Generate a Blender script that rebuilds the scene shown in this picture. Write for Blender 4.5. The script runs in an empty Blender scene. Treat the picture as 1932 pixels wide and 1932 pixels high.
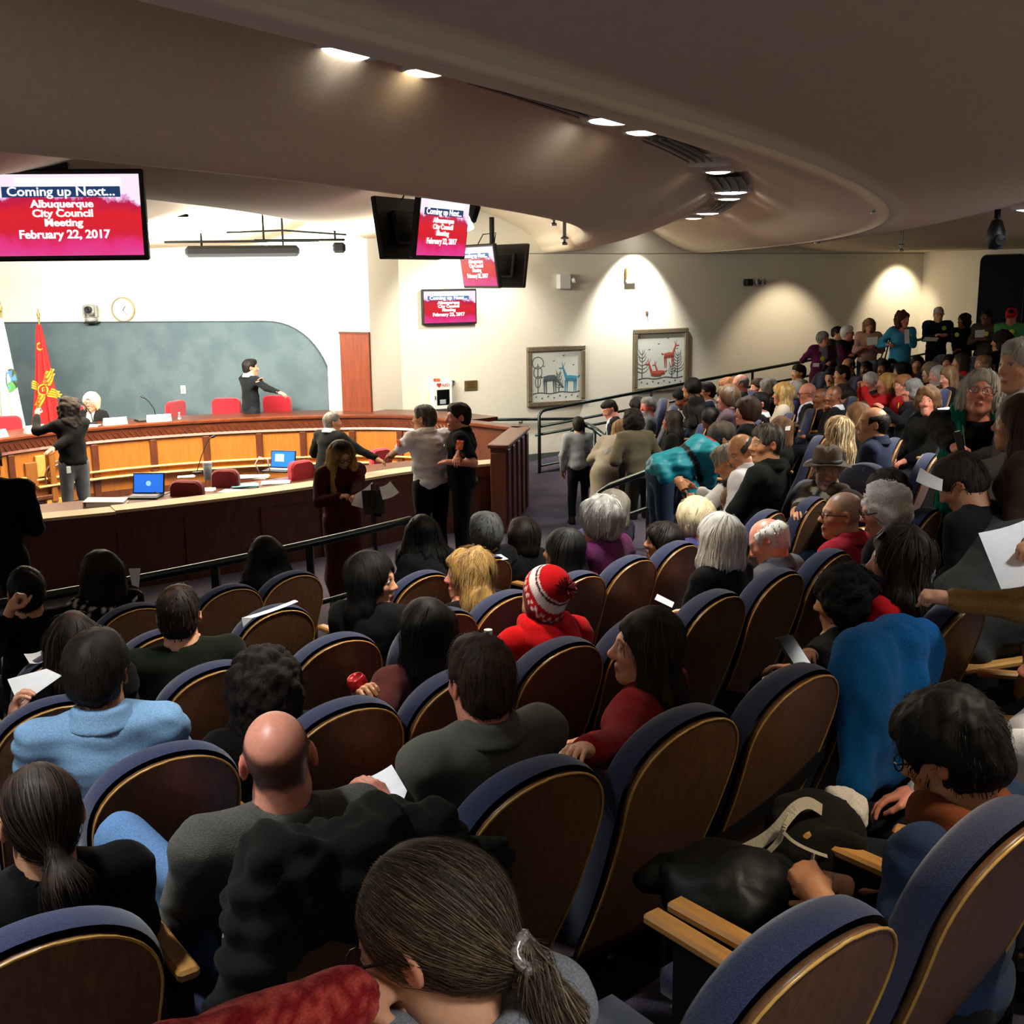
import bpy, math, random
import numpy as np
from mathutils import Vector, Matrix, Euler
S = bpy.context.scene
COL = S.collection
rnd = random.Random(7)
rng = np.random.default_rng(11)
PI = math.pi

# ------------------------------------------------------------------ camera
FPX = 2154.0                       # focal length in pixels of the 1932 px frame
PITCH, ROLL = math.radians(11.6), math.radians(0.65)
_F = np.array([0, math.cos(PITCH), -math.sin(PITCH)])
_U0 = np.array([0, math.sin(PITCH), math.cos(PITCH)])
_R0 = np.array([1.0, 0, 0])
_R = math.cos(ROLL) * _R0 - math.sin(ROLL) * _U0
_U = math.cos(ROLL) * _U0 + math.sin(ROLL) * _R0
cam_d = bpy.data.cameras.new('camera')
cam = bpy.data.objects.new('camera', cam_d)
COL.objects.link(cam)
cam_d.sensor_fit = 'HORIZONTAL'
cam_d.sensor_width = 36.0
cam_d.lens = 36.0 * FPX / 1932.0
cam_d.clip_start = 0.05
cam_d.clip_end = 200
cam.matrix_world = Matrix(((_R[0], _U[0], -_F[0], 0), (_R[1], _U[1], -_F[1], 0), (_R[2], _U[2], -_F[2], 0), (0, 0, 0, 1)))
S.camera = cam

# ------------------------------------------------------------------ world, exposure
w = bpy.data.worlds.new('world')
S.world = w
w.use_nodes = True
w.node_tree.nodes['Background'].inputs[0].default_value = (1.0, 0.93, 0.82, 1)
w.node_tree.nodes['Background'].inputs[1].default_value = 0.6
S.view_settings.view_transform = 'Standard'
S.view_settings.look = 'None'
S.view_settings.exposure = 0.0
S.view_settings.gamma = 1.0
S.view_settings.use_curve_mapping = False
S.cycles.max_bounces = 6
S.cycles.diffuse_bounces = 3
S.cycles.glossy_bounces = 2
S.cycles.transmission_bounces = 4
S.cycles.use_denoising = True
S.cycles.sample_clamp_indirect = 4.0
S.cycles.caustics_reflective = False
S.cycles.caustics_refractive = False

RC = np.array([-10.5, 16.0])       # centre of the curved seating rows
CC = np.array([-23.0, 16.3])       # centre of the ceiling rings
WELL = -3.15                       # floor of the well


def ray(x, y):
    d = (x - 966) * _R + FPX * _F - (y - 966) * _U
    return d / d[1]


def at(x, y, Y):                   # the point seen at pixel (x, y) at distance Y in front
    return ray(x, y) * Y


def onz(x, y, z):                  # the point seen at pixel (x, y) at height z
    d = ray(x, y)
    return d * (z / d[2])


def frow(n):                       # floor height of seating terrace n
    return -2.17 - .137 * n


def pol(rho, deg, z=0.0):
    a = math.radians(deg)
    return np.array([RC[0] + rho * math.cos(a), RC[1] + rho * math.sin(a), z])


def cpol(R, ang, z):
    return np.array([CC[0] + R * math.cos(ang), CC[1] + R * math.sin(ang), z])


def add_area(name, loc, rot, size, power, color=(1, 1, 1), size_y=None):
    d = bpy.data.lights.new(name, 'AREA')
    d.energy = power
    d.color = color
    d.size = size
    if size_y:
        d.shape = 'RECTANGLE'
        d.size_y = size_y
    o = bpy.data.objects.new(name, d)
    o.location = loc
    o.rotation_euler = rot
    COL.objects.link(o)
    return o


def add_spot(name, loc, target, power, angle, blend=.5, color=(1, 1, 1), radius=.06):
    d = bpy.data.lights.new(name, 'SPOT')
    d.energy = power
    d.color = color
    d.spot_size = math.radians(angle)
    d.spot_blend = blend
    d.shadow_soft_size = radius
    o = bpy.data.objects.new(name, d)
    o.location = loc
    v = Vector(target) - Vector(loc)
    o.rotation_euler = v.to_track_quat('-Z', 'Y').to_euler()
    COL.objects.link(o)
    return o


# ------------------------------------------------------------------ lights of the room
WARM, COOL, NEUT = (1.0, .84, .62), (.92, .97, 1.0), (1.0, .95, .86)
# fluorescent stage battens above the dais, washing the front wall, plus an added ceiling uplight
add_area('batten_and_fill_light', (-5.2, 15.3, .42), (math.radians(42), 0, math.radians(-4)), 6.5, 700, (1, 1, .88), .4)
add_area('batten_and_fill_light', (-4.8, 14.0, .35), (0, 0, 0), 6.0, 170, (1, 1, .90), 1.5)
add_area('batten_and_fill_light', (-4.6, 14.4, .0), (PI, 0, 0), 5.0, 1500, (1, 1, .90), 1.0)  # upward fill with no fixture of its own, added to lift the dark ceiling
# wall washers and the recessed lamps come with their fixtures below


# ------------------------------------------------------------------ small helpers
def hexc(h, k=1.0):
    h = h.lstrip('#')
    v = [int(h[i:i + 2], 16) / 255 for i in (0, 2, 4)]
    return tuple((c / 12.92 if c <= .04045 else ((c + .055) / 1.055) ** 2.4) * k for c in v)


_mats = {}


def mat(name, color=None, rough=.6, kind='plain', **kw):
    """procedural material; color None = the mesh's own 'Col' attribute"""
    if name in _mats:
        return _mats[name]
    m = bpy.data.materials.new(name)
    m.use_nodes = True
    nt = m.node_tree
    N, L = nt.nodes, nt.links
    b = N['Principled BSDF']
    b.inputs['Roughness'].default_value = rough
    b.inputs['Specular IOR Level'].default_value = kw.get('spec', .35)
    if kw.get('metal'):
        b.inputs['Metallic'].default_value = kw['metal']
    if kw.get('sheen'):
        b.inputs['Sheen Weight'].default_value = kw['sheen']
        b.inputs['Sheen Roughness'].default_value = .5
    if kw.get('sss'):
        b.inputs['Subsurface Weight'].default_value = kw['sss']
        b.inputs['Subsurface Radius'].default_value = (.012, .004, .002)
    if kw.get('coat'):
        b.inputs['Coat Weight'].default_value = kw['coat']
        b.inputs['Coat Roughness'].default_value = .25
    tc = N.new('ShaderNodeTexCoord')
    mp = N.new('ShaderNodeMapping')
    L.new(tc.outputs['Object'], mp.inputs[0])
    mp.inputs['Scale'].default_value = kw.get('scale', (1, 1, 1))
    nz = N.new('ShaderNodeTexNoise')
    nz.inputs['Scale'].default_value = kw.get('nscale', 60)
    nz.inputs['Detail'].default_value = kw.get('detail', 4)
    nz.inputs['Distortion'].default_value = kw.get('dist', 0)
    L.new(mp.outputs[0], nz.inputs['Vector'])
    if color is None:
        src = N.new('ShaderNodeAttribute')
        src.attribute_name = 'Col'
        base = src.outputs['Color']
    else:
        src = N.new('ShaderNodeRGB')
        src.outputs[0].default_value = (*color[:3], 1)
        base = src.outputs[0]
    amt = kw.get('var', .25)
    mr = N.new('ShaderNodeMapRange')
    mr.inputs['From Min'].default_value = .3
    mr.inputs['From Max'].default_value = .7
    mr.inputs['To Min'].default_value = 1 - amt
    mr.inputs['To Max'].default_value = 1 + amt
    L.new(nz.outputs['Fac'], mr.inputs['Value'])
    mx = N.new('ShaderNodeMix')
    mx.data_type = 'RGBA'
    mx.blend_type = 'MULTIPLY'
    mx.inputs['Factor'].default_value = 1
    L.new(base, mx.inputs['A'])
    L.new(mr.outputs[0], mx.inputs['B'])
    out = mx.outputs['Result']
    if kw.get('color2'):
        n2 = N.new('ShaderNodeTexNoise')
        n2.inputs['Scale'].default_value = kw.get('n2', 3)
        n2.inputs['Detail'].default_value = 6
        L.new(mp.outputs[0], n2.inputs['Vector'])
        r2 = N.new('ShaderNodeMapRange')
        r2.inputs['From Min'].default_value = .42
        r2.inputs['From Max'].default_value = .58
        L.new(n2.outputs['Fac'], r2.inputs['Value'])
        m2 = N.new('ShaderNodeMix')
        m2.data_type = 'RGBA'
        L.new(r2.outputs[0], m2.inputs['Factor'])
        L.new(out, m2.inputs['A'])
        m2.inputs['B'].default_value = (*kw['color2'][:3], 1)
        out = m2.outputs['Result']
    L.new(out, b.inputs['Base Color'])
    if kw.get('bump'):
        bp = N.new('ShaderNodeBump')
        bp.inputs['Strength'].default_value = kw['bump']
        bp.inputs['Distance'].default_value = kw.get('bdist', .004)
        L.new(nz.outputs['Fac'], bp.inputs['Height'])
        L.new(bp.outputs[0], b.inputs['Normal'])
    if kw.get('emit'):
        b.inputs['Emission Strength'].default_value = kw['emit']
        if color is None:
            L.new(base, b.inputs['Emission Color'])
        else:
            b.inputs['Emission Color'].default_value = (*kw.get('ecol', color)[:3], 1)
    if kw.get('alpha'):
        b.inputs['Transmission Weight'].default_value = kw['alpha']
    _mats[name] = m
    return m


def tag(o, label=None, cat=None, group=None, kind=None):
    if label:
        o['label'] = label
    if cat:
        o['category'] = cat
    if group:
        o['group'] = group
    if kind:
        o['kind'] = kind
    return o


def empty(name, loc=(0, 0, 0), rz=0, label=None, cat=None, group=None):
    o = bpy.data.objects.new(name, None)
    o.empty_display_size = .1
    COL.objects.link(o)
    o.location = loc
    o.rotation_euler = (0, 0, rz)
    return tag(o, label, cat, group)


def link(name, me, m=None, parent=None):
    o = bpy.data.objects.new(name, me)
    COL.objects.link(o)
    if m is not None and len(me.materials) == 0:
        for q in (m if isinstance(m, (list, tuple)) else [m]):
            me.materials.append(q)
    if parent:
        o.parent = parent
    return o


def np_mesh(name, V, F, col=None, smooth=True):
    """mesh from numpy vertices and one face array (quads or tris), or a list of such arrays"""
    me = bpy.data.meshes.new(name)
    Fs = F if isinstance(F, list) else [F]
    Fs = [np.asarray(f, np.int32) for f in Fs if len(f)]
    V = np.asarray(V, np.float32)
    me.vertices.add(len(V))
    me.vertices.foreach_set('co', V.ravel())
    nl = sum(f.size for f in Fs)
    npoly = sum(len(f) for f in Fs)
    me.loops.add(nl)
    me.loops.foreach_set('vertex_index', np.concatenate([f.ravel() for f in Fs]))
    me.polygons.add(npoly)
    tot = np.concatenate([np.full(len(f), f.shape[1], np.int32) for f in Fs])
    st = np.concatenate([[0], np.cumsum(tot)[:-1]]).astype(np.int32)
    me.polygons.foreach_set('loop_start', st)
    me.update(calc_edges=True)
    if smooth:
        me.polygons.foreach_set('use_smooth', np.ones(npoly, bool))
    if col is not None:
        c = np.ones((len(V), 4), np.float32)
        c[:, :3] = col
        at_ = me.color_attributes.new('Col', 'FLOAT_COLOR', 'POINT')
        at_.data.foreach_set('color', c.ravel())
    me.validate()
    return me


class MB:
    """collects plain shapes; build() links them as one mesh object"""

    def __init__(s):
        s.v, s.f = [], []

    def add(s, V, F):
        o = len(s.v)
        s.v += [tuple(map(float, p)) for p in V]
        s.f += [tuple(i + o for i in f) for f in F]
        return s

    def box(s, c, d, rz=0, bev=0, rx=0, ry=0):
        M = Matrix.Translation(Vector(c)) @ Euler((rx, ry, rz)).to_matrix().to_4x4()
        x, y, z = d[0] / 2, d[1] / 2, d[2] / 2
        if bev <= 0:
            P = [(-x, -y, -z), (x, -y, -z), (x, y, -z), (-x, y, -z), (-x, -y, z), (x, -y, z), (x, y, z), (-x, y, z)]
            F = [(0, 3, 2, 1), (4, 5, 6, 7), (0, 1, 5, 4), (1, 2, 6, 5), (2, 3, 7, 6), (3, 0, 4, 7)]
        else:
            b = min(bev, x * .9, y * .9, z * .9)
            P, F = [], []
            rings = [(-z, b), (-z + b, 0), (z - b, 0), (z, b)]
            for zz, i in rings:
                a, c2 = x - i, y - i
                e = b if i == 0 else 0
                a0, c0 = a - e, c2 - e
                P += [(-a0, -c2, zz), (a0, -c2, zz), (a, -c0, zz), (a, c0, zz), (a0, c2, zz), (-a0, c2, zz), (-a, c0, zz), (-a, -c0, zz)]
            for r in range(3):
                for k in range(8):
                    F.append((r * 8 + k, r * 8 + (k + 1) % 8, r * 8 + 8 + (k + 1) % 8, r * 8 + 8 + k))
            F.append(tuple(range(7, -1, -1)))
            F.append(tuple(range(24, 32)))
        return s.add([M @ Vector(p) for p in P], F)

    def tube(s, pts, r, n=8, caps=True):
        pts = [Vector(p) for p in pts]
        V, F = [], []
        rr = r if isinstance(r, (list, tuple)) else [r] * len(pts)
        up = None
        for i, p in enumerate(pts):
            t = (pts[min(i + 1, len(pts) - 1)] - pts[max(i - 1, 0)]).normalized()
            if up is None:
                up = Vector((0, 0, 1)) if abs(t.z) < .9 else Vector((1, 0, 0))
            sd = t.cross(up).normalized()
            up = sd.cross(t).normalized()
            for k in range(n):
                a = 2 * PI * k / n
                V.append(p + sd * (math.cos(a) * rr[i]) + up * (math.sin(a) * rr[i]))
        for i in range(len(pts) - 1):
            for k in range(n):
                a, b = i * n + k, i * n + (k + 1) % n
                F.append((a, b, b + n, a + n))
        if caps:
            F.append(tuple(range(n - 1, -1, -1)))
            F.append(tuple(range(len(V) - n, len(V))))
        return s.add(V, F)

    def lathe(s, prof, c=(0, 0, 0), n=20, axis=None):
        """profile [(r, z)...] turned about z (or about axis vector) at c"""
        M = Matrix.Identity(3)
        if axis is not None:
            M = Vector(axis).to_track_quat('Z', 'Y').to_matrix()
        V, F = [], []
        for r, z in prof:
            for k in range(n):
                a = 2 * PI * k / n
                V.append(M @ Vector((r * math.cos(a), r * math.sin(a), z)) + Vector(c))
        for i in range(len(prof) - 1):
            for k in range(n):
                a, b = i * n + k, i * n + (k + 1) % n
                F.append((a, b, b + n, a + n))
        F.append(tuple(range(n - 1, -1, -1)))
        F.append(tuple(range(len(V) - n, len(V))))
        return s.add(V, F)

    def prism(s, poly, z0, z1):
        n = len(poly)
        V = [(p[0], p[1], z0) for p in poly] + [(p[0], p[1], z1) for p in poly]
        F = [tuple(range(n - 1, -1, -1)), tuple(range(n, 2 * n))]
        F += [(k, (k + 1) % n, n + (k + 1) % n, n + k) for k in range(n)]
        return s.add(V, F)

    def mesh(s, name, smooth=False):
        me = bpy.data.meshes.new(name)
        me.from_pydata(s.v, [], s.f)
        if smooth:
            me.polygons.foreach_set('use_smooth', [True] * len(me.polygons))
        me.validate()
        return me

    def build(s, name, m, parent=None, smooth=False):
        return link(name, s.mesh(name, smooth), m, parent)


def copy_tree(o, parent=None):
    c = o.copy()
    COL.objects.link(c)
    if parent is not None:
        c.parent = parent
    for ch in o.children:
        copy_tree(ch, c)
    return c


def text(name, body, size, m, parent, loc, rot=(0, 0, 0), align='CENTER', ext=.0015, sx=1.0, bold=0.0):
    cu = bpy.data.curves.new(name, 'FONT')
    cu.body = body
    cu.size = size
    cu.align_x = align
    cu.align_y = 'CENTER'
    cu.extrude = ext
    cu.offset = bold
    cu.resolution_u = 3
    t = bpy.data.objects.new(name, cu)
    COL.objects.link(t)
    me = bpy.data.meshes.new_from_object(t)
    bpy.data.objects.remove(t)
    bpy.data.curves.remove(cu)
    me.materials.clear()
    o = link(name, me, m, parent)
    o.location = loc
    o.rotation_euler = rot
    o.scale = (sx, 1, 1)
    return o


# materials of the room
M_ceil = mat('ceiling_plaster', hexc('#dfcdb2'), .9, nscale=40, var=.05, bump=.15, bdist=.002, spec=.1)
M_wall = mat('wall_paint', hexc('#e9e2cf'), .8, nscale=50, var=.03, bump=.1, bdist=.001, spec=.2)
M_carpet = mat('carpet', hexc('#4a4350'), .95, nscale=220, var=.35, bump=.6, bdist=.006, spec=.05, color2=hexc('#3f3b46'), n2=1.5)
M_panelblue = mat('acoustic_fabric', hexc('#56646a'), .95, nscale=90, var=.10, bump=.3, bdist=.002, spec=.05, color2=hexc('#4c5a62'), n2=2.2)
M_navy = mat('navy_fabric', hexc('#15161f'), .95, nscale=150, var=.2, spec=.05)
M_door = mat('cherry_veneer', hexc('#632a14'), .45, scale=(1, 1, .12), nscale=26, var=.22, dist=.6)
M_walnut = mat('dark_walnut', hexc('#4a2413'), .4, scale=(1, 1, .15), nscale=30, var=.3, dist=.6, coat=.2)
M_rim = mat('mahogany_rim', hexc('#53240f'), .35, scale=(.3, .3, 1), nscale=30, var=.3, dist=.4, coat=.25)
M_oak = mat('honey_oak', hexc('#9c5f24'), .4, scale=(1, 1, .14), nscale=28, var=.16, dist=.5, coat=.15)
M_oak2 = mat('pale_oak_inlay', hexc('#c79a4c'), .4, scale=(1, 1, .3), nscale=28, var=.15, dist=.5, coat=.15)
M_oakdk = mat('brown_oak_inlay', hexc('#7a4a1c'), .4, scale=(1, 1, .3), nscale=28, var=.15, dist=.5, coat=.15)
M_ledge = mat('laminate_ledge', hexc('#b7a283'), .35, nscale=40, var=.05)
M_black = mat('black_plastic', hexc('#0f0f10'), .5, nscale=80, var=.1)
M_matte = mat('matte_black_housing', hexc('#040404'), .9, nscale=40, var=.05, spec=.05)
M_blackmetal = mat('black_metal', hexc('#101214'), .35, nscale=80, var=.1, metal=.6)
M_rail = mat('rail_steel', hexc('#343d3d'), .3, nscale=50, var=.1, metal=.8)
M_steel = mat('bright_steel', hexc('#9a9a98'), .3, nscale=50, var=.1, metal=.9)
M_white = mat('white_plastic', hexc('#e4e4de'), .45, nscale=60, var=.04)
M_paper = mat('white_paper', hexc('#f2f2f4'), .85, nscale=30, var=.03, spec=.1)
M_ink = mat('grey_ink', hexc('#8d8d95'), .9, nscale=90, var=.2)
M_gold = mat('brass', hexc('#8c7a4a'), .4, nscale=60, var=.15, metal=.7)
M_redcloth = mat('red_upholstery', hexc('#a3202c'), .85, nscale=180, var=.15, bump=.3, sheen=.3, spec=.1)
M_maroon = mat('maroon_upholstery', hexc('#5a1218'), .85, nscale=180, var=.15, bump=.3, sheen=.2, spec=.1)
M_lampon = mat('lamp_cool', (1, .98, .95), .5, emit=9, ecol=(1, .98, .94))
M_lampwarm = mat('lamp_warm', (1, .9, .7), .5, emit=8, ecol=(1, .86, .6))
M_tube = mat('lamp_tube', (1, 1, .95), .5, emit=25, ecol=(1, 1, .93))
M_glass = mat('dark_glass', hexc('#0a0b0c'), .1, nscale=20, var=.05, spec=.6)


# ------------------------------------------------------------------ floors (terraces), well, ramp
A0 = math.radians(-82)
PW0, PW1 = np.array([-2.6, 17.95]), np.array([8.46, 23.85])       # picture wall, plan
PWd = (PW1 - PW0) / np.linalg.norm(PW1 - PW0)
PWn = np.array([PWd[1], -PWd[0]])                                 # towards the room
PWa = math.atan2(PWd[1], PWd[0])
RAMP = 1.0                         # width of the ramp along the picture wall


def end_angle(r):                  # where a row meets the ramp (or the back wall)
    for i in range(900):
        a = A0 + i * .002
        p = np.array([RC[0] + r * math.cos(a), RC[1] + r * math.sin(a)])
        if (p - PW0) @ PWn < RAMP or (p - PW1) @ PWd > -.02 and p[1] > 8:
            return a
    return a


def ring(name, r0, r1, z, rise, m, kind='structure'):
    """one flat terrace between two radii about RC, with its riser down at the inner radius"""
    n = 48
    V, F = [], []
    e0, e1 = end_angle(r0), end_angle(r1)
    for i in range(n + 1):
        for r, zz, e in ((r0, z - rise, e0), (r0, z, e0), (r1, z, e1)):
            a = A0 + (e - A0) * i / n
            V.append((RC[0] + r * math.cos(a), RC[1] + r * math.sin(a), zz))
    for i in range(n):
        for k in range(2):
            a = i * 3 + k
            F.append((a, a + 3, a + 4, a + 1))
    o = link(name, MB().add(V, F).mesh(name), m)
    return tag(o, kind=kind)


def org(n):                        # radius of the sitters' hips in row n
    return 16.62 - .97 * n


for n in range(-4, 5):
    z = frow(n)
    rise = .137 if n < 4 else (z - WELL)
    ring('floor', org(n) - .62, org(n) + .35 + (3 if n == -4 else 0), z, rise, M_carpet)
wf = MB().add([(-26, 4, WELL), (14, 4, WELL), (14, 28, WELL), (-26, 28, WELL)], [(0, 1, 2, 3)]).build('floor', M_carpet)
tag(wf, kind='structure')

# ------------------------------------------------------------------ walls
DW1, DW0 = at(640, 700, 18.4)[:2], at(-330, 700, 19.9)[:2]        # dais wall, plan (right end, left end)
DWd = (DW1 - DW0) / np.linalg.norm(DW1 - DW0)
DWn = np.array([DWd[1], -DWd[0]])
DWa = math.atan2(DWd[1], DWd[0])


def on_plane(px, py, P0, n, off=0.0):
    d = ray(px, py)
    P = np.array([P0[0], P0[1]]) + n * off
    t = (P @ n) / (d[:2] @ n)
    return d * t


def on_pw(px, py, off=0.0):
    return on_plane(px, py, PW0, PWn, off)


def on_dw(px, py, off=0.0):
    return on_plane(px, py, DW0, DWn, off)


def wall(name, P, Q, z0, z1, th, m, n):
    """a wall slab whose room face runs from P to Q, thickness away from the room"""
    P, Q = np.asarray(P), np.asarray(Q)
    a, b = P - n * th, Q - n * th
    o = MB().prism([tuple(P), tuple(Q), tuple(b), tuple(a)], z0, z1).build(name, m)
    return tag(o, kind='structure')


wall('wall_side', PW0 - PWd * .2, PW1, WELL - .1, 1.3, .2, M_wall, PWn)
BWd = np.array([PWn[0], PWn[1]])                                  # back wall runs from the corner towards us
BWn = -PWd
wall('wall_back', PW1 + BWd * 16, PW1, WELL - .1, 1.3, .2, M_wall, BWn)
wall('wall_front', DW0 - DWd * 4, DW1 + DWd * .42, WELL - .1, 1.6, .2, M_wall, DWn)
# column at the end of the dais wall
cq = [at(625, 600, 18.05)[:2], at(697, 600, 17.75)[:2]]
dd = (cq[1] - cq[0]) / np.linalg.norm(cq[1] - cq[0])
nn = np.array([-dd[1], dd[0]])
o = MB().prism([tuple(cq[0]), tuple(cq[1]), tuple(cq[1] + nn * .9 + dd * .1), tuple(cq[0] + nn * .9)], WELL, 1.3).build('wall_column', M_wall)
tag(o, kind='structure')
# veneer door leaf on the column's face
z_top = at(660, 626, 17.85)[2]
dr = empty('door_1', (*(cq[0] - nn * .03 - dd * .05), WELL), math.atan2(dd[1], dd[0]))
tag(dr, kind='structure')
wdt = np.linalg.norm(cq[1] - cq[0]) + .06
MB().box((wdt / 2, 0, (z_top - WELL) / 2), (wdt, .05, z_top - WELL), bev=.006).build('door_leaf', M_door, dr)
MB().box((wdt / 2, -.028, z_top - WELL - .015), (wdt + .02, .02, .03)).build('door_frame', M_walnut, dr)

# baseboard of the picture wall
b = MB().prism([tuple(PW0 + PWn * .012), tuple(PW1 + PWn * .012), tuple(PW1), tuple(PW0)], WELL, WELL + .16).build('baseboard_side', mat('vinyl_base', hexc('#4b5550'), .6))
tag(b, kind='structure')
# thin reveal line along the wall top
b = MB().prism([tuple(PW0 + PWn * .006), tuple(PW1 + PWn * .006), tuple(PW1), tuple(PW0)], .385, .397).build('trim_1', mat('wall_reveal', hexc('#8f8672'), .8))
tag(b, kind='structure')

# blue acoustic panel behind the dais: long, with a quarter-round right end
zt = on_dw(300, 607)[2]
x0 = -0.5
Lx = lambda px, py: float((on_dw(px, py)[:2] - DW0) @ DWd)
xr = Lx(628, 720)
xs = Lx(500, 607)
ry = zt - on_dw(628, 725)[2]
pts = [(x0, WELL), (xr + .12, WELL)]
for i in range(15):
    a = PI / 2 * i / 14
    pts.append((xs + (xr + .02 - xs) * math.cos(a) ** .9 if i < 14 else xs, zt - ry * 1.25 + ry * 1.25 * math.sin(a)))
pts.append((x0, zt))
o = empty('trim_2', (DW0[0], DW0[1], 0), DWa)
tag(o, kind='structure')
mb = MB()
V = [(x, -.05, z) for x, z in pts] + [(x, -.001, z) for x, z in pts]
k = len(pts)
mb.add(V, [tuple(range(k)), tuple(range(2 * k - 1, k - 1, -1))] + [(i, i + k, (i + 1) % k + k, (i + 1) % k) for i in range(k)])
mb.build('acoustic_panel', M_panelblue, o)
mb = MB()
mb.tube([(x, -.05, z) for x, z in pts[2:]], .012, 6)
mb.build('panel_edge', mat('panel_edge_dark', hexc('#33434a'), .8), o)

# ------------------------------------------------------------------ ceiling: concentric coves
prof = [(46, .42), (30.4, .42)]


def cove(r_lip, z_lip, r_pk, z_pk, steps=9, e=1.75):
    """from the rounded lip up to the sharp groove"""
    out = []
    for i in range(steps + 1):
        t = i / steps
        out.append((r_lip + (r_pk - r_lip) * t, z_lip + (z_pk - z_lip) * t ** e))
    return out


prof += cove(30.2, .42, 28.65, .60)
prof += cove(26.9, .40, 28.15, .60)[::-1]
prof += cove(26.9, .40, 25.84, .80)
prof += [(25.82, .83), (25.42, .83)]
prof += cove(24.45, .40, 25.40, .80)[::-1]
prof += [(24.40, .40), (24.36, .42), (24.3, .5)]
prof += cove(24.3, .5, 23.0, 1.15, e=.6)
prof += cove(21.4, .60, 23.0, 1.15)[::-1]
prof += [(21.36, .60), (21.3, .72), (20.6, .95), (20.2, .72), (19.6, .56), (17, .50), (9, .50)]
a0, a1, n = math.radians(-64), math.radians(34), 120
V, F = [], []
for i in range(n + 1):
    a = a0 + (a1 - a0) * i / n
    dR = float(np.interp(math.degrees(a), (-34, -27, -23, -17.6, -12.5, -4.3, 9), (24.9, 24.92, 24.83, 24.64, 24.36, 23.98, 23.9))) - 24.45
    for R, z in prof:                               # the inner lip is not quite concentric with the outer ones
        V.append(cpol(R + dR * min(1, max(0, (25.40 - R) / .95)), a, z))
m_ = len(prof)
for i in range(n):
    for k in range(m_ - 1):
        p = i * m_ + k
        F.append((p, p + 1, p + m_ + 1, p + m_))
o = link('ceiling', np_mesh('ceiling', np.array(V), np.array(F)), M_ceil)
tag(o, kind='structure')


def ang_of(px, py, z):
    P = onz(px, py, z)
    return math.atan2(P[1] - CC[1], P[0] - CC[0]), math.hypot(P[0] - CC[0], P[1] - CC[1])


# downlights in the groove: (pixel, warm?, radius)
dl_proto = {}


def downlight(a, R, z, warm, r, power, label, on=True, tgt=None, cone=92):
    c = cpol(R, a, z)
    root = empty('ceiling_downlight', tuple(c), 0, label, 'ceiling light', 'downlights along the ceiling coves')
    MB().lathe([(r * 1.0, -.005), (r * 1.22, -.012), (r * 1.25, .0), (r * 1.25, .06), (r, .06)], n=24).build('trim_ring', M_white, root, True)
    MB().lathe([(.001, -.022), (r * .6, -.019), (r * .92, -.010), (r, .0), (r, .05)], n=24).build('lens', (M_lampwarm if warm else M_lampon) if on else M_ceil, root)
    if on and power:
        t = tgt if tgt is not None else (c[0], c[1], c[2] - 3)
        add_spot('downlight_lamp', (c[0], c[1], c[2] - .03), t, power, cone, .7, WARM if warm else COOL, r)


GR, GZ = 25.62, .80
DL = [(635, 100, 0, .13), (805, 133, 1, .085), (1170, 225, 0, .14), (1237, 246, 1, .10), (1382, 322, 1, .10), (1390, 362, 0, .16),
      (1385, 374, 1, .12), (1330, 402, 0, .15), (1311, 411, 1, .12), (1237, 431, 0, .16), (1210, 434, 1, .12)]
DLN = ['cool white recessed downlight at the near end of the lit ceiling groove', 'warm downlight just before the long near air slot',
       'largest cool white downlight past the long air slot', 'warm downlight beside the largest cool one', 'warm downlight before the short striped grille',
       'cool downlight just past the short striped grille', 'warm downlight close behind the cool one past the grille',
       'thin cool downlight past the curved far air slot', 'thin warm downlight beside the thin cool far one', 'cool downlight near the ceiling peak over the pictures',
       'warm downlight at the ceiling peak on the picture wall']
for (px, py, warm, r), lb in zip(DL, DLN):
    a, R = ang_of(px, py, GZ)
    downlight(a, R if px < 900 else GR + .0, GZ - .0 + (0 if px > 900 else .0), warm, r, (400 if px < 1300 else 400) * (1 if not warm else .75), lb)
# unlit can beside the first warm light
for px, py, z, lb in ((1367, 308, GZ, 'unlit dark downlight before the warm one by the grille'),):
    a, R = ang_of(px, py, z)
    c = cpol(GR, a, GZ)
    root = empty('ceiling_downlight', tuple(c), 0, lb, 'ceiling light')
    MB().lathe([(.12, -.005), (.15, -.012), (.155, .0), (.155, .06), (.12, .06)], n=24).build('trim_ring', M_white, root, True)
    MB().lathe([(.001, .02), (.12, .02), (.12, .05)], n=24).build('lens', M_black, root)
# outer groove, right of the picture and overhead
for px, py, warm, lb in ((1767, 397, 0, 'cool downlight at the far end of the outer ceiling groove'), (1872, 364, 1, 'warm downlight in the outer groove above the hanging camera'),
                         (1922, 352, 0, 'cool downlight cut by the frame in the outer groove')):
    a, R = ang_of(px, py, .58)
    downlight(a, 28.4, .575, warm, .15, 650, lb, cone=145)

# the same groove goes on overhead, above and behind the camera
for k, dg in enumerate((-50, -45, -40.5, -37.2, -33.5, -30, -26, -22, -18.5, -15)):
    downlight(math.radians(dg), 28.4, .575, k % 2, .14, 230, 'recessed downlight overhead in the outer groove, above the nearest rows')

# ... and so does the inner groove, up and out of the picture
for dg in (-32.6, -34.6, -37.0, -40.0):
    downlight(math.radians(dg), GR, GZ, 0, .13, 270, 'recessed downlight of the inner groove before it enters the picture')

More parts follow.
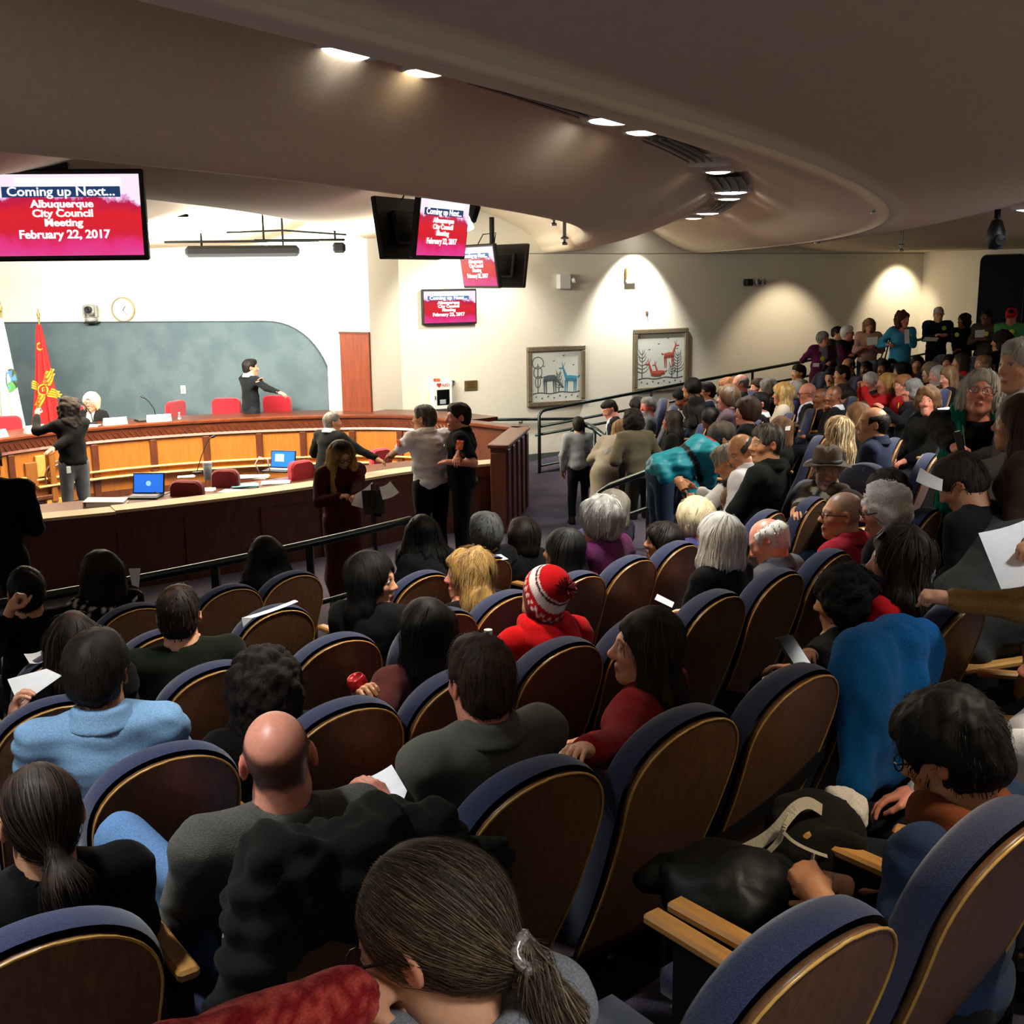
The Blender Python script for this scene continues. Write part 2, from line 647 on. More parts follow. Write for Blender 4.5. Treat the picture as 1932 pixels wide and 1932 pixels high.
# lamps of the inmost groove over the well
for px, py, pw, lb in ((838, 378, 420, 'bright downlight in the inmost groove behind the near twin televisions'), (560, 352, 300, 'downlight of the inmost groove hidden above the inner lip')):
    d = ray(px, py)
    t = 1.08 / d[2]
    a, R = math.atan2(d[1] * t - CC[1], d[0] * t - CC[0]), 23.0
    downlight(a, R, 1.06, 0, .13, pw, lb, cone=110)


def slot(pxs, z, R, wd, lb, nb=3):
    """air slot: a dark frame following the groove, with its blades"""
    aa = [ang_of(px, py, z)[0] for px, py in pxs]
    lo, hi = min(aa), max(aa)
    root = empty('air_vent', (0, 0, 0), 0, lb, 'air vent', 'air slots in the ceiling grooves')
    root.location = tuple(cpol(R, (lo + hi) / 2, z))
    L0 = Vector(root.location)

    def arc(r, zz):
        return [Vector(cpol(r, lo + (hi - lo) * i / 16, zz)) - L0 for i in range(17)]
    V, F = [], []
    for p, q in zip(arc(R - wd, z - .005), arc(R + wd, z - .005)):
        V += [p, q]
    F = [(2 * i, 2 * i + 1, 2 * i + 3, 2 * i + 2) for i in range(16)]
    V2 = [v + Vector((0, 0, .08)) for v in V]
    MB().add(V, F).add(V2, F).build('slot_body', M_black, root)
    for k in range(nb + 1):
        r = R - wd + 2 * wd * k / nb
        MB().tube(arc(r, z - .02), .007 if k in (0, nb) else .009, 5).build('blade', mat('vent_paint', hexc('#7d7264'), .6), root)


slot(((858, 148), (1130, 212)), GZ, GR - .02, .075, 'long near air slot with dark louvre blades in the ceiling groove')
slot(((1258, 256), (1356, 298)), GZ, GR, .08, 'second air slot between the warm downlight and the unlit one')
slot(((1390, 332), (1391, 357)), GZ, GR, .15, 'short striped grille at the bend of the ceiling groove', 4)
slot(((1372, 380), (1340, 396)), GZ, GR, .1, 'curved far air slot behind the striped grille')
slot(((1785, 393), (1855, 370)), .575, 28.4, .08, 'air slot between the downlights of the outer groove')

# sprinkler heads hanging under the ceiling
for px, py, R, z, lb in ((1097, 205, 26.0, .72, 'sprinkler head over the long air slot'), (1577, 322, 26.85, .40, 'sprinkler head on the near curve of the big ceiling lip'),
                  (1648, 405, 26.5, .42, 'sprinkler head inside the tip of the big ceiling lip'), (1541, 455, 27.0, .40, 'sprinkler head over the man with the bowed head near the wall'),
                  (1700, 470, 28.4, .5, 'sprinkler head near the far corner of the room'), (1045, 425, 24.5, .40, 'sprinkler head above the tip of the inner lip'),
                  (1065, 461, 24.5, .40, 'sprinkler head where the inner lip meets the wall'), (557, 345, 24.5, .40, 'sprinkler head on the inner lip over the dais')):
    d = ray(px, py)
    best = None
    for i in range(200):                       # where the sight line meets that ring
        t = 2 + i * .1
        e = abs(math.hypot(d[0] * t - CC[0], d[1] * t - CC[1]) - R) + abs(d[2] * t - (z - .05))
        if best is None or e < best[0]:
            best = (e, t)
    P = d * best[1]
    s_ = best[1] / 9
    s_ = max(.7, min(1.6, s_))
    root = empty('sprinkler_head', (P[0], P[1], P[2] + .04), 0, lb, 'sprinkler', 'sprinkler heads on the ceiling')
    root.scale = (s_,) * 3
    MB().lathe([(.03, .0), (.03, .012), (.014, .02), (.014, .30), (.001, .30)][::-1], n=10).build('pipe', M_steel, root)
    MB().lathe([(.001, -.045), (.022, -.045), (.024, -.03), (.01, -.02), (.01, 0.0)], n=10).build('deflector', M_steel, root)


# ------------------------------------------------------------------ wall washers
def washer(px, py, off, power, ang, col, zc):
    """a ceiling spot 'off' metres out from the picture wall, aimed at the wall point seen at (px, py)"""
    t = on_pw(px, py)
    s_ = t + np.array([PWn[0], PWn[1], 0]) * off
    s_[2] = zc
    add_spot('wall_washer', tuple(s_), tuple(t + np.array([0, 0, -.3])), power, ang, .6, col, .05)


washer(1195, 560, .55, 380, 84, NEUT, .62)
washer(1470, 700, 1.3, 150, 85, WARM, .38)
washer(1690, 560, .8, 150, 84, WARM, .38)
washer(880, 640, 1.4, 200, 110, NEUT, .42)


# ------------------------------------------------------------------ dais: curved rim, panels, stiles, wing
DZ = -2.02
dpx = [(-260, 872), (-120, 845), (0, 825), (110, 811), (230, 800), (370, 791), (500, 785), (640, 781), (750, 780), (830, 786), (877, 793)]
DP = [onz(x, y, DZ)[:2] for x, y in dpx]


def smooth_line(P, n):
    """Catmull-Rom through plan points"""
    P = [np.asarray(p, float) for p in P]
    P = [2 * P[0] - P[1]] + P + [2 * P[-1] - P[-2]]
    out = []
    for i in range(1, len(P) - 2):
        for k in range(n):
            t = k / n
            a, b, c, d = P[i - 1:i + 3]
            out.append(.5 * (2 * b + (c - a) * t + (2 * a - 5 * b + 4 * c - d) * t * t + (3 * b - a - 3 * c + d) * t ** 3))
    out.append(P[-2])
    return out


# smooth the measured line by a quadratic-ish fit: resample then relax
DL_ = np.array(smooth_line(DP, 8))
for _ in range(60):
    DL_[1:-1] = .5 * DL_[1:-1] + .25 * (DL_[:-2] + DL_[2:])
DLen = np.concatenate([[0], np.cumsum(np.linalg.norm(np.diff(DL_, axis=0), axis=1))])


def dais_at(s_):
    s_ = max(0, min(DLen[-1], s_))
    x = np.interp(s_, DLen, DL_[:, 0])
    y = np.interp(s_, DLen, DL_[:, 1])
    e = .05
    x2, y2 = np.interp(min(s_ + e, DLen[-1]), DLen, DL_[:, 0]), np.interp(min(s_ + e, DLen[-1]), DLen, DL_[:, 1])
    x1, y1 = np.interp(max(s_ - e, 0), DLen, DL_[:, 0]), np.interp(max(s_ - e, 0), DLen, DL_[:, 1])
    t = np.array([x2 - x1, y2 - y1])
    t /= np.linalg.norm(t)
    return np.array([x, y]), t, np.array([t[1], -t[0]])      # point, tangent, outward (to the well)


def s_of(px):
    """arc length of the dais rim under image column px"""
    best = min(range(len(DL_)), key=lambda i: abs(proj((*DL_[i], DZ))[0] - px))
    return DLen[best]


def proj(P):
    P = np.asarray(P, float)
    z = P @ _F
    return 966 + FPX * (P @ _R) / z, 966 - FPX * (P @ _U) / z


def sweep(prof, s0, s1, name, m, parent, step=.18, smooth=False):
    """profile [(offset towards the well, z)...] swept along the dais between two arc lengths"""
    n = max(2, int((s1 - s0) / step) + 1)
    V, F = [], []
    for i in range(n):
        p, t, nr = dais_at(s0 + (s1 - s0) * i / (n - 1))
        for o_, z in prof:
            V.append((p[0] + nr[0] * o_, p[1] + nr[1] * o_, z))
    k = len(prof)
    for i in range(n - 1):
        for j in range(k):
            a, b = i * k + j, i * k + (j + 1) % k
            F.append((a, b, b + k, a + k))
    F += [tuple(range(k - 1, -1, -1)), tuple(range(len(V) - k, len(V)))]
    return MB().add(V, F).build(name, m, parent, smooth)


dais = empty('council_dais', (*DL_[len(DL_) // 2], WELL), 0, 'long curved council dais with dark carved rim and honey oak panels', 'dais')
dais_inv = Matrix.Translation(-Vector(dais.location))


def to_dais(o):
    o.data.transform(dais_inv)
    return o


E1 = DLen[-1]
to_dais(sweep([(-.62, DZ - .02), (-.62, DZ), (.03, DZ), (.06, DZ - .02), (.06, DZ - .05), (.03, DZ - .06), (-.62, DZ - .06)][::-1], 0, E1, 'worktop', M_rim, dais))
to_dais(sweep([(-.05, DZ - .06), (.035, DZ - .06), (.03, DZ - .10), (.02, DZ - .20), (.035, DZ - .235), (.0, DZ - .25), (-.05, DZ - .25)][::-1], 0, E1, 'rim_frieze', M_rim, dais))
# carved slanting flutes in the frieze
mb = MB()
s_ = .1
while s_ < E1 - .1:
    p, t, nr = dais_at(s_)
    q = np.array([*(p + nr * .028), DZ - .105])
    q2 = np.array([*(p + t * .07 + nr * .022), DZ - .195])
    mb.tube([q, q2], .011, 5)
    s_ += .085
o = to_dais(mb.build('carved_flutes', M_walnut, dais))
o['kind'] = 'stuff'
stl = [s_of(x) for x in (10, 170, 283, 385, 484, 577, 668, 756, 830)]
gap = stl[2] - stl[1]
bounds = [0, max(.2, stl[0] - gap * 1.9), stl[0] - gap * .95] + stl + [E1]
for i in range(len(bounds) - 1):
    a, b = bounds[i], bounds[i + 1]
    if b - a < .2:
        continue
    to_dais(sweep([(-.04, DZ - .25), (0, DZ - .25), (0, DZ - .95), (-.04, DZ - .95)][::-1], a + .045, b - .045, 'oak_panel', M_oak, dais))
    to_dais(sweep([(-.04, DZ - .95), (.01, DZ - .95), (.01, WELL), (-.04, WELL)][::-1], a + .03, b - .03, 'plinth_panel', M_walnut, dais))
for b in bounds[1:]:
    p, t, nr = dais_at(b)
    mb = MB()
    mb.box((0, 0, (DZ - .25 + WELL) / 2), (.1, .07, DZ - .25 - WELL), bev=.01)
    o = mb.build('stile', M_walnut, dais)
    o.data.transform(Matrix.Translation((p[0], p[1], 0)) @ Matrix.Rotation(math.atan2(t[1], t[0]), 4, 'Z'))
    to_dais(o)
# two stepped ledges along the foot of the oak panels
for z, d_ in ((DZ - .66, .05), (DZ - .76, .09)):
    to_dais(sweep([(-.02, z + .03), (d_, z + .03), (d_ + .01, z + .015), (d_, z), (-.02, z)][::-1], s_of(60), E1 - .9, 'step_moulding', M_oak2, dais))

# carved seal of stepped blocks and rings below the middle seat
ps, ts, ns = dais_at(s_of(88))
seal = empty('carved_relief', (0, 0, 0))
seal.parent = dais
seal.matrix_parent_inverse = Matrix.Identity(4)
M4 = dais_inv @ Matrix.Translation((ps[0], ps[1], 0)) @ Matrix.Rotation(math.atan2(ts[1], ts[0]), 4, 'Z')


def sealpart(name, mb, m, dy):
    o = mb.build(name, m, seal)
    o.data.transform(M4 @ Matrix.Translation((0, -dy, 0)))


zc = DZ - .62
for k, (x, z, w_, h_) in enumerate(((-.52, -.28, .30, .2), (-.40, -.10, .2, .28), (-.28, .06, .18, .34), (-.14, .16, .14, .3), (.3, -.3, .22, .2), (.42, -.2, .16, .16), (-.62, -.38, .3, .12), (.1, -.38, .4, .12))):
    sealpart('stepped_block', MB().box((x, 0, zc + z), (w_, .05, h_), bev=.008), M_oak2 if k % 2 else M_oakdk, .03)
for r in (.22, .17):
    sealpart('ring', MB().tube([(.12 + r * math.cos(a), 0, zc - .02 + r * math.sin(a)) for a in np.linspace(-.3, PI + .3, 20)], .014, 6), M_walnut, .055)
sealpart('mast', MB().box((.02, 0, zc), (.09, .06, .72), bev=.01), M_oakdk, .05)
sealpart('bar', MB().box((-.22, 0, zc - .28), (.5, .05, .06), bev=.01).box((.3, 0, zc - .2), (.3, .05, .035)).box((.28, 0, zc + .02), (.22, .05, .03)).box((.3, 0, zc - .06), (.2, .05, .03)), M_walnut, .05)

# right-hand wing: rim bends round to the near end post
WG = [onz(877, 793, DZ)[:2], onz(968, 804, DZ)[:2], onz(992, 806, DZ)[:2]]
Wn = onz(940, 838, DZ)[:2]          # near end of the wing
Wf = onz(981, 805, DZ)[:2]          # far end
wd_ = (Wn - Wf) / np.linalg.norm(Wn - Wf)
wn_ = np.array([-wd_[1], wd_[0]])
if wn_[0] < 0:
    wn_ = -wn_
wing = empty('dais_wing', (*Wn, WELL), math.atan2(wd_[1], wd_[0]), 'straight dark wood wing wall closing the right end of the dais', 'partition')
Lw = float(np.linalg.norm(Wn - Wf))
hw = DZ - WELL
MB().box((-Lw / 2, 0, hw - .025), (Lw + .1, .27, .05), bev=.01).build('cap_rail', M_rim, wing)
MB().box((-Lw / 2, 0, (hw - .05) / 2), (Lw, .2, hw - .05)).build('core', M_walnut, wing)
for k in range(5):
    MB().box((-.12 - k * (Lw - .2) / 4, .105, (hw - .05) / 2), (.16, .035, hw - .1), bev=.01).build('pilaster', M_walnut, wing)
MB().box((.01, 0, (hw - .1) / 2), (.03, .2, hw - .12), bev=.008).build('end_panel', M_walnut, wing)
# blue inner lining of the wing
MB().box((-Lw / 2 - .1, -.112, hw - .4), (Lw - .3, .02, .5)).build('lining', M_panelblue, wing)
# back return of the rim from the dais to the wing
j0, j1 = DL_[-1], Wf
jd = j1 - j0
jl = float(np.linalg.norm(jd))
ret = empty('dais_return', (*j0, WELL), math.atan2(jd[1], jd[0]), 'short rim return joining dais and wing behind the officers', 'partition')
MB().box((jl / 2, 0, hw - .025), (jl + .1, .24, .05), bev=.01).build('cap_rail', M_rim, ret)
MB().box((jl / 2, 0, (hw - .05) / 2), (jl, .1, hw - .05)).build('core', M_walnut, ret)

# ------------------------------------------------------------------ near partition with pale ledge around the staff well
LZ = -2.30
lpx = [(-160, 1002), (50, 978), (230, 962), (330, 950), (500, 930), (600, 915), (707, 900), (772, 887), (952, 872)]
LP = np.array(smooth_line([onz(x, y, LZ)[:2] for x, y in lpx], 6))
for _ in range(20):
    LP[1:-1] = .5 * LP[1:-1] + .25 * (LP[:-2] + LP[2:])
part = empty('well_partition', (*LP[len(LP) // 2], WELL), 0, 'low dark wood partition with a pale ledge around the staff tables', 'partition')
pinv = Matrix.Translation(-Vector(part.location))
SK_DONE = None


def psweep(prof, i0, i1, name, m):
    V, F = [], []
    k = len(prof)
    idx = range(i0, i1 + 1)
    for i in idx:
        t = LP[min(i + 1, len(LP) - 1)] - LP[max(i - 1, 0)]
        t /= np.linalg.norm(t)
        nr = np.array([t[1], -t[0]])
        for o_, z in prof:
            V.append((LP[i][0] + nr[0] * o_, LP[i][1] + nr[1] * o_, z))
    n = len(idx)
    for i in range(n - 1):
        for j in range(k):
            a, b = i * k + j, i * k + (j + 1) % k
            F.append((a, b, b + k, a + k))
    F += [tuple(range(k - 1, -1, -1)), tuple(range(len(V) - k, len(V)))]
    o = MB().add(V, F).build(name, m, part)
    o.data.transform(pinv)
    return o


N_ = len(LP) - 1
for a, b, dz in ((0, 12, -.012), (12, N_, 0)):
    psweep([(-.3, LZ + dz), (.02, LZ + dz), (.02, LZ - .03 + dz), (-.3, LZ - .03 + dz)][::-1], a, b, 'ledge', M_ledge)
psweep([(-.05, LZ - .03), (.012, LZ - .03), (.012, LZ - .16), (-.05, LZ - .16)][::-1], 0, N_, 'top_rail', M_walnut)
for a in range(0, N_, 6):
    b = min(a + 6, N_)
    psweep([(-.05, LZ - .16), (0, LZ - .16), (0, WELL), (-.05, WELL)][::-1], a, b, 'face_panel', M_walnut)
    psweep([(-.05, LZ - .16), (.02, LZ - .16), (.02, WELL), (-.05, WELL)][::-1], a, min(a + 1, N_), 'stile', M_walnut) if a else None


# ------------------------------------------------------------------ auditorium chairs
M_wood = mat('chair_walnut_veneer', hexc('#62432a'), .42, scale=(1, 1, .07), nscale=70, var=.28, dist=.8, detail=6, coat=.12)
M_edge = mat('chair_plywood_edge', hexc('#b98d46'), .3, nscale=50, var=.12, coat=.35)
M_blue = mat('chair_blue_wool', hexc('#2b3049'), .95, nscale=420, var=.5, detail=2, bump=.4, bdist=.003, sheen=.25, spec=.08)
M_arm = mat('chair_oak_arm', hexc('#b98545'), .4, scale=(1, .15, 1), nscale=50, var=.2, coat=.2)
CH_TOP = (-.44, 1.02)              # y, z of the middle of the back's top in chair coordinates (hips at 0, facing +y)


def back_curve(z):
    """y of the back's rear face at height z: reclined, with a gentle S"""
    t = (z - .22) / .8
    return -.13 - .31 * t - .035 * math.sin(PI * t)


def half_w(z):
    """half width of the back at height z: tapered below, arched on top"""
    z0, zt_ = .22, 1.02
    wmax = .212
    arch = .20
    t = (z - z0) / (zt_ - arch - z0)
    if z < zt_ - arch:
        return .165 + (wmax - .165) * min(1, max(0, t)) ** .8
    q = (z - (zt_ - arch)) / arch
    return wmax * max(0.0, 1 - q ** 2.3) ** (1 / 2.1)


def back_shell(off_w, y_front, y_back, z0, z1, curve=.02, nz=22, nx=10):
    zs = [z0 + (z1 - z0) * (1 - (1 - i / (nz - 1)) ** 1.7) for i in range(nz)]
    V, F = [], []
    for face in (0, 1):
        for z in zs:
            hw_ = half_w(min(z, 1.0195)) + off_w
            for k in range(nx + 1):
                u = -1 + 2 * k / nx
                x = hw_ * math.sin(u * PI / 2)
                yb = back_curve(z) + curve * (x / .24) ** 2
                V.append((x, yb + (y_front if face else y_back), z))
    nn_ = (nx + 1)
    o2 = nn_ * nz
    for i in range(nz - 1):
        for k in range(nx):
            a = i * nn_ + k
            F.append((a, a + 1, a + nn_ + 1, a + nn_))
            b = o2 + a
            F.append((b, b + nn_, b + nn_ + 1, b + 1))
    for i in range(nz - 1):
        for k in (0, nx):
            a, b = i * nn_ + k, o2 + i * nn_ + k
            q = (a, a + nn_, b + nn_, b)
            F.append(q if k == 0 else q[::-1])
    for i, fl in ((0, 1), (nz - 1, 0)):
        for k in range(nx):
            a, b = i * nn_ + k, o2 + i * nn_ + k
            q = (a, b, b + 1, a + 1)
            F.append(q[::-1] if not fl else q)
    return V, F


def make_chair():
    r = empty('auditorium_chair')
    V, F = back_shell(0, .018, 0, .22, 1.0195)
    MB().add(V, F).build('wooden_back', M_wood, r, True)
    # pale edge line round the veneer
    zs = [.24 + (1.0195 - .24) * (1 - (1 - i / 21) ** 1.7) for i in range(22)]
    L_ = [(-half_w(z), back_curve(z) + .02 * (half_w(z) / .24) ** 2 - .001, z) for z in zs]
    R_ = [(-x, y, z) for x, y, z in L_][::-1]
    mid = [(x, back_curve(1.0195) - .001, 1.021) for x in np.linspace(L_[-1][0], R_[0][0], 8)[1:-1]]
    MB().tube(L_ + mid + R_, .0036, 6).build('edge_trim', M_edge, r, True)
    # thick upholstered front of the back, standing a little proud of the veneer
    rings = ((.014, .018), (.020, .035), (.022, .06), (.020, .085), (.008, .108), (-.03, .12))
    nz, V, F = 26, [], []
    prof_ = []
    for i in range(nz):
        z = .30 + (1.0195 - .30) * (1 - (1 - i / (nz - 1)) ** 1.7)
        prof_.append((-half_w(z), z))
    loop = prof_ + [(x, 1.02) for x in np.linspace(prof_[-1][0], -prof_[-1][0], 6)[1:-1]] + [(-x, z) for x, z in prof_[::-1]]
    k = len(loop)
    for ow, yy in rings:
        for x, z in loop:
            cz, cx = z - .62, x
            ln = math.hypot(cx, cz * .8) or 1
            ax, az = cx / ln, (max(cz, -.1) * .8) / ln
            nx_, nz_ = x + ax * ow, z + az * ow
            V.append((nx_, back_curve(min(z, 1.02)) + yy + .02 * (x / .24) ** 2 * (1 if yy < .1 else .4), nz_))
    for a in range(len(rings) - 1):
        for j in range(k):
            p, q = a * k + j, a * k + (j + 1) % k
            F.append((p, p + k, q + k, q))
    o = (len(rings) - 1) * k
    half = k // 2
    for j in range(half - 1):
        F.append((o + j, o + k - 1 - j, o + k - 2 - j, o + j + 1))
    MB().add(V, F).build('back_cushion', M_blue, r, True)
    mb = MB()
    mb.box((0, .10, .405), (.44, .46, .10), bev=.035)
    mb.build('seat_cushion', M_blue, r, True)
    MB().box((0, .09, .345), (.40, .40, .02), bev=.006).build('seat_pan', M_wood, r)
    for sx in (-1, 1):
        MB().box((sx * .245, .06, .655), (.052, .36, .028), bev=.008).build('armrest', M_arm, r)
        mb = MB()
        mb.box((sx * .245, .03, .33), (.03, .26, .64), bev=.008)
        mb.build('side_support', M_black, r)
    MB().box((0, -.02, .17), (.06, .10, .34), bev=.01).box((0, -.02, .012), (.46, .16, .024), bev=.006).build('pedestal', M_blackmetal, r)
    return r


CHAIR = [make_chair(), False]
CHAIRS = []                        # (x, y, row, object)
CH_GROUP = 'blue auditorium chairs with arched wooden backs'


def chair_at(xy, z, az, label, group=CH_GROUP):
    """az: direction it faces, counter-clockwise from +y"""
    if CHAIR[1]:
        o = copy_tree(CHAIR[0])
    else:
        o = CHAIR[0]
        CHAIR[1] = True
    o.location = (xy[0], xy[1], z)
    o.rotation_euler = (0, 0, az)
    tag(o, label, 'chair', group)
    CHAIRS.append((xy[0], xy[1], o))
    return o


def face_c(x, y):
    """direction (ccw from +y) towards the centre of the rows"""
    return math.atan2(-(RC[0] - x), RC[1] - y)


def row_chair(n, deg, label):
    p = pol(org(n) + .10, deg)
    return chair_at(p[:2], frow(n), face_c(p[0], p[1]), label)


NEAR = [
    (-1, -52.6, 'nearest blue chair, empty, its tan armrest in front of the black jacket heap'),
    (-1, -50.75, 'nearest tall blue chair behind the boy in the navy hoodie'),
    (0, -55.7, 'wooden-backed blue chair of the woman with the dark low ponytail'),
    (0, -53.7, 'wooden-backed blue chair under the black quilted jacket, seat of the bald man'),
    (0, -51.9, 'wooden-backed blue chair of the man in the grey tweed blazer'),
    (0, -50.15, 'wooden-backed blue chair of the laughing woman in dark red'),
    (0, -48.5, 'blue chair with a black bag strap round its wooden back'),
    (0, -46.8, 'chair hidden under the draped bright blue sweater'),
    (0, -45.1, 'blue chair beside the draped bright blue sweater'),
    (1, -53.8, 'blue chair of the man in the pale denim shirt'),
    (1, -51.8, 'empty blue chair right in front of the bald man'),
    (1, -50.2, 'blue chair of the woman in the maroon jacket with the can'),
    (1, -48.6, 'blue chair of the child in the red bobble hat'),
    (1, -47.0, 'blue chair hidden behind the laughing woman'),
    (1, -45.4, 'blue chair of the white-bobbed woman in black'),
    (1, -43.7, 'blue chair of the bald old man with white side hair'),
    (1, -42.0, 'blue chair with a pale arched back below the buzz-cut man'),
    (1, -39.3, 'blue chair in front of the bowed grey-haired man'),
    (1, -37.6, 'end chair beside the bowed grey-haired man'),
    (2, -54.0, 'blue chair of the woman with long straight brown hair'),
    (2, -51.8, 'blue chair of the man in the dark green sweater'),
    (2, -49.8, 'empty blue chair in front of the curly dark-haired woman'),
    (2, -47.8, 'chair of the dark-haired woman turned sideways'),
    (2, -46.3, 'blue chair beside the child in the red bobble hat'),
    (2, -44.5, 'chair of the woman with very long black hair'),
    (2, -42.9, 'empty small blue chair below the dark-haired boy in profile'),
    (2, -41.3, 'chair of the dark-haired boy in profile'),
    (2, -37.3, 'blue chair behind the woman with brown-blond hair bent forward'),
    (3, -52.8, 'dark blue chair of the person with a raised hand by the rail'),
    (3, -51.1, 'blue chair next to the man in the dark green sweater'),
    (3, -48.8, 'empty blue chair with the folded white sheet on top'),
    (3, -45.1, 'blue chair of the blond wavy-haired woman'),
    (3, -43.2, 'blue chair of the dark-haired woman next to the grey head'),
    (3, -39.2, 'blue chair of the grey-haired woman in purple'),
    (4, -50.1, 'front-row chair of the woman in the black and white top'),
    (4, -47.7, 'empty front-row blue chair near the hand rail'),
    (4, -45.9, 'front-row blue chair in front of the rail, beside the long-haired woman'),
]
for n, a, lb in NEAR:
    row_chair(n, a, lb)


# ------------------------------------------------------------------ figures: signed-distance bodies, meshed by surface nets
class SDF:
    def __init__(s, xs, ys, zs):
        s.ax = [np.asarray(a, np.float32) for a in (xs, ys, zs)]
        s.f = np.full([len(a) for a in s.ax], 5.0, np.float32)

    def block(s, lo, hi):
        sl = []
        for a, l, h in zip(s.ax, lo, hi):
            i, j = np.searchsorted(a, l), np.searchsorted(a, h)
            if j - i < 1:
                return None
            sl.append(slice(max(0, i - 1), min(len(a), j + 1)))
        X = s.ax[0][sl[0]][:, None, None]
        Y = s.ax[1][sl[1]][None, :, None]
        Z = s.ax[2][sl[2]][None, None, :]
        return tuple(sl), X, Y, Z

    def put(s, sl, d, k, op):
        a = s.f[sl]
        if op == 's':
            h = np.clip(.5 - .5 * (a + d) / k, 0, 1)
            s.f[sl] = a * (1 - h) - d * h + k * h * (1 - h)
        elif op == 'i':
            h = np.clip(.5 - .5 * (d - a) / k, 0, 1)
            s.f[sl] = d * (1 - h) + a * h + k * h * (1 - h)
        else:
            h = np.clip(.5 + .5 * (a - d) / k, 0, 1)
            s.f[sl] = a * (1 - h) + d * h - k * h * (1 - h)

    def cap(s, a, b, ra, rb=None, k=.02, op='u'):
        rb = ra if rb is None else rb
        a, b = np.asarray(a, np.float32), np.asarray(b, np.float32)
        r = max(ra, rb) + k + .035
        bl = s.block(np.minimum(a, b) - r, np.maximum(a, b) + r)
        if bl is None:
            return
        sl, X, Y, Z = bl
        v = b - a
        t = np.clip(((X - a[0]) * v[0] + (Y - a[1]) * v[1] + (Z - a[2]) * v[2]) / max(float(v @ v), 1e-8), 0, 1)
        d = np.sqrt((X - a[0] - t * v[0]) ** 2 + (Y - a[1] - t * v[1]) ** 2 + (Z - a[2] - t * v[2]) ** 2) - (ra + (rb - ra) * t)
        s.put(sl, d, k, op)

    def ell(s, c, r, R=None, k=.02, op='u'):
        c, r = np.asarray(c, np.float32), np.asarray(r, np.float32)
        m = float(r.max()) + k + .035
        bl = s.block(c - m, c + m)
        if bl is None:
            return
        sl, X, Y, Z = bl
        X, Y, Z = X - c[0], Y - c[1], Z - c[2]
        if R is not None:
            X, Y, Z = (X * R[0, i] + Y * R[1, i] + Z * R[2, i] for i in range(3))
        k0 = np.sqrt((X / r[0]) ** 2 + (Y / r[1]) ** 2 + (Z / r[2]) ** 2)
        k1 = np.sqrt((X / r[0] ** 2) ** 2 + (Y / r[1] ** 2) ** 2 + (Z / r[2] ** 2) ** 2)
        s.put(sl, k0 * (k0 - 1) / np.maximum(k1, 1e-6), k, op)

    def plane(s, p, n, k=.01):
        """keep the side the normal points away from"""
        X, Y, Z = s.ax[0][:, None, None], s.ax[1][None, :, None], s.ax[2][None, None, :]
        d = (X - p[0]) * n[0] + (Y - p[1]) * n[1] + (Z - p[2]) * n[2]
        s.f = np.maximum(s.f, d.astype(np.float32))

    def nets(s):
        f = s.f
        ins = f < 0
        ax = s.ax
        nx, ny, nz = f.shape
        acc = np.zeros((nx - 1, ny - 1, nz - 1, 3), np.float32)
        cnt = np.zeros((nx - 1, ny - 1, nz - 1), np.float32)
        edges = []
        for d in range(3):
            s0 = [slice(None)] * 3
            s1 = [slice(None)] * 3
            s0[d], s1[d] = slice(0, -1), slice(1, None)
            m = ins[tuple(s0)] != ins[tuple(s1)]
            I = np.argwhere(m)
            if len(I) == 0:
                edges.append(None)
                continue
            f0 = f[tuple(s0)][m]
            f1 = f[tuple(s1)][m]
            t = f0 / (f0 - f1)
            P = np.stack([ax[0][I[:, 0]], ax[1][I[:, 1]], ax[2][I[:, 2]]], 1)
            J = I.copy()
            J[:, d] += 1
            a1 = ax[d][J[:, d]]
            P[:, d] += t * (a1 - P[:, d])
            o1, o2 = [q for q in range(3) if q != d]
            for u in (0, 1):
                for v in (0, 1):
                    K = I.copy()
                    K[:, o1] -= u
                    K[:, o2] -= v
                    ok = (K[:, o1] >= 0) & (K[:, o2] >= 0) & (K[:, o1] < acc.shape[o1]) & (K[:, o2] < acc.shape[o2])
                    k = K[ok]
                    np.add.at(acc, (k[:, 0], k[:, 1], k[:, 2]), P[ok])
                    np.add.at(cnt, (k[:, 0], k[:, 1], k[:, 2]), 1)
            edges.append((I, f0 < 0, o1, o2))
        occ = cnt > 0
        ids = np.full(cnt.shape, -1, np.int32)
        ids[occ] = np.arange(int(occ.sum()))
        V = acc[occ] / cnt[occ][:, None]
        F = []
        for d, e in enumerate(edges):
            if e is None:
                continue
            I, neg, o1, o2 = e
            ok = (I[:, o1] > 0) & (I[:, o2] > 0) & (I[:, o1] < cnt.shape[o1]) & (I[:, o2] < cnt.shape[o2])
            I, neg = I[ok], neg[ok]
            q = []
            for u, v in ((1, 1), (0, 1), (0, 0), (1, 0)):
                K = I.copy()
                K[:, o1] -= u
                K[:, o2] -= v
                q.append(ids[K[:, 0], K[:, 1], K[:, 2]])
            Q = np.stack(q, 1)
            flip = neg if d != 1 else ~neg
            Q[~flip] = Q[~flip][:, ::-1]
            F.append(Q)
        return V, (np.concatenate(F) if F else np.zeros((0, 4), np.int32))


def vnormals(V, F):
    n = np.cross(V[F[:, 2]] - V[F[:, 0]], V[F[:, 3 % F.shape[1]]] - V[F[:, 1]])
    out = np.zeros_like(V)
    for i in range(F.shape[1]):
        for c in range(3):
            out[:, c] += np.bincount(F[:, i], n[:, c], len(V))
    return out / np.maximum(np.linalg.norm(out, axis=1, keepdims=True), 1e-9)


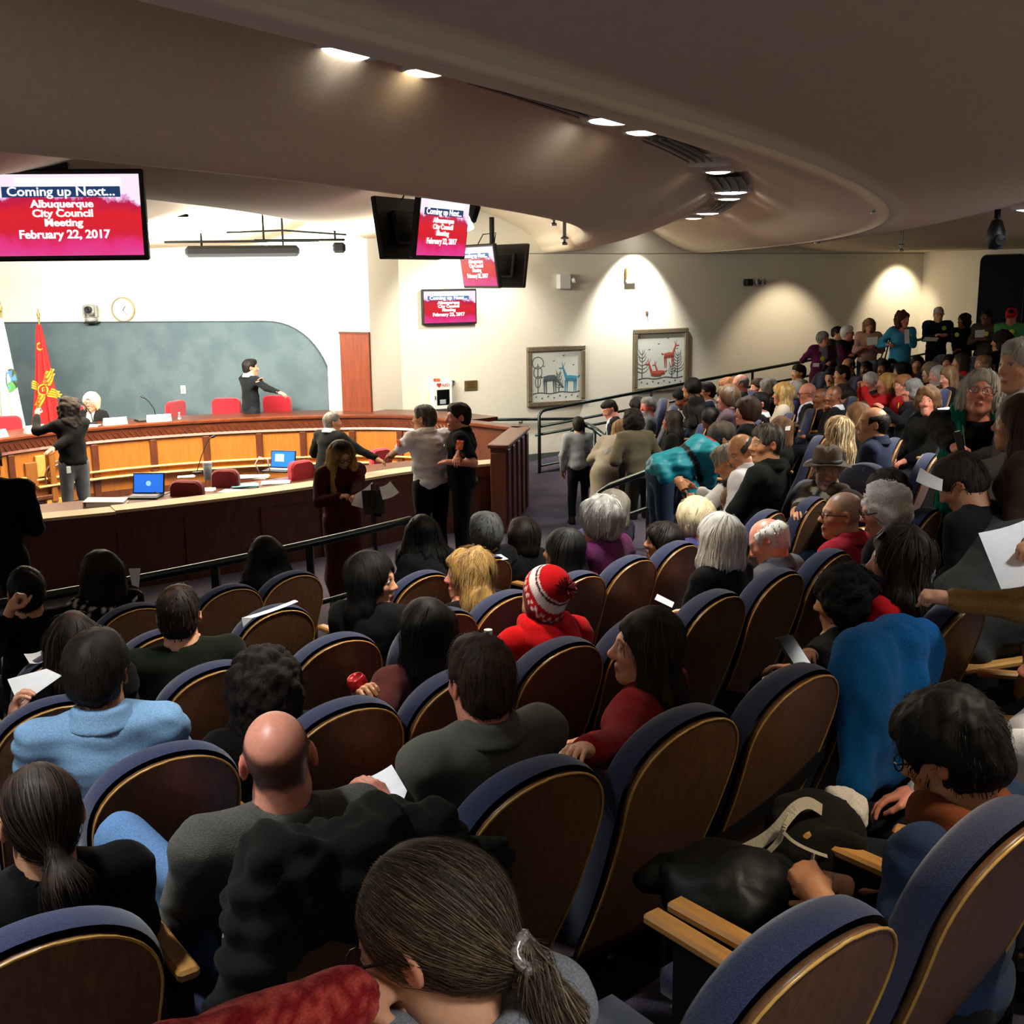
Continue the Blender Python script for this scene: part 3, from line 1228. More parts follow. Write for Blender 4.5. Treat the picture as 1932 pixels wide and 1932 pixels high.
def relax(V, F, n=1, w=.5):
    for _ in range(n):
        s_ = np.zeros_like(V)
        c = np.zeros(len(V))
        k = F.shape[1]
        for i in range(k):
            for j in ((i + 1) % k, (i - 1) % k):
                for q in range(3):
                    s_[:, q] += np.bincount(F[:, i], V[F[:, j], q], len(V))
                c += np.bincount(F[:, i], minlength=len(V))
        V = V * (1 - w) + w * s_ / np.maximum(c, 1)[:, None]
    return V.astype(np.float32)


def wob(P, freq, seed, oct_=3):
    """smooth pseudo-noise in about -1..1"""
    r = np.random.default_rng(seed)
    out = np.zeros(len(P))
    amp, tot = 1.0, 0
    for o in range(oct_):
        for _ in range(3):
            k = r.normal(size=3)
            k = k / np.linalg.norm(k) * freq * (1.9 ** o) * r.uniform(.7, 1.3)
            out += amp * np.sin(P @ k + r.uniform(0, 6.28) + 1.2 * np.sin(P @ np.roll(k, 1) * .7 + r.uniform(0, 6.28)))
        tot += amp * 3
        amp *= .55
    return out / tot * 1.6


def axis_grid(lo, hi, h, flo=None, fhi=None, fh=None):
    """grid line positions lo..hi spaced h, finer (fh) inside flo..fhi"""
    if flo is None:
        return np.arange(lo, hi + h, h)
    a = np.arange(flo, fhi + fh, fh)
    L = flo - np.arange(1, max(1, int((flo - lo) / h) + 2)) * h
    R_ = a[-1] + np.arange(1, max(1, int((hi - a[-1]) / h) + 2)) * h
    return np.concatenate([L[::-1], a, R_])


def rotm(yaw=0, pitch=0, roll=0):
    """head-style rotation: yaw ccw about z, pitch up about x, roll to the right ear about y (radians)"""
    return np.array((Matrix.Rotation(yaw, 3, 'Z') @ Matrix.Rotation(pitch, 3, 'X') @ Matrix.Rotation(roll, 3, 'Y')))


# ---- hands: modelled once, then copied into the bodies
def make_hand(h, curl, spread=.06, thumb=.5):
    """right hand; wrist at 0, fingers along +y, palm down (-z), thumb at -x"""
    g = SDF(np.arange(-.075, .075, h), np.arange(-.04, .21, h), np.arange(-.085, .04, h))
    g.ell((.0, .048, 0), (.040, .052, .0165), k=.01)
    g.cap((-.012, -.03, 0), (-.006, .03, 0), .025, .024, k=.02)
    g.cap((.012, -.03, 0), (.010, .03, 0), .024, .022, k=.02)
    for i, (x, ln, r) in enumerate(((-.030, .074, .0098), (-.010, .084, .0102), (.010, .078, .0098), (.029, .060, .0085))):
        y0 = .088 if i in (1, 2) else .082
        a = (i - 1.5) * spread
        p = np.array([x, y0, 0.002])
        seg = (ln * .45, ln * .32, ln * .28)
        ang = 0
        g.cap((x * .75, .045, .002), p, .0115, r * 1.08, k=.008)
        for j, sg in enumerate(seg):
            ang += curl * (1, 1.15, .8)[j] * (1 + .06 * (i - 1))
            d = np.array([math.sin(a), math.cos(a) * math.cos(ang), -math.sin(ang)])
            q = p + d * sg
            g.cap(p, q, r * (1 - .07 * j), r * (.93 - .07 * j), k=.003)
            p = q
    t0 = np.array([-.030, .022, -.006])
    t1 = np.array([-.058, .055, -.014 - .02 * thumb])
    t2 = np.array([-.060 + .022 * thumb, .085, -.020 - .030 * thumb])
    t3 = np.array([-.052 + .035 * thumb, .107, -.024 - .034 * thumb])
    g.cap(t0, t1, .016, .0125, k=.012)
    g.cap(t1, t2, .0118, .0105, k=.004)
    g.cap(t2, t3, .0105, .0085, k=.004)
    V, F = g.nets()
    return relax(V, F, 1, .35), F


HANDS = {}


def hand(kind, res):
    key = (kind, res)
    if key not in HANDS:
        curl = {'relax': .38, 'fist': 1.25, 'flat': .10, 'hold': .62}[kind]
        HANDS[key] = make_hand({'hi': .0042, 'mid': .0066, 'lo': .0092}[res], curl, .07 if kind == 'flat' else .04, {'fist': 1.2, 'hold': .9}.get(kind, .4))
    return HANDS[key]


SKIN = {'pale': hexc('#d9a283'), 'pink': hexc('#d99078'), 'warm': hexc('#d09a78'), 'tan': hexc('#bd8862'), 'brown': hexc('#8a5638'), 'dark': hexc('#54331f')}
M_skin = mat('skin', None, .40, nscale=90, var=.07, bump=.12, bdist=.0015, sss=.12, spec=.4)
M_cloth = mat('woven_cloth', None, .92, nscale=260, var=.16, detail=2, bump=.35, bdist=.003, sheen=.03, spec=.08)
M_knit = mat('knitted_cloth', None, .95, scale=(1, 1, 2.2), nscale=200, var=.3, detail=2, bump=.6, bdist=.004, sheen=.06, spec=.06)
M_denim = mat('denim_cloth', None, .9, nscale=300, var=.28, detail=2, bump=.3, bdist=.002, spec=.1)
M_shiny = mat('nylon_cloth', None, .5, nscale=120, var=.1, bump=.2, bdist=.004, spec=.3)
M_hair = mat('hair', None, .62, nscale=300, var=.25, detail=3, spec=.22)
M_fuzz = mat('curly_hair', None, .75, nscale=260, var=.45, detail=4, bump=.7, bdist=.006, spec=.25)
M_frame = mat('spectacle_frame', hexc('#15110f'), .3, nscale=60, var=.1)
M_lens = mat('spectacle_lens', hexc('#dfe6e6'), .05, nscale=20, var=.02, alpha=.9)
M_leather = mat('shoe_leather', None, .4, nscale=120, var=.15, spec=.4)
CLOTH = {'cloth': M_cloth, 'knit': M_knit, 'denim': M_denim, 'shiny': M_shiny}
HAIRC = {'black': hexc('#0b0908'), 'dkbrown': hexc('#1a110b'), 'brown': hexc('#39261a'), 'ltbrown': hexc('#62462c'), 'auburn': hexc('#56301c'), 'blond': hexc('#b08a4c'),
         'dkblond': hexc('#7d6140'), 'platinum': hexc('#d9c9a2'), 'grey': hexc('#77736c'), 'dkgrey': hexc('#3d3a35'), 'white': hexc('#cfcbc2'), 'silver': hexc('#a9a59c'), 'bluegrey': hexc('#50514f'), 'reddish': hexc('#94603a')}


def c3(c, k=1.0):
    return hexc(c, k) if isinstance(c, str) else tuple(q * k for q in c)


def ik(Sh, H, l1, l2, pole):
    """elbow position for shoulder Sh, hand H"""
    Sh, H, pole = (np.asarray(q, float) for q in (Sh, H, pole))
    v = H - Sh
    d = np.linalg.norm(v)
    if d > (l1 + l2) * .995:
        H = Sh + v / d * (l1 + l2) * .995
        v = H - Sh
        d = np.linalg.norm(v)
    u = v / d
    a = (l1 * l1 - l2 * l2 + d * d) / (2 * d)
    h = math.sqrt(max(1e-6, l1 * l1 - a * a))
    w_ = pole - u * (pole @ u)
    w_ /= max(np.linalg.norm(w_), 1e-6)
    return Sh + u * a + w_ * h, H


def head_sdf(g, c, H, s, sex='m', ears=True, nose=1.0, jaw=1.0):
    """adds a head with face; c centre (mid height), H rotation, s scale"""
    P = lambda x, y, z: c + H @ (np.array([x, y, z]) * s)
    E = lambda x, y, z, r, k=.02, op='u', R=None: g.ell(P(x, y, z), np.array(r) * s, H if R is None else H @ R, k * s, op)
    K = lambda a, b, ra, rb=None, k=.015, op='u': g.cap(P(*a), P(*b), ra * s, (ra if rb is None else rb) * s, k * s, op)
    f = sex == 'f'
    E(0, -.014, .032, (.0735, .093, .084), .02)
    E(0, .030, -.030, (.0585, .060, .078), .04)
    jw = (.050 if f else .056) * jaw
    K((-jw * .72, .005, -.072), (0, .058, -.095), .024, .021, .03)
    K((jw * .72, .005, -.072), (0, .058, -.095), .024, .021, .03)
    E(0, .068, -.096, (.019, .016, .016), .02)
    for sx in (-1, 1):
        E(sx * .036, .058, -.022, (.022, .022, .02), .02)
        E(sx * .031, .094, .010, (.0165, .013, .011), .012, 's')
        K((sx * .014, .082, .026), (sx * .044, .068, .028), .008 if f else .0095, .006, .014)
        E(sx * .0305, .0765, .0075, (.0135, .0125, .0125), .003)
        E(sx * .0115, .095, -.030, (.0085 * nose, .011, .0075), .008)
        if ears:
            R = np.array(Matrix.Rotation(sx * .42, 3, 'Z') @ Matrix.Rotation(-.18, 3, 'X'))
            E(sx * .0795, -.008, .0, (.0095, .0185, .032), .008, R=R)
            E(sx * .0845, -.004, .002, (.006, .0095, .018), .006, 's', R=R)
    K((0, .080, .016), (0, .104 + .004 * (nose - 1), -.020), .0085 * nose, .0105 * nose, .014)
    E(0, .106, -.025, (.0105 * nose, .0095 * nose, .0095), .01)
    E(0, .086, -.0615, (.023, .011, .0075), .01)
    E(0, .083, -.0735, (.019, .011, .007), .010)
    K((-.021, .098, -.0665), (.021, .098, -.0665), .0028, None, .004, 's')


def head_col(q, base, spec):
    """albedo over the head, q = head coordinates at scale 1"""
    n = len(q)
    col = np.tile(np.array(base, np.float32), (n, 1))
    x, y, z = np.abs(q[:, 0]), q[:, 1], q[:, 2]

    def mixin(m, c, a=1.0):
        m = np.clip(m, 0, 1)[:, None] * a
        col[:] = col * (1 - m) + np.array(c, np.float32) * m
    sm = lambda v, e0, e1: np.clip((v - e0) / (e1 - e0), 0, 1)
    red = np.array([base[0] * 1.02, base[1] * .72, base[2] * .68])
    mixin(np.exp(-((x - .042) ** 2 + (z + .03) ** 2) / .0006) * (y > .02), red, .6)
    mixin(np.exp(-(x ** 2 + (z + .026) ** 2) / .0002) * (y > .09), red, .6)
    mixin((x > .074) * 1.0 * (y < .03), red, .7)
    lipc = np.array([base[0] * .85, base[1] * .45, base[2] * .45]) if spec.get('sex') == 'f' else np.array([base[0] * .85, base[1] * .6, base[2] * .58])
    if spec.get('lips'):
        lipc = np.array(c3(spec['lips']))
    mixin((1 - sm(np.abs(z + .0675), .006, .012)) * (1 - sm(x, .019, .026)) * (y > .07), lipc, .9)
    mixin((1 - sm(np.abs(z + .0667), .001, .003)) * (1 - sm(x, .018, .023)) * (y > .07), np.array(base) * .25, .8)
    hc = np.array(spec['hairc']) if spec.get('hairc') is not None else np.array(base) * .3
    brow = np.array(c3(spec['brow'])) if spec.get('brow') else hc * .9
    zb = .0285 + .006 * np.sin(np.clip(x / .05, 0, 1) * PI)
    mixin((1 - sm(np.abs(z - zb + .002), .0025, .0055)) * sm(x, .010, .015) * (1 - sm(x, .046, .052)) * (y > .045), brow, .85)
    # lashes and eyes
    ex = x - .0305
    lid = (1 - sm(np.abs(np.hypot(ex / 1.25, (z - .0085)) - .0088), .0008, .0028)) * (y > .06) * (z > .006)
    mixin(lid, (.03, .02, .015), .8)
    inside = (1 - sm(np.hypot(ex / 1.55, z - .0075), .0062, .0078)) * (y > .06)
    mixin(inside, (.72, .68, .64), .95)
    iris = (1 - sm(np.hypot(ex, z - .0075), .0046, .006)) * (y > .06)
    mixin(iris, c3(spec.get('iris', '#2a1a10')), 1)
    if spec.get('beard') is not None:
        bc = np.array(c3(spec['beard']))
        m = sm(-z, .034, .05) * sm(y, -.01, .02) + (np.abs(z + .050) < .010) * (x < .034) * (y > .06)
        mouth = (np.abs(z + .0675) < .009) * (x < .02)
        mixin(np.clip(m, 0, 1) * (1 - mouth), bc, spec.get('beardk', .85))
    st = spec.get('stubble')                        # short shaved hair painted as pigment on the scalp
    if st is not None:
        nzv = .008 * wob(q, 70, 5)
        line = np.where(y > .02, .062 + (y - .02) * .1, -.055 + np.clip(y + .03, 0, .05) * 1.2)
        m = sm(z + nzv, line, line + .02) * (1 - sm(y, .074, .088))
        earz = (x > .068) & (z < .03) & (y > -.03)
        m = m * (1 - earz)
        if spec.get('crown'):                       # bald crown: within this angle of an axis tilted back
            dv = q - np.array([0, -.012, .015])
            dv = dv / np.linalg.norm(dv, axis=1, keepdims=True)
            ax_ = np.array([0, -.42, .91])
            an = np.degrees(np.arccos(np.clip(dv @ ax_, -1, 1))) + 260 * nzv
            m = m * sm(an, spec['crown'] - 4, spec['crown'] + 7) * (1 - (q[:, 1] > .025) * (q[:, 2] > .0))
        mixin(m, st, spec.get('stubk', .8))
    return col


def strands(g, V, N, style, spec, head, count, width, length, seed):
    """thin hair strands laid over the hair surface, as narrow ribbons"""
    r = np.random.default_rng(seed)
    if len(V) == 0 or count == 0:
        return None
    idx = r.integers(0, len(V), count)
    p, n = V[idx].astype(float), N[idx].astype(float)
    c, H, s = head
    G = np.gradient(g.f, *[float(a[1] - a[0]) for a in g.ax])
    o = np.array([a[0] for a in g.ax])
    hs = np.array([a[1] - a[0] for a in g.ax])
    shp = np.array(g.f.shape) - 1
    steps = 6
    lift = r.uniform(.0008, .0045, count)[:, None] * spec.get('lift', 1) * (1.0 if width < .002 else 1.3)
    crown = c + H @ np.array([.005, -.055, .10]) * s
    tie = spec.get('tie')
    wv = r.uniform(-1, 1, (count, 3))
    L = length * r.uniform(.5, 1.2, count)[:, None] / steps
    pts, nor = [], []
    for k in range(steps + 1):
        ii = np.clip(((p - o) / hs + .5).astype(int), 0, shp)
        gr = np.stack([G[a][ii[:, 0], ii[:, 1], ii[:, 2]] for a in range(3)], 1)
        gr /= np.maximum(np.linalg.norm(gr, axis=1, keepdims=True), 1e-6)
        phi = g.f[ii[:, 0], ii[:, 1], ii[:, 2]][:, None]
        pts.append(p + gr * lift * (1 - .4 * k / steps))
        nor.append(gr)
        if style == 'curly':
            d = np.cross(gr, wv) + .4 * wv + gr * .25
            wv = wv + .9 * r.uniform(-1, 1, (count, 3))
        elif tie is not None:
            d = (tie - p) * np.where(np.sum((p - tie) * (tie - c), 1) > 0, -1.0, 1.0)[:, None] + np.array([0, 0, -.02])
            d /= np.maximum(np.linalg.norm(d, axis=1, keepdims=True), .02)
            d = d + .05 * wv
        else:
            d = (p - crown)
            d /= np.maximum(np.linalg.norm(d, axis=1, keepdims=True), .02)
            d = d * spec.get('comb', .7) + np.array([0, 0, -1.0]) * spec.get('fall', .8) + spec.get('wave', .15) * (wv + np.roll(wv, 1, 1) * math.sin(k * 1.9)) + H @ np.array(spec.get('sweep', (0, 0, 0)))
        d = d - gr * np.sum(d * gr, 1, keepdims=True) * (.9 if style != 'curly' else .5)
        d /= np.maximum(np.linalg.norm(d, axis=1, keepdims=True), 1e-6)
        p = p + d * L - gr * np.clip(phi, -.01, .01) * .6
    pts, nor = np.stack(pts, 1), np.stack(nor, 1)
    fq = ((pts - c) @ H) / s                         # keep the face clear
    inface = ((fq[:, :, 0] / .066) ** 2 + ((fq[:, :, 1] - .105) / .068) ** 2 + ((fq[:, :, 2] + .030) / .088) ** 2 < 1).any(1)
    pts, nor = pts[~inface], nor[~inface]
    count = len(pts)
    if count == 0:
        return None
    t = np.gradient(pts, axis=1)
    sd = np.cross(t, nor)
    sd /= np.maximum(np.linalg.norm(sd, axis=2, keepdims=True), 1e-6)
    wz = width * np.array([.7, 1, 1, 1, .9, .65, .2])[None, :, None] * r.uniform(.6, 1.3, (count, 1, 1))
    A, B = pts - sd * wz, pts + sd * wz
    VV = np.stack([A, B], 2).reshape(-1, 3)
    base = (np.arange(count) * (steps + 1) * 2)[:, None]
    q = np.arange(steps)[None, :] * 2 + base
    F = np.stack([q, q + 1, q + 3, q + 2], 2).reshape(-1, 4)
    tint = r.uniform(.7, 1.35, (count, 1, 1)) * np.ones((1, (steps + 1) * 2, 1))
    return VV, F, tint.reshape(-1, 1)


HAIR_TAB = {}


def build_hair(sp, c, H, s, nb, parent, res, seed):
    """hair of one head as its own mesh: cap, lengths, then fine strands on the nearer heads"""
    st = sp['hair']
    if st in ('none', 'shaved'):
        return None
    h = res['hair']
    f = sp['sex'] == 'f'
    P = lambda x, y, z: c + H @ (np.array([x, y, z]) * s)
    yaw = math.atan2(-H[0, 1], H[1, 1])
    Yw = rotm(yaw)
    W = lambda x, y, z: c + Yw @ (np.array([x, y, z]) * s)      # hangs with gravity
    lo, hi = c - .21 * s, c + .21 * s
    if st in ('long', 'vlong', 'wavy', 'pony', 'lowpony', 'flow'):
        lo = lo - np.array([.06, .06, {'vlong': .38, 'long': .26, 'flow': .30, 'wavy': .22, 'pony': .2, 'lowpony': .2}[st]]) * s
        hi = hi + np.array([.06, .06, 0])
    g = SDF(*[np.arange(a, b + h, h) for a, b in zip(lo, hi)])
    E = lambda x, y, z, r, k=.02, op='u': g.ell(P(x, y, z), np.array(r) * s, H, k * s, op)
    t = sp.get('thick', .010)
    vol = sp.get('vol', 1.0)
    face_cut = lambda w_, d_, zt, y0=.10: E(0, y0, -.045, (w_, d_, .045 + zt), .012, 's')
    if st == 'short':
        E(0, -.016, .034, (.0745 + t, .094 + t, .084 + t * 1.25), .02)
        E(0, -.045, -.030, (.062 + t * .6, .062 + t * .5, .060), .03)
        E(0, .040, .085, (.050, .045, .026 + t * .8), .03)
        face_cut(.085, .078, .058, .112)
        for sx in (-1, 1):
            E(sx * .086, .012, -.028, (.026, .050, .048), .012, 's')
        g.plane(P(0, -.03, -.082), -H[:, 2])
    elif st == 'fringe':                            # horseshoe round a bald crown
        E(0, -.018, .022, (.0775 + t * .8, .097 + t * .9, .080), .02)
        E(0, -.05, -.035, (.058, .055, .055), .03)
        E(0, .008, .12, (.082, .110 + sp.get('crown', .0), .085), .012, 's')
        face_cut(.10, .085, .2, .105)
        for sx in (-1, 1):
            E(sx * .088, .012, -.02, (.024, .046, .046), .012, 's')
        g.plane(P(0, -.03, -.080), -H[:, 2])
    elif st in ('bob', 'mop'):
        E(0, -.018, .034, (.078 + t, .098 + t, .088 + t), .02)
        ln = sp.get('len', .11)
        for sx in (-1, 1):
            g.cap(P(sx * .068, -.02, .02), W(sx * .078 * vol, -.015, -ln), .040 * s, .036 * vol * s, .035 * s)
            g.cap(P(sx * .05, -.06, .03), W(sx * .045 * vol, -.070, -ln), .045 * s, .040 * vol * s, .035 * s)
        g.cap(P(0, -.07, .03), W(0, -.08, -ln), .05 * s, .045 * s, .03 * s)
        if st == 'mop':
            E(0, .055, .060, (.062, .045, .045), .03)
            face_cut(.066, .07, .045, .12)
        else:
            face_cut(.058, .085, .066, .115)
        E(0, .02, -.15, (.05, .075, .09), .02, 's')
    elif st in ('long', 'vlong', 'wavy', 'flow'):
        E(0, -.018, .034, (.078 + t, .098 + t, .088 + t), .02)
        ln = {'long': .32, 'vlong': .48, 'wavy': .27, 'flow': .40}[st] * sp.get('lenk', 1)
        back = sp.get('back', .10)
        for i, x in enumerate((-.075, -.045, 0, .045, .075)):
            m = W(x * 1.05 * vol, -.055 - .03 * (1 - abs(x) / .08), -.13)
            e = W(x * 1.1 * vol, -back + .03 * abs(x) / .08, -ln * (1 - .12 * (i % 2)))
            g.cap(P(x * .85, -.045, .03), m, .040 * s, .040 * vol * s, .035 * s)
            g.cap(m, e, .040 * vol * s, .026 * vol * s, .035 * s)
        for sx in (-1, 1):
            fr = sp.get('front', .025)
            m = W(sx * .083 * vol, .0, -.10)
            e = W(sx * .095 * vol, fr, -ln * (.85 if sp.get('frontlen') else .55))
            g.cap(P(sx * .070, .005, .02), m, .030 * s, .030 * vol * s, .03 * s)
            g.cap(m, e, .030 * vol * s, .022 * s, .03 * s)
        face_cut(.060, .088, .068, .118)
    elif st == 'curly':
        r = sp.get('r', .125)
        E(0, -.022, .030, (r * .92, r * 1.0, r * .98), .02)
        E(0, -.05, -.04, (r * .75, r * .65, r * .70), .04)
        for sx in (-1, 1):
            E(sx * .055, -.02, -.03 - sp.get('len', .0), (r * .5, r * .55, r * .6 + sp.get('len', 0) * .6), .03)
        face_cut(.060, .095, .062, .125)
    elif st == 'crop':                              # full but short womens/older cut with volume
        E(0, -.018, .034, (.078 + t * 1.4, .098 + t * 1.4, .088 + t * 1.6), .02)
        E(0, -.055, -.02, (.070, .062, .075), .04)
        for sx in (-1, 1):
            E(sx * .072, -.01, -.02, (.022, .045, .05), .03)
        E(0, .055, .078, (.055, .035, .030), .03)
        face_cut(.064, .078, .054, .118)
        g.plane(P(0, -.03, -.095), -H[:, 2])
    elif st in ('pony', 'lowpony', 'updo'):
        E(0, -.016, .034, (.0755 + t * .8, .095 + t * .9, .085 + t), .02)
        E(0, -.05, -.015, (.062, .060, .060), .03)
        face_cut(.070, .085, .066, .112)
        for sx in (-1, 1):
            E(sx * .088, .015, -.025, (.024, .042, .042), .012, 's')
        g.plane(P(0, -.02, -.078), -H[:, 2])
        tz = {'pony': .01, 'lowpony': -.05, 'updo': .07}[st]
        ty = {'pony': -.125, 'lowpony': -.125, 'updo': -.10}[st]
        if st == 'updo':
            E(0, ty, tz, (.042, .04, .04), .015)
        else:
            pd = np.array(sp.get('tail', (0, -.05, -.2)))
            a = P(0, ty, tz)
            g.cap(P(0, -.09, tz + .01), a, .03 * s, .016 * s, .02 * s)
            m = a + Yw @ (np.array([pd[0] * .4, pd[1] * .8, pd[2] * .25])) * s
            e = a + Yw @ pd * s
            tw = sp.get('tailw', 1)
            g.cap(a, m, .016 * s, .036 * tw * s, .012 * s)
            g.cap(m, e, .036 * tw * s, .018 * tw * s, .02 * s)
            sp['tie'] = P(0, ty, tz) if sp.get('tietrace', True) else None
    V, F = g.nets()
    if len(V) == 0:
        return None
    V = relax(V, F, 1, .5)
    N = vnormals(V, F)
    curly = st == 'curly' or sp.get('curls')
    amp = {'curly': .015, 'wavy': .013, 'flow': .006, 'short': .0055, 'crop': .0075, 'mop': .008, 'fringe': .0012}.get(st, .0042) * s * sp.get('rough', 1) * (1.6 if sp.get('curls') else 1)
    fr = {'curly': 75, 'wavy': 38, 'short': 62, 'crop': 55, 'mop': 55}.get(st, 45)
    q = (V - c) @ H
    V = V + N * (amp * wob(V * (np.array([1, 1, .35]) if not curly else 1), fr, seed, 3))[:, None]
    hc = np.array(c3(HAIRC.get(sp['hc'], sp['hc']) if isinstance(sp['hc'], str) else sp['hc']))
    col = np.tile(hc, (len(V), 1)) * (1 + .22 * wob(V * np.array([1, 1, .2]), 90, seed + 3, 2))[:, None]
    if sp.get('roots'):
        m = np.clip((q[:, 2] / s - sp.get('rootz', -.02)) / .08, 0, 1)[:, None]
        col = col * (1 - m) + np.array(c3(HAIRC[sp['roots']])) * m
    if sp.get('streak'):
        m = np.clip(wob(V * np.array([1, 1, .12]), 120, seed + 9, 2) * 1.5 - .2, 0, 1)[:, None]
        col = col * (1 - m) + np.array(c3(HAIRC.get(sp['streak'], sp['streak']))) * m
    Fs = [F]
    if res['strands'] and not (sp.get('curls') and res['strands'] < 100):
        n = int(res['strands'] * sp.get('dens', 1) * (1.5 if st in ('vlong', 'long', 'wavy', 'flow') else 1))
        ln = {'short': .045, 'fringe': .03, 'crop': .06, 'curly': .035, 'bob': .14, 'mop': .09, 'updo': .08}.get(st, .24)
        R = strands(g, V, vnormals(V, F), 'curly' if curly else st, sp, (c, H, s), n, res['sw'] * sp.get('swk', 1), ln * s, seed)
        if R is not None:
            sV, sF, tint = R
            j = np.argmin if False else None
            sc = np.tile(hc, (len(sV), 1)) * tint
            if sp.get('roots'):
                qs = ((sV - c) @ H)[:, 2] / s
                m = np.clip((qs - sp.get('rootz', -.02)) / .08, 0, 1)[:, None]
                sc = sc * (1 - m) + np.array(c3(HAIRC[sp['roots']])) * m * tint
            if sp.get('streak'):
                m = (np.random.default_rng(seed).uniform(0, 1, len(sV) // 14 + 1) < .4).repeat(14)[:len(sV), None]
                sc = sc * (1 - m) + np.array(c3(HAIRC.get(sp['streak'], sp['streak']))) * m * tint
            Fs.append(sF + len(V))
            V = np.concatenate([V, sV])
            col = np.concatenate([col, sc])
    me = np_mesh('hair', V, np.concatenate(Fs), np.clip(col, 0, 1))
    return link('hair', me, M_fuzz if curly else M_hair, parent)


def glasses(c, H, s, parent, m=None, r=.021, thick=.0022):
    mb = MB()
    P = lambda x, y, z: c + H @ (np.array([x, y, z]) * s)
    for sx in (-1, 1):
        ring_ = [P(sx * .032 + r * 1.15 * math.cos(a), .101, .004 + r * .85 * math.sin(a)) for a in np.linspace(0, 2 * PI, 13)]
        mb.tube(ring_, thick, 5)
        mb.tube([P(sx * .056, .099, .012), P(sx * .076, .085, .013), P(sx * .083, .0, .012), P(sx * .084, -.02, -.005)], thick, 5)
    mb.tube([P(-.010, .103, .009), P(0, .108, .011), P(.010, .103, .009)], thick, 5)
    g = mb.build('glasses', m or M_frame, parent)
    return g


PEOPLE = []


def floor_at(x, y):
    rho = math.hypot(x - RC[0], y - RC[1])
    n = math.floor((org(0) + .35 - rho) / .97)
    return (WELL if n > 4 else frow(max(n, -4))), n


def solve_row(px, py, n, hy):
    d = ray(px, py)
    rho = org(n) - hy
    a = float(d[:2] @ d[:2])
    b = -2 * float(d[:2] @ RC)
    c = float(RC @ RC - rho ** 2)
    D = b * b - 4 * a * c
    if D < 0:
        return -b / 2 / a
    y0, y1 = (-b - math.sqrt(D)) / 2 / a, (-b + math.sqrt(D)) / 2 / a
    return y0 if y0 > .3 else y1


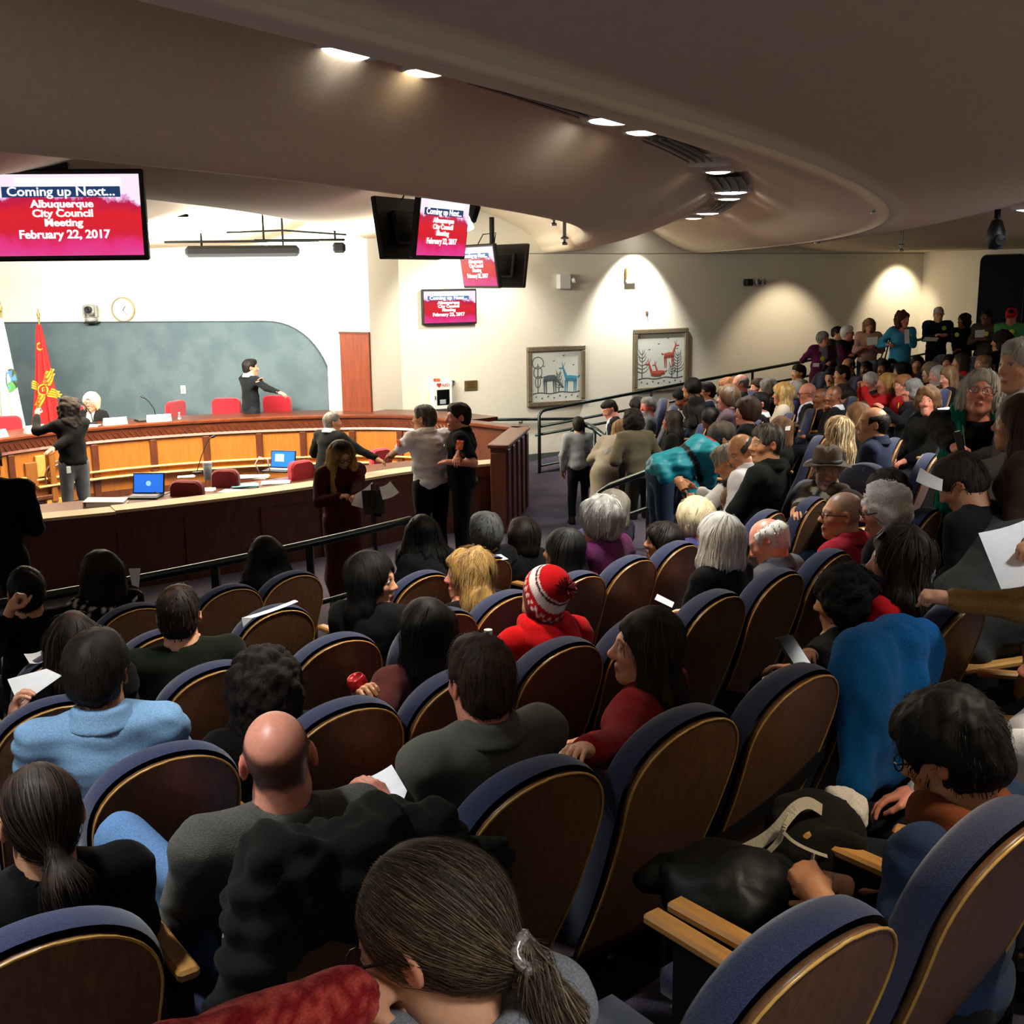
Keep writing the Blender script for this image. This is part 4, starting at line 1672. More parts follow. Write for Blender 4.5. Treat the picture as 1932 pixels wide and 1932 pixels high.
def person(px, py, label, **k):
    """px, py: where the middle of the head shows.  n: seating row, or Y: distance; stand=True for standing figures"""
    sp = dict(sex='m', skin='pale', hair='short', hc='dkbrown', top='cloth', tc='#2a2a2c', legs='cloth', lc='#1c1d22', sleeve='long', lean=-.30, side=0.0, pitch=0.0, roll=0.0,
              wide=1.06, belly=1.04, s=1.0, pose='lap', twist=0.0, shoes='#15120f', seed=len(PEOPLE) * 13 + 5, chair=None)
    sp.update(k)
    R = random.Random(sp['seed'])
    f = sp['sex'] == 'f'
    s = sp['s'] * (.96 if f else 1.0)
    hs = s * (1 + (sp.get('hs', 1.04) - 1) * .45)                   # head scale
    st = sp.get('stand', False)
    lean, side = sp['lean'], sp['side']
    if st and 'lean' not in k:
        lean = 0.0
    n = sp.get('n')
    Y = sp.get('Y')
    # posture vectors
    u = np.array([math.sin(side), math.sin(lean) * math.cos(side), math.cos(lean) * math.cos(side)])
    fw = np.array([0, math.cos(lean), -math.sin(lean)])
    rt = np.cross(fw, u)
    ts = 1.0
    hipz = (.93 * s) if st else sp.get('hipz', .49)
    nl = .120 * s

    def spine(ts):
        hip = np.array([0, 0, hipz])
        nb = hip + u * .50 * ts * s
        nd = u * .45 + np.array([0, 0, .55]) + fw * (.15 + .35 * max(0, -sp['pitch']))
        nd /= np.linalg.norm(nd)
        return hip, nb, nb + nd * nl + fw * .015 * s
    for it in range(4):
        hip, nb, hc = spine(ts)
        if n is not None and sp.get('Y') is None:
            Y = solve_row(px, py, n, hc[1])
        Hw = at(px, py, Y)
        baz = sp['body'] if sp.get('body') is not None else None
        if baz is None:
            baz = math.degrees(face_c(Hw[0], Hw[1])) if not st else (sp.get('face', 0))
        bz = math.radians(baz)
        cb, sb = math.cos(bz), math.sin(bz)
        bx, by = Hw[0] - (cb * hc[0] - sb * hc[1]), Hw[1] - (sb * hc[0] + cb * hc[1])
        if sp.get('floor') is not None:
            fl = sp['floor']
        elif n is not None:
            fl = frow(n) if n <= 4 else WELL
        else:
            fl, _ = floor_at(bx, by)
        hh = Hw[2] - fl
        if st:
            break
        ts = (hh - hipz - (hc - nb)[2]) / max(.2, .50 * u[2] * s)
        ts = min(1.30, max(.80, ts))
    if st:
        # fit the standing figure to the height seen
        need = hh / hc[2]
        need = min(1.20, max(.86, need))
        if abs(lean) < .5:
            s *= need
            hs = s * (1 + (sp.get('hs', 1.04) - 1) * .45)
            hipz = .93 * s
            nl = .120 * s
            hip, nb, hc = spine(1.0)
            bx, by = Hw[0] - (cb * hc[0] - sb * hc[1]), Hw[1] - (sb * hc[0] + cb * hc[1])
        ts = 1.0
    else:
        hip, nb, hc = spine(ts)
    dz = hh - hc[2]
    if not st:                                        # what is left over goes to the hips' height on the seat
        e = max(-.10, min(.22, dz))
        for q in (hip, nb, hc):
            q[2] += e
        hipz += e
        dz -= e
    if os_debug and abs(dz) > .03:
        print('PERSON', label[:40], 'hh %.2f' % hh, 'ts %.2f' % ts, 'residual %.2f' % dz, 'Y %.1f' % Y)
    face = sp.get('face')
    yaw = math.radians((face if face is not None else baz) - baz)
    yaw = (yaw + PI) % (2 * PI) - PI
    H = rotm(yaw, sp['pitch'], sp['roll'])
    dist = float(np.linalg.norm(Hw))
    lv = sp.get('lod', 0 if dist < 4.3 else (1 if dist < 9.8 else 2))
    res = ({'head': .0064, 'body': .030, 'cloth': .015, 'hair': .0085, 'legs': .018, 'strands': 500, 'sw': .0010, 'hand': 'hi'},
           {'head': .0092, 'body': .034, 'cloth': .021, 'hair': .0125, 'legs': .026, 'strands': 260, 'sw': .0022, 'hand': 'mid'},
           {'head': .0116, 'body': .040, 'cloth': .031, 'hair': .0155, 'legs': .048, 'strands': 50, 'sw': .0045, 'hand': 'lo'})[lv]
    res = dict(res, **sp.get('res', {}))
    sw_ = (.155 if f else .175) * sp['wide'] * s
    skin = c3(SKIN.get(sp['skin'], sp['skin']) if isinstance(sp['skin'], str) else sp['skin'])
    # ---- arms
    shc = nb - u * .060 * s
    tw = sp['twist']
    rt2 = rt * math.cos(tw) + fw * math.sin(tw)
    SH = {-1: shc - rt2 * sw_, 1: shc + rt2 * sw_}
    L1, L2 = .285 * s, .25 * s
    pose = sp['pose']
    pl = pose if isinstance(pose, dict) else {}
    nm = pose if isinstance(pose, str) else pl.get('base', 'lap')
    tgt, hk = {}, {}
    for sx in (-1, 1):
        if nm == 'lap':
            t_ = hip + np.array([sx * .10, .25, .13]) * s
        elif nm == 'thighs':
            t_ = hip + np.array([sx * .13, .33, .11]) * s
        elif nm == 'arms':                            # on the armrests
            t_ = np.array([sx * .245, .20, .70])
        elif nm == 'cross':
            t_ = hip + u * .24 * s + fw * .20 * s - rt * sx * .07 * s
        elif nm == 'paper':
            t_ = hip + u * .26 * s + fw * .30 * s + rt * sx * .09 * s
        elif nm == 'side':
            t_ = SH[sx] + np.array([sx * .06, .06, -.52]) * s
        elif nm == 'phone':
            t_ = hc + H @ (np.array([sx * .06, .30, -.04]) * s)
        elif nm == 'clasp':
            t_ = hip + np.array([sx * .035, .36, .12]) * s
        else:
            t_ = hip + np.array([sx * .10, .25, .13]) * s
        hk[sx] = {'phone': 'hold', 'paper': 'hold', 'clasp': 'fist'}.get(nm, 'relax')
        key = 'L' if sx < 0 else 'R'
        if key in pl:
            v = pl[key]
            if v == 'chin':
                t_ = hc + H @ (np.array([sx * .025, .075, -.165]) * hs)
                hk[sx] = 'fist'
            elif v == 'ear':
                t_ = hc + H @ (np.array([sx * .115, .02, -.05]) * hs)
            elif v == 'head':
                t_ = hc + H @ (np.array([sx * .10, .03, .04]) * hs)
            elif v[0] == 'px':                        # a point of the scene
                wq = at(v[1], v[2], v[3]) - np.array([bx, by, Hw[2] - hc[2]])
                t_ = np.array([cb * wq[0] + sb * wq[1], -sb * wq[0] + cb * wq[1], wq[2]])
            else:
                t_ = hip + np.array(v, float) * s
            if key + 'k' in pl:
                hk[sx] = pl[key + 'k']
        tgt[sx] = t_
    arms = {}
    for sx in (-1, 1):
        pole = np.array([sx * .55, -.35, -.8]) if not (isinstance(pl.get('L' if sx < 0 else 'R'), str)) else np.array([sx * .35, .15, -1])
        pk = 'poleL' if sx < 0 else 'poleR'
        if pk in pl:
            pole = np.array(pl[pk], float)
        arms[sx] = ik(SH[sx], tgt[sx], L1, L2, pole)
    # ---- legs
    legs = {}
    for sx in (-1, 1):
        hj = hip + np.array([sx * .088 * sp['wide'], 0, -.02]) * s
        if st:
            kn = np.array([sx * .10, .02, .49]) * s
            an = np.array([sx * .105 + sx * sp.get('stance', 0), -.02, .07]) * s
            if abs(lean) > .5:
                hj[1] -= .0
        else:
            sp_ = sp.get('knees', .13)
            kn = np.array([sx * sp_ * s, .43 * s, .49 * min(1, hipz / .5)])
            an = np.array([sx * (sp_ - .01) * s, .46 * s, .075])
        v = sp.get('legL' if sx < 0 else 'legR')
        if v:
            kn, an = [np.array(q, float) if q[0] != 'px' else (lambda d_: np.array([cb * d_[0] + sb * d_[1], -sb * d_[0] + cb * d_[1], d_[2]]))(at(q[1], q[2], q[3]) - np.array([bx, by, Hw[2] - hc[2]])) for q in v]
        legs[sx] = (hj, kn, an)
    # ---- top-level mesh: the bare body
    m = np.array([.115, .135, .15]) * hs
    rad = np.abs(H) @ m
    deep = sp.get('neckline') in ('scoop', 'v')
    wx = .17 if deep else .10
    lo = np.minimum(hc - rad, nb - np.array([wx, wx, .13 if deep else .05]))
    hi = np.maximum(hc + rad, nb + np.array([wx, wx, 0]))
    nr = (.046 if f else .056) * s * sp.get('neck', 1)
    bare = sp['sleeve'] != 'long'
    V, F = None, None
    for lvl in (0, 1):
        if lvl == 0:
            h_ = res['head']
            g = SDF(*[np.arange(a_, b_ + h_, h_) for a_, b_ in zip(lo, hi)])
            head_sdf(g, hc, H, hs, sp['sex'], sp.get('ears', True), sp.get('nose', 1.0), sp.get('jaw', 1.0))
        else:
            h_ = .016 if bare else (.05 if lv < 2 or st else .06)
            allp = [nb, hip] + [q for a_ in arms.values() for q in a_] + list(SH.values()) + [q for l in legs.values() for q in l]
            l2, h2 = np.min(allp, 0) - .13, np.max(allp, 0) + .13
            g = SDF(*[np.arange(a_, b_ + h_, h_) for a_, b_ in zip(l2, h2)])
        g.cap(hc + H @ (np.array([0, -.028, -.06]) * hs), nb - u * .01, nr, nr * 1.08, .03)
        g.cap(nb - u * .01, hip + u * .36 * s, nr * 1.05, .085 if not deep else .10, .05)
        ra = .046 if deep else .034
        for sx in (-1, 1):
            g.cap(nb - u * .05, SH[sx], ra, ra, .05)
        if lvl:
            if lv < 2 or bare:
                g.cap(hip + u * .34 * s, hip, .085 * s, .085 * s, .05)
            for sx in (-1, 1):
                el, wr = arms[sx]
                ka = 1.0 if bare else .78
                g.cap(SH[sx], el, .042 * s * ka, .038 * s * ka, .03)
                g.cap(el, wr, .041 * s * ka, .028 * s * ka, .02)
                if lv < 2:
                    hj, kn, an = legs[sx]
                    g.cap(hj, kn, .05 * s, .04 * s, .03)
                    g.cap(kn, an, .04 * s, .03 * s, .02)
            cV, cF = g.nets()
            V, F = np.concatenate([V, relax(cV, cF, 1, .4)]), np.concatenate([F, cF + len(V)])
        else:
            V, F = g.nets()
            V = relax(V, F, 1, .45)
    q = (V - hc) @ H / hs
    sp['hairc'] = c3(HAIRC.get(sp['hc'], sp['hc']) if isinstance(sp['hc'], str) else sp['hc'])
    if sp['hair'] == 'shaved' or sp.get('stubk'):
        sp['stubble'] = sp['hairc']
    col = np.tile(np.array(skin, np.float32), (len(V), 1))
    near = (np.abs(q) < np.array([.11, .14, .14])).all(1)
    col[near] = head_col(q[near], skin, sp)
    Vs, Fs, Cs = [V], [F], [col]
    nv = len(V)
    for sx in (-1, 1):
        el, wr = arms[sx]
        hV, hF = hand(hk[sx], res['hand'])
        hV = hV.copy()
        hF = hF.copy()
        if sx < 0:
            hV[:, 0] *= -1
            hF = hF[:, ::-1]
        yv = wr - el
        yv = yv / np.linalg.norm(yv)
        bend = pl.get('bendL' if sx < 0 else 'bendR')
        if bend is not None:
            yv = np.array(bend, float)
            yv /= np.linalg.norm(yv)
        upv = np.array(pl.get('palmL' if sx < 0 else 'palmR', (sx * .35, 0, 1.0) if nm not in ('clasp', 'phone') else (sx * 1.0, 0, .3)), float)
        xv = np.cross(yv, upv)
        xv /= max(np.linalg.norm(xv), 1e-6)
        zv = np.cross(xv, yv)
        M = np.stack([xv, yv, zv], 1)
        hV = (hV * s * (.86 if f else .94)) @ M.T + (wr - yv * .0)
        Vs.append(hV)
        Fs.append(hF + nv)
        nv += len(hV)
        hcV = np.tile(np.array(skin, np.float32), (len(hV), 1)) * np.array([1.0, .95, .93])
        Cs.append(hcV)
    me = np_mesh('person', np.concatenate(Vs), np.concatenate(Fs), np.clip(np.concatenate(Cs), 0, 1))
    root = link('person', me, M_skin)
    root.location = (bx, by, Hw[2] - hc[2])
    root.rotation_euler = (0, 0, bz)
    tag(root, label, 'person', sp.get('group'))
    # ---- clothes: top
    hcl = res['cloth']
    tkind, tcol = sp['top'], np.array(c3(sp['tc']))
    bulk = {'knit': .015, 'cloth': .012, 'denim': .011, 'shiny': .018}.get(tkind, .012) + sp.get('bulk', 0)
    pts = [nb + np.array([0, 0, .10]), hip - np.array([0, 0, .12])] + [q for a in arms.values() for q in a] + list(SH.values())
    lo, hi = np.min(pts, 0) - .21, np.max(pts, 0) + .21
    g = SDF(*[np.arange(a, b + hcl, hcl) for a, b in zip(lo, hi)])
    wd, bl = sp['wide'], sp['belly']
    Rt = np.stack([rt2, np.cross(u, rt2), u], 1)
    g.ell(hip + u * .355 * ts * s, np.array([.150 * wd + bulk, .105 * wd + bulk, .175 * ts]) * s, Rt, .05)
    if f:
        for sx in (-1, 1):
            g.ell(hip + u * .33 * ts * s + fw * .085 * s + rt2 * sx * .065 * s, np.array([.06, .05, .06]) * s * wd, Rt, .05)
    g.ell(hip + u * .15 * ts * s + fw * .02 * (bl - 1) * 4 * s, np.array([.142 * wd * bl + bulk, .112 * bl + bulk, .175 * ts]) * s, Rt, .06)
    g.ell(hip + u * .0, np.array([.155 * wd + bulk, .125 + bulk, .10 + sp.get('hem', 0)]) * s, Rt, .05)
    for sx in (-1, 1):
        g.cap(shc - u * .01, SH[sx], .062 * s, .056 * s + bulk, .05)
        g.cap(nb - u * .015 * s - fw * .012 * s, SH[sx] * .75 + shc * .25, .052 * s, .050 * s, .04)
        el, wr = arms[sx]
        g.cap(SH[sx], el, .055 * s * wd ** .5 + bulk, .047 * s + bulk, .035)
        if sp['sleeve'] == 'long':
            cut = sp.get('cuff', .985)
            g.cap(el, el + (wr - el) * cut, .047 * s + bulk, .034 * s + bulk, .02)
        elif sp['sleeve'] == 'elbow':
            g.cap(el, el + (wr - el) * .25, .047 * s + bulk, .048 * s + bulk, .02)
        else:
            g.cap(el, el + (wr - el) * .0, .05 * s, .05 * s, .02)
    if sp['sleeve'] == 'short':
        for sx in (-1, 1):
            el, wr = arms[sx]
            v = (wr - el)
            dirn = el - SH[sx]
            p_ = SH[sx] + dirn * .80
            g.ell(SH[sx] + dirn * 1.12, np.array([.075, .075, .075]) * s, None, .008, 's')
            g.cap(el, wr, .06 * s, .05 * s, .008, 's')
    if sp.get('neckline', 'crew') == 'crew':
        g.cap(nb - u * .03 * s - fw * .012, nb + u * .012 * s - fw * .008, nr + .016, nr + .006, .02)
        g.cap(nb + u * .012, nb + u * .12, nr + .009, nr + .02, .006, 's')
    elif sp['neckline'] == 'scoop':
        g.ell(nb - u * .005 * s + fw * sp.get('scoopf', -.045) * s, np.array([.088, .075, .050]) * s, Rt, .01, 's')
    elif sp['neckline'] == 'v':
        g.cap(nb - u * .03 * s - fw * .012, nb + u * .005 * s - fw * .008, nr + .016, nr + .006, .02)
        g.cap(nb + fw * .07 * s + u * .03, nb + fw * .15 * s - u * .13 * s, .04 * s, .012 * s, .01, 's')
    V, F = g.nets()
    V = relax(V, F, 2, .5)
    N = vnormals(V, F)
    fa = sp.get('fold', 1.0) * {0: .0085, 1: .009, 2: .010}[lv]
    q = V.copy()
    V = V + N * (fa * (wob(q * np.array([1, 1, .8]), 19, sp['seed'], 3) + .55 * wob(q * np.array([.5, .5, 1.6]), 42, sp['seed'] + 1, 2)))[:, None]
    col = np.tile(tcol, (len(V), 1)) * (1 + .06 * wob(q, 9, sp['seed'] + 2, 2))[:, None]
    loc_ = (q - hip) @ Rt                              # torso coordinates: right, forward, up
    up_ = loc_[:, 2] / (.5 * ts * s)
    onarm = np.minimum(*[np.linalg.norm(q - (SH[sx] + np.clip(((q - SH[sx]) @ (arms[sx][0] - SH[sx])) / L1 ** 2, .25, 1)[:, None] * (arms[sx][0] - SH[sx])), axis=1) for sx in (-1, 1)]) < .075 * s
    front = (loc_[:, 1] > .03) & ~onarm
    if sp.get('shirt'):                               # open jacket: shirt front and tie
        wv = np.clip((up_ - .15) / .75, 0, 1) * .075 * s * sp.get('openk', 1)
        mk = front & (np.abs(loc_[:, 0]) < wv) & (up_ > .12)
        col[mk] = c3(sp['shirt'])
        if sp.get('tiec'):
            mk = front & (np.abs(loc_[:, 0]) < .022 * s) & (up_ > .12)
            col[mk] = c3(sp['tiec'])
    if sp.get('vest'):                                # sleeves of another colour
        el2 = [arms[sx] for sx in (-1, 1)]
        mk = np.zeros(len(q), bool)
        for sx in (-1, 1):
            el, wr = arms[sx]
            for a_, b_ in ((SH[sx] + (el - SH[sx]) * .1, el), (el, wr)):
                v = b_ - a_
                t = np.clip(((q - a_) @ v) / (v @ v), 0, 1)
                mk |= np.linalg.norm(q - a_ - t[:, None] * v, axis=1) < .072 * s
        col[mk] = c3(sp['vest'])
        if sp.get('spots'):
            col[mk & (wob(q, 170, sp['seed'] + 7, 2) > .12)] = c3(sp['spots'])
    if sp.get('spots') and not sp.get('vest'):
        mk = wob(q, 150, sp['seed'] + 7, 2) > .45
        col[mk] = c3(sp['spots'])
    if sp.get('stripe'):
        c2, frq, ax_ = sp['stripe']
        mk = np.sin(loc_[:, ax_] * frq) > 0
        col[mk] = c3(c2)
    if sp.get('band'):
        mk = (up_ > sp['band'][0]) & (up_ < sp['band'][1])
        col[mk] = c3(sp['band'][2])
    if sp.get('yoke'):
        mk = (up_ > sp['yoke'][0])
        col[mk] = c3(sp['yoke'][1])
    me = np_mesh('top', V, F, np.clip(col, 0, 1))
    top = link(sp.get('tname', 'jacket' if sp.get('shirt') else 'shirt'), me, CLOTH.get(tkind, M_cloth), root)
    # collar or hood
    if sp.get('collar'):
        cc = np.array(c3(sp['collar'] if isinstance(sp['collar'], str) else sp['tc']))
        g = SDF(*[np.arange(a, b, .008 if lv < 2 else .014) for a, b in zip(nb - .15, nb + .15)])
        hgt = sp.get('collarh', .032)
        pr = None
        for i in range(49):
            a = -PI * .5 + (i / 48 - .5) * 2 * PI * .84
            rr = nr + .017
            p = nb + rt * math.cos(a) * rr * 1.06 + fw * (math.sin(a) * rr - .006) + u * (.004 + (.010 if math.sin(a) < 0 else -.022 * math.sin(a))) * 1.0
            e = p + u * hgt * .6 - (rt * math.cos(a) + fw * math.sin(a)) * .006
            g.cap(p - u * .02, e, .0105, .0085, .008)
            o_ = p + (rt * math.cos(a) + fw * math.sin(a)) * .026 - u * .028
            g.cap(e, o_, .0085, .0085, .010)
            if pr is not None:
                g.cap((pr + p) / 2, (pr + p) / 2 + u * hgt * .5, .0105, .0085, .008)
            pr = p
        cV, cF = g.nets()
        if len(cV):
            cV = relax(cV, cF, 2, .5)
            link('collar', np_mesh('collar', cV, cF, np.tile(cc, (len(cV), 1))), CLOTH.get(tkind, M_cloth), root)
    if sp.get('hood'):
        cc = np.array(c3(sp['hood'] if isinstance(sp['hood'], str) else sp['tc']))
        g = SDF(*[np.arange(a, b, .010 if lv < 2 else .016) for a, b in zip(nb - .24, nb + .24)])
        for i in range(13):
            a = -PI / 2 + (i / 12 - .5) * 2 * PI * .72
            rr = .088 * s
            dr = rt * math.cos(a) * 1.15 + fw * math.sin(a)
            bk = max(0, -math.sin(a))
            g.cap(nb + dr * rr + u * (.015 - .02 * bk), nb + dr * (rr + .035 * bk) - u * (.01 + .055 * bk), .030, .032 + .012 * bk, .03)
        cV, cF = g.nets()
        cV = relax(cV, cF, 1, .5)
        cN = vnormals(cV, cF)
        cV = cV + cN * (.008 * wob(cV, 30, sp['seed'] + 4, 3))[:, None]
        link('hood', np_mesh('hood', cV, cF, np.tile(cc, (len(cV), 1))), CLOTH.get(tkind, M_cloth), root)
    # ---- trousers and shoes
    hl = res['legs']
    pts = [hip] + [q for l in legs.values() for q in l]
    lo, hi = np.min(pts, 0) - .19, np.max(pts, 0) + .19
    g = SDF(*[np.arange(a, b + hl, hl) for a, b in zip(lo, hi)])
    g.ell(hip + np.array([0, 0, -.01]), np.array([.165 * wd, .130, .105]) * s, None, .05)
    for sx in (-1, 1):
        hj, kn, an = legs[sx]
        g.cap(hj, kn, (.096 if st else .084) * s * wd ** .5, (.076 if st else .063) * s, .03)
        g.cap(kn, an + (kn - an) * .06, (.074 if st else .062) * s, (.064 if st else .050) * s, .02)
    if sp.get('skirt'):
        g.cap(hip, hip - np.array([0, 0, sp['skirt']]), .15 * s, .20 * s, .05)
    V, F = g.nets()
    V = relax(V, F, 2, .5)
    N = vnormals(V, F)
    V = V + N * (.006 * wob(V * np.array([1.4, .6, .8]), 24, sp['seed'] + 6, 3))[:, None]
    lc = np.array(c3(sp['lc']))
    col = np.tile(lc, (len(V), 1)) * (1 + .12 * wob(V, 12, sp['seed'] + 8, 2))[:, None]
    link('trousers' if not sp.get('skirt') else 'skirt', np_mesh('trousers', V, F, np.clip(col, 0, 1)), CLOTH.get(sp['legs'], M_cloth), root)
    for sx in ((-1, 1) if lv < 2 or st else ()):
        hj, kn, an = legs[sx]
        ft = np.array([math.sin(sx * .15), 1, 0]) if sp.get('toe') is None else np.array(sp['toe'])
        g = SDF(*[np.arange(a, b, .014 if lv == 0 else .02) for a, b in zip(an - .17, an + .22)])
        a0 = an + np.array([0, -.03, -.035])
        g.cap(a0, a0 + ft * .08 * s, .042, .038, .02)
        g.cap(a0 + ft * .07 * s, a0 + ft * .18 * s + np.array([0, 0, -.01]), .040, .030, .02)
        g.cap(an + np.array([0, -.01, .03]), a0, .04, .04, .02)
        V, F = g.nets()
        V = relax(V, F, 1, .5)
        link('shoe', np_mesh('shoe', V, F, np.tile(np.array(c3(sp['shoes'])), (len(V), 1))), M_leather, root)
    # ---- hair, spectacles, headgear
    build_hair(sp, hc, H, hs, nb, root, res, sp['seed'])
    if sp.get('glasses'):
        glasses(hc, H, hs, root, M_frame if sp['glasses'] is True else sp['glasses'], thick=.0022 if lv < 2 else .003)
    if sp.get('badge'):
        bx_, bz_ = sp['badge'] if isinstance(sp['badge'], tuple) else (.08, .36)
        p = hip + u * bz_ * s + rt * bx_ * s + fw * .15 * s * wd
        MB().lathe([(.001, .004), (.035, .004), (.036, 0), (.001, 0)], p, 14, fw).build('round_sticker', mat('yellow_sticker', hexc('#c9cf3a'), .6), root)
    rec = dict(o=root, x=bx, y=by, z=Hw[2] - hc[2], hip=hip, nb=nb, hc=hc, H=H, hs=hs, u=u, fw=fw, rt=rt, SH=SH, arms=arms, baz=baz, n=n, st=st, label=label, sp=sp, fl=fl, s=s, lv=lv, Rt=Rt)
    rec['w'] = lambda p: np.array(root_world(rec, p))
    PEOPLE.append(rec)
    if sp['chair'] and not st:
        if all(math.hypot(a - bx, b - by) > .40 for a, b, _ in CHAIRS):
            chair_at((bx, by), Hw[2] - hc[2], bz, sp['chair'])
    return rec


def root_world(rec, p):
    a = math.radians(rec['baz'])
    c, s_ = math.cos(a), math.sin(a)
    return (rec['x'] + c * p[0] - s_ * p[1], rec['y'] + s_ * p[0] + c * p[1], rec['z'] + p[2])


os_debug = False


# ------------------------------------------------------------------ screens
M_scr = None


def screen_mat():
    """pink and red slide: blotchy photo-like ground, all flat light"""
    m = bpy.data.materials.new('slide_screen')
    m.use_nodes = True
    N, L = m.node_tree.nodes, m.node_tree.links
    b = N['Principled BSDF']
    tc = N.new('ShaderNodeTexCoord')
    sep = N.new('ShaderNodeSeparateXYZ')
    L.new(tc.outputs['Object'], sep.inputs[0])
    nz = N.new('ShaderNodeTexNoise')
    nz.inputs['Scale'].default_value = 3.2
    nz.inputs['Detail'].default_value = 9
    nz.inputs['Roughness'].default_value = .7
    L.new(tc.outputs['Object'], nz.inputs[0])
    mr = N.new('ShaderNodeMapRange')                 # height in the slide with noise
    mr.inputs['From Min'].default_value = -.31
    mr.inputs['From Max'].default_value = .31
    L.new(sep.outputs[2], mr.inputs[0])
    ad = N.new('ShaderNodeMath')
    ad.operation = 'MULTIPLY_ADD'
    L.new(nz.outputs['Fac'], ad.inputs[0])
    ad.inputs[1].default_value = .55
    L.new(mr.outputs[0], ad.inputs[2])
    cr = N.new('ShaderNodeValToRGB')
    L.new(ad.outputs[0], cr.inputs[0])
    e = cr.color_ramp.elements
    e[0].position, e[0].color = .25, (*hexc('#e0489a'), 1)
    e[1].position, e[1].color = 1.25, (1, .85, .97, 1)
    for p, c in ((.45, '#e8307e'), (.58, '#d81c34'), (.80, '#e0202c'), (.95, '#c01848'), (.99, '#f0b0e8')):
        q = e.new(p)
        q.color = (*hexc(c), 1)
    b.inputs['Base Color'].default_value = (0, 0, 0, 1)
    b.inputs['Roughness'].default_value = .25
    L.new(cr.outputs[0], b.inputs['Emission Color'])
    b.inputs['Emission Strength'].default_value = 1.0
    return m


M_scr = screen_mat()
M_txt = mat('slide_letters', (1, 1, 1), .6, emit=1.3)
M_band = mat('slide_band', hexc('#24406c'), .6, emit=.8)
M_offwhite = mat('slide_sky', (1, .93, .99), .6, emit=1.1)


def television(loc, rz, w_, label, tilt=0.0, back=False, parent=None, cat='television', rx=0.0):
    """flat television facing local -y, centre at loc"""
    h_ = w_ * .585
    r = empty('television', loc, rz, label, cat, 'televisions showing the same slide') if parent is None else parent
    r.rotation_euler = (tilt, 0, rz)
    k = w_ / 1.06
    MB().box((0, .03, 0), (w_, .06, h_), bev=.012).build('case', M_black, r)
    MB().box((0, .085, 0), (w_ * .6, .06, h_ * .55), bev=.02).build('rear_housing', M_black, r)
    sw, sh = w_ * .945, h_ * .885
    sc = MB().box((0, -.002, 0), (1.0, .004, .58)).build('screen', M_scr, r)
    sc.scale = (sw, 1, sh / .58)
    MB().box((sw * .02, -.0065, sh * .40), (sw * .72, .003, sh * .12)).build('slide_picture', M_offwhite, r)
    MB().box((-sw * .03, -.0075, sh * .285), (sw * .80, .003, sh * .13)).build('title_band', M_band, r)
    R90 = (PI / 2, 0, 0)
    bf = .002 * k
    text('slide_text', 'Coming up Next...', .086 * k, M_txt, r, (-sw * .03, -.0105, sh * .285), R90, sx=1.14, bold=bf * .6)
    for i, (t, s_, z) in enumerate((('Albuquerque', .070, .135), ('City Council', .070, .02), ('Meeting', .070, -.095), ('February 22, 2017', .080, -.24))):
        text('slide_text', t, s_ * k, M_txt, r, (-sw * .03, -.0105, sh * z), R90, sx=1.16 if i < 3 else 1.05, bold=bf)
    return r


# big television at the picture's edge, hung from the ceiling
c = at(128, 406, 7.0)
az = math.radians(4)
tv = television(tuple(c), az, .905, 'largest ceiling-hung television with a pink slide, at the near end of the inner lip')
mb = MB().box((-.06, .05, .45), (.07, .05, .50), bev=.008).box((-.06, .05, .27), (.15, .06, .10), bev=.01)
mb.build('ceiling_mount', M_blackmetal, tv)
MB().tube([(-.13, .05, .58), (-.11, .06, .45), (-.12, .05, .26)], .006, 5).build('cable', M_white, tv)


def pair(px, py, Y, w_, a1, a2, lb1, lb2, lb3, rise, gap_=.05):
    """two screens back to back under one pole"""
    c = at(px, py, Y)
    pole = empty('ceiling_pole', tuple(c), 0, lb3, 'mount')
    MB().tube([(0, 0, -.18), (0, 0, rise)], .035, 10).build('tube', M_blackmetal, pole)
    MB().box((0, 0, .0), (.12, .12, .3), bev=.02).build('bracket', M_blackmetal, pole)
    MB().tube([(.02, 0, .22), (.05, .02, .42), (-.12, .02, .40), (-.2, 0, .25)], .008, 5).build('cable', M_black, pole)
    for a, lb in ((a1, lb1), (a2, lb2)):
        n = np.array([math.sin(a), -math.cos(a)])            # the way the screen faces
        p = c + np.array([*(n * (.17 + gap_)), -.02])
        television(tuple(p), a, w_, lb, tilt=.14)


pair(799, 428, 11.2, .98, math.radians(-120), math.radians(64), 'near twin television seen from its black back', 'near twin television whose slide shows at a slant', 'black ceiling pole of the near twin televisions', .42)
pair(929, 500, 15.6, .98, math.radians(-60), math.radians(128), 'far twin television whose washed-out slide shows at a slant', 'far twin television seen edge-on with a dark back', 'black ceiling pole of the far twin televisions', .62)
# television on the picture wall
c = on_pw(849, 579, .09)
television(tuple(c), PWa, .97, 'wall-mounted television above the white cabinet')


def wall_thing(name, px, py, label, cat, off=.0, group=None):
    p = on_pw(px, py, off)
    return empty(name, tuple(p), PWa, label, cat, group)


def pxm(px, py):                                       # metres per pixel on the picture wall there
    return float(np.linalg.norm(on_pw(px + 1, py) - on_pw(px, py)))


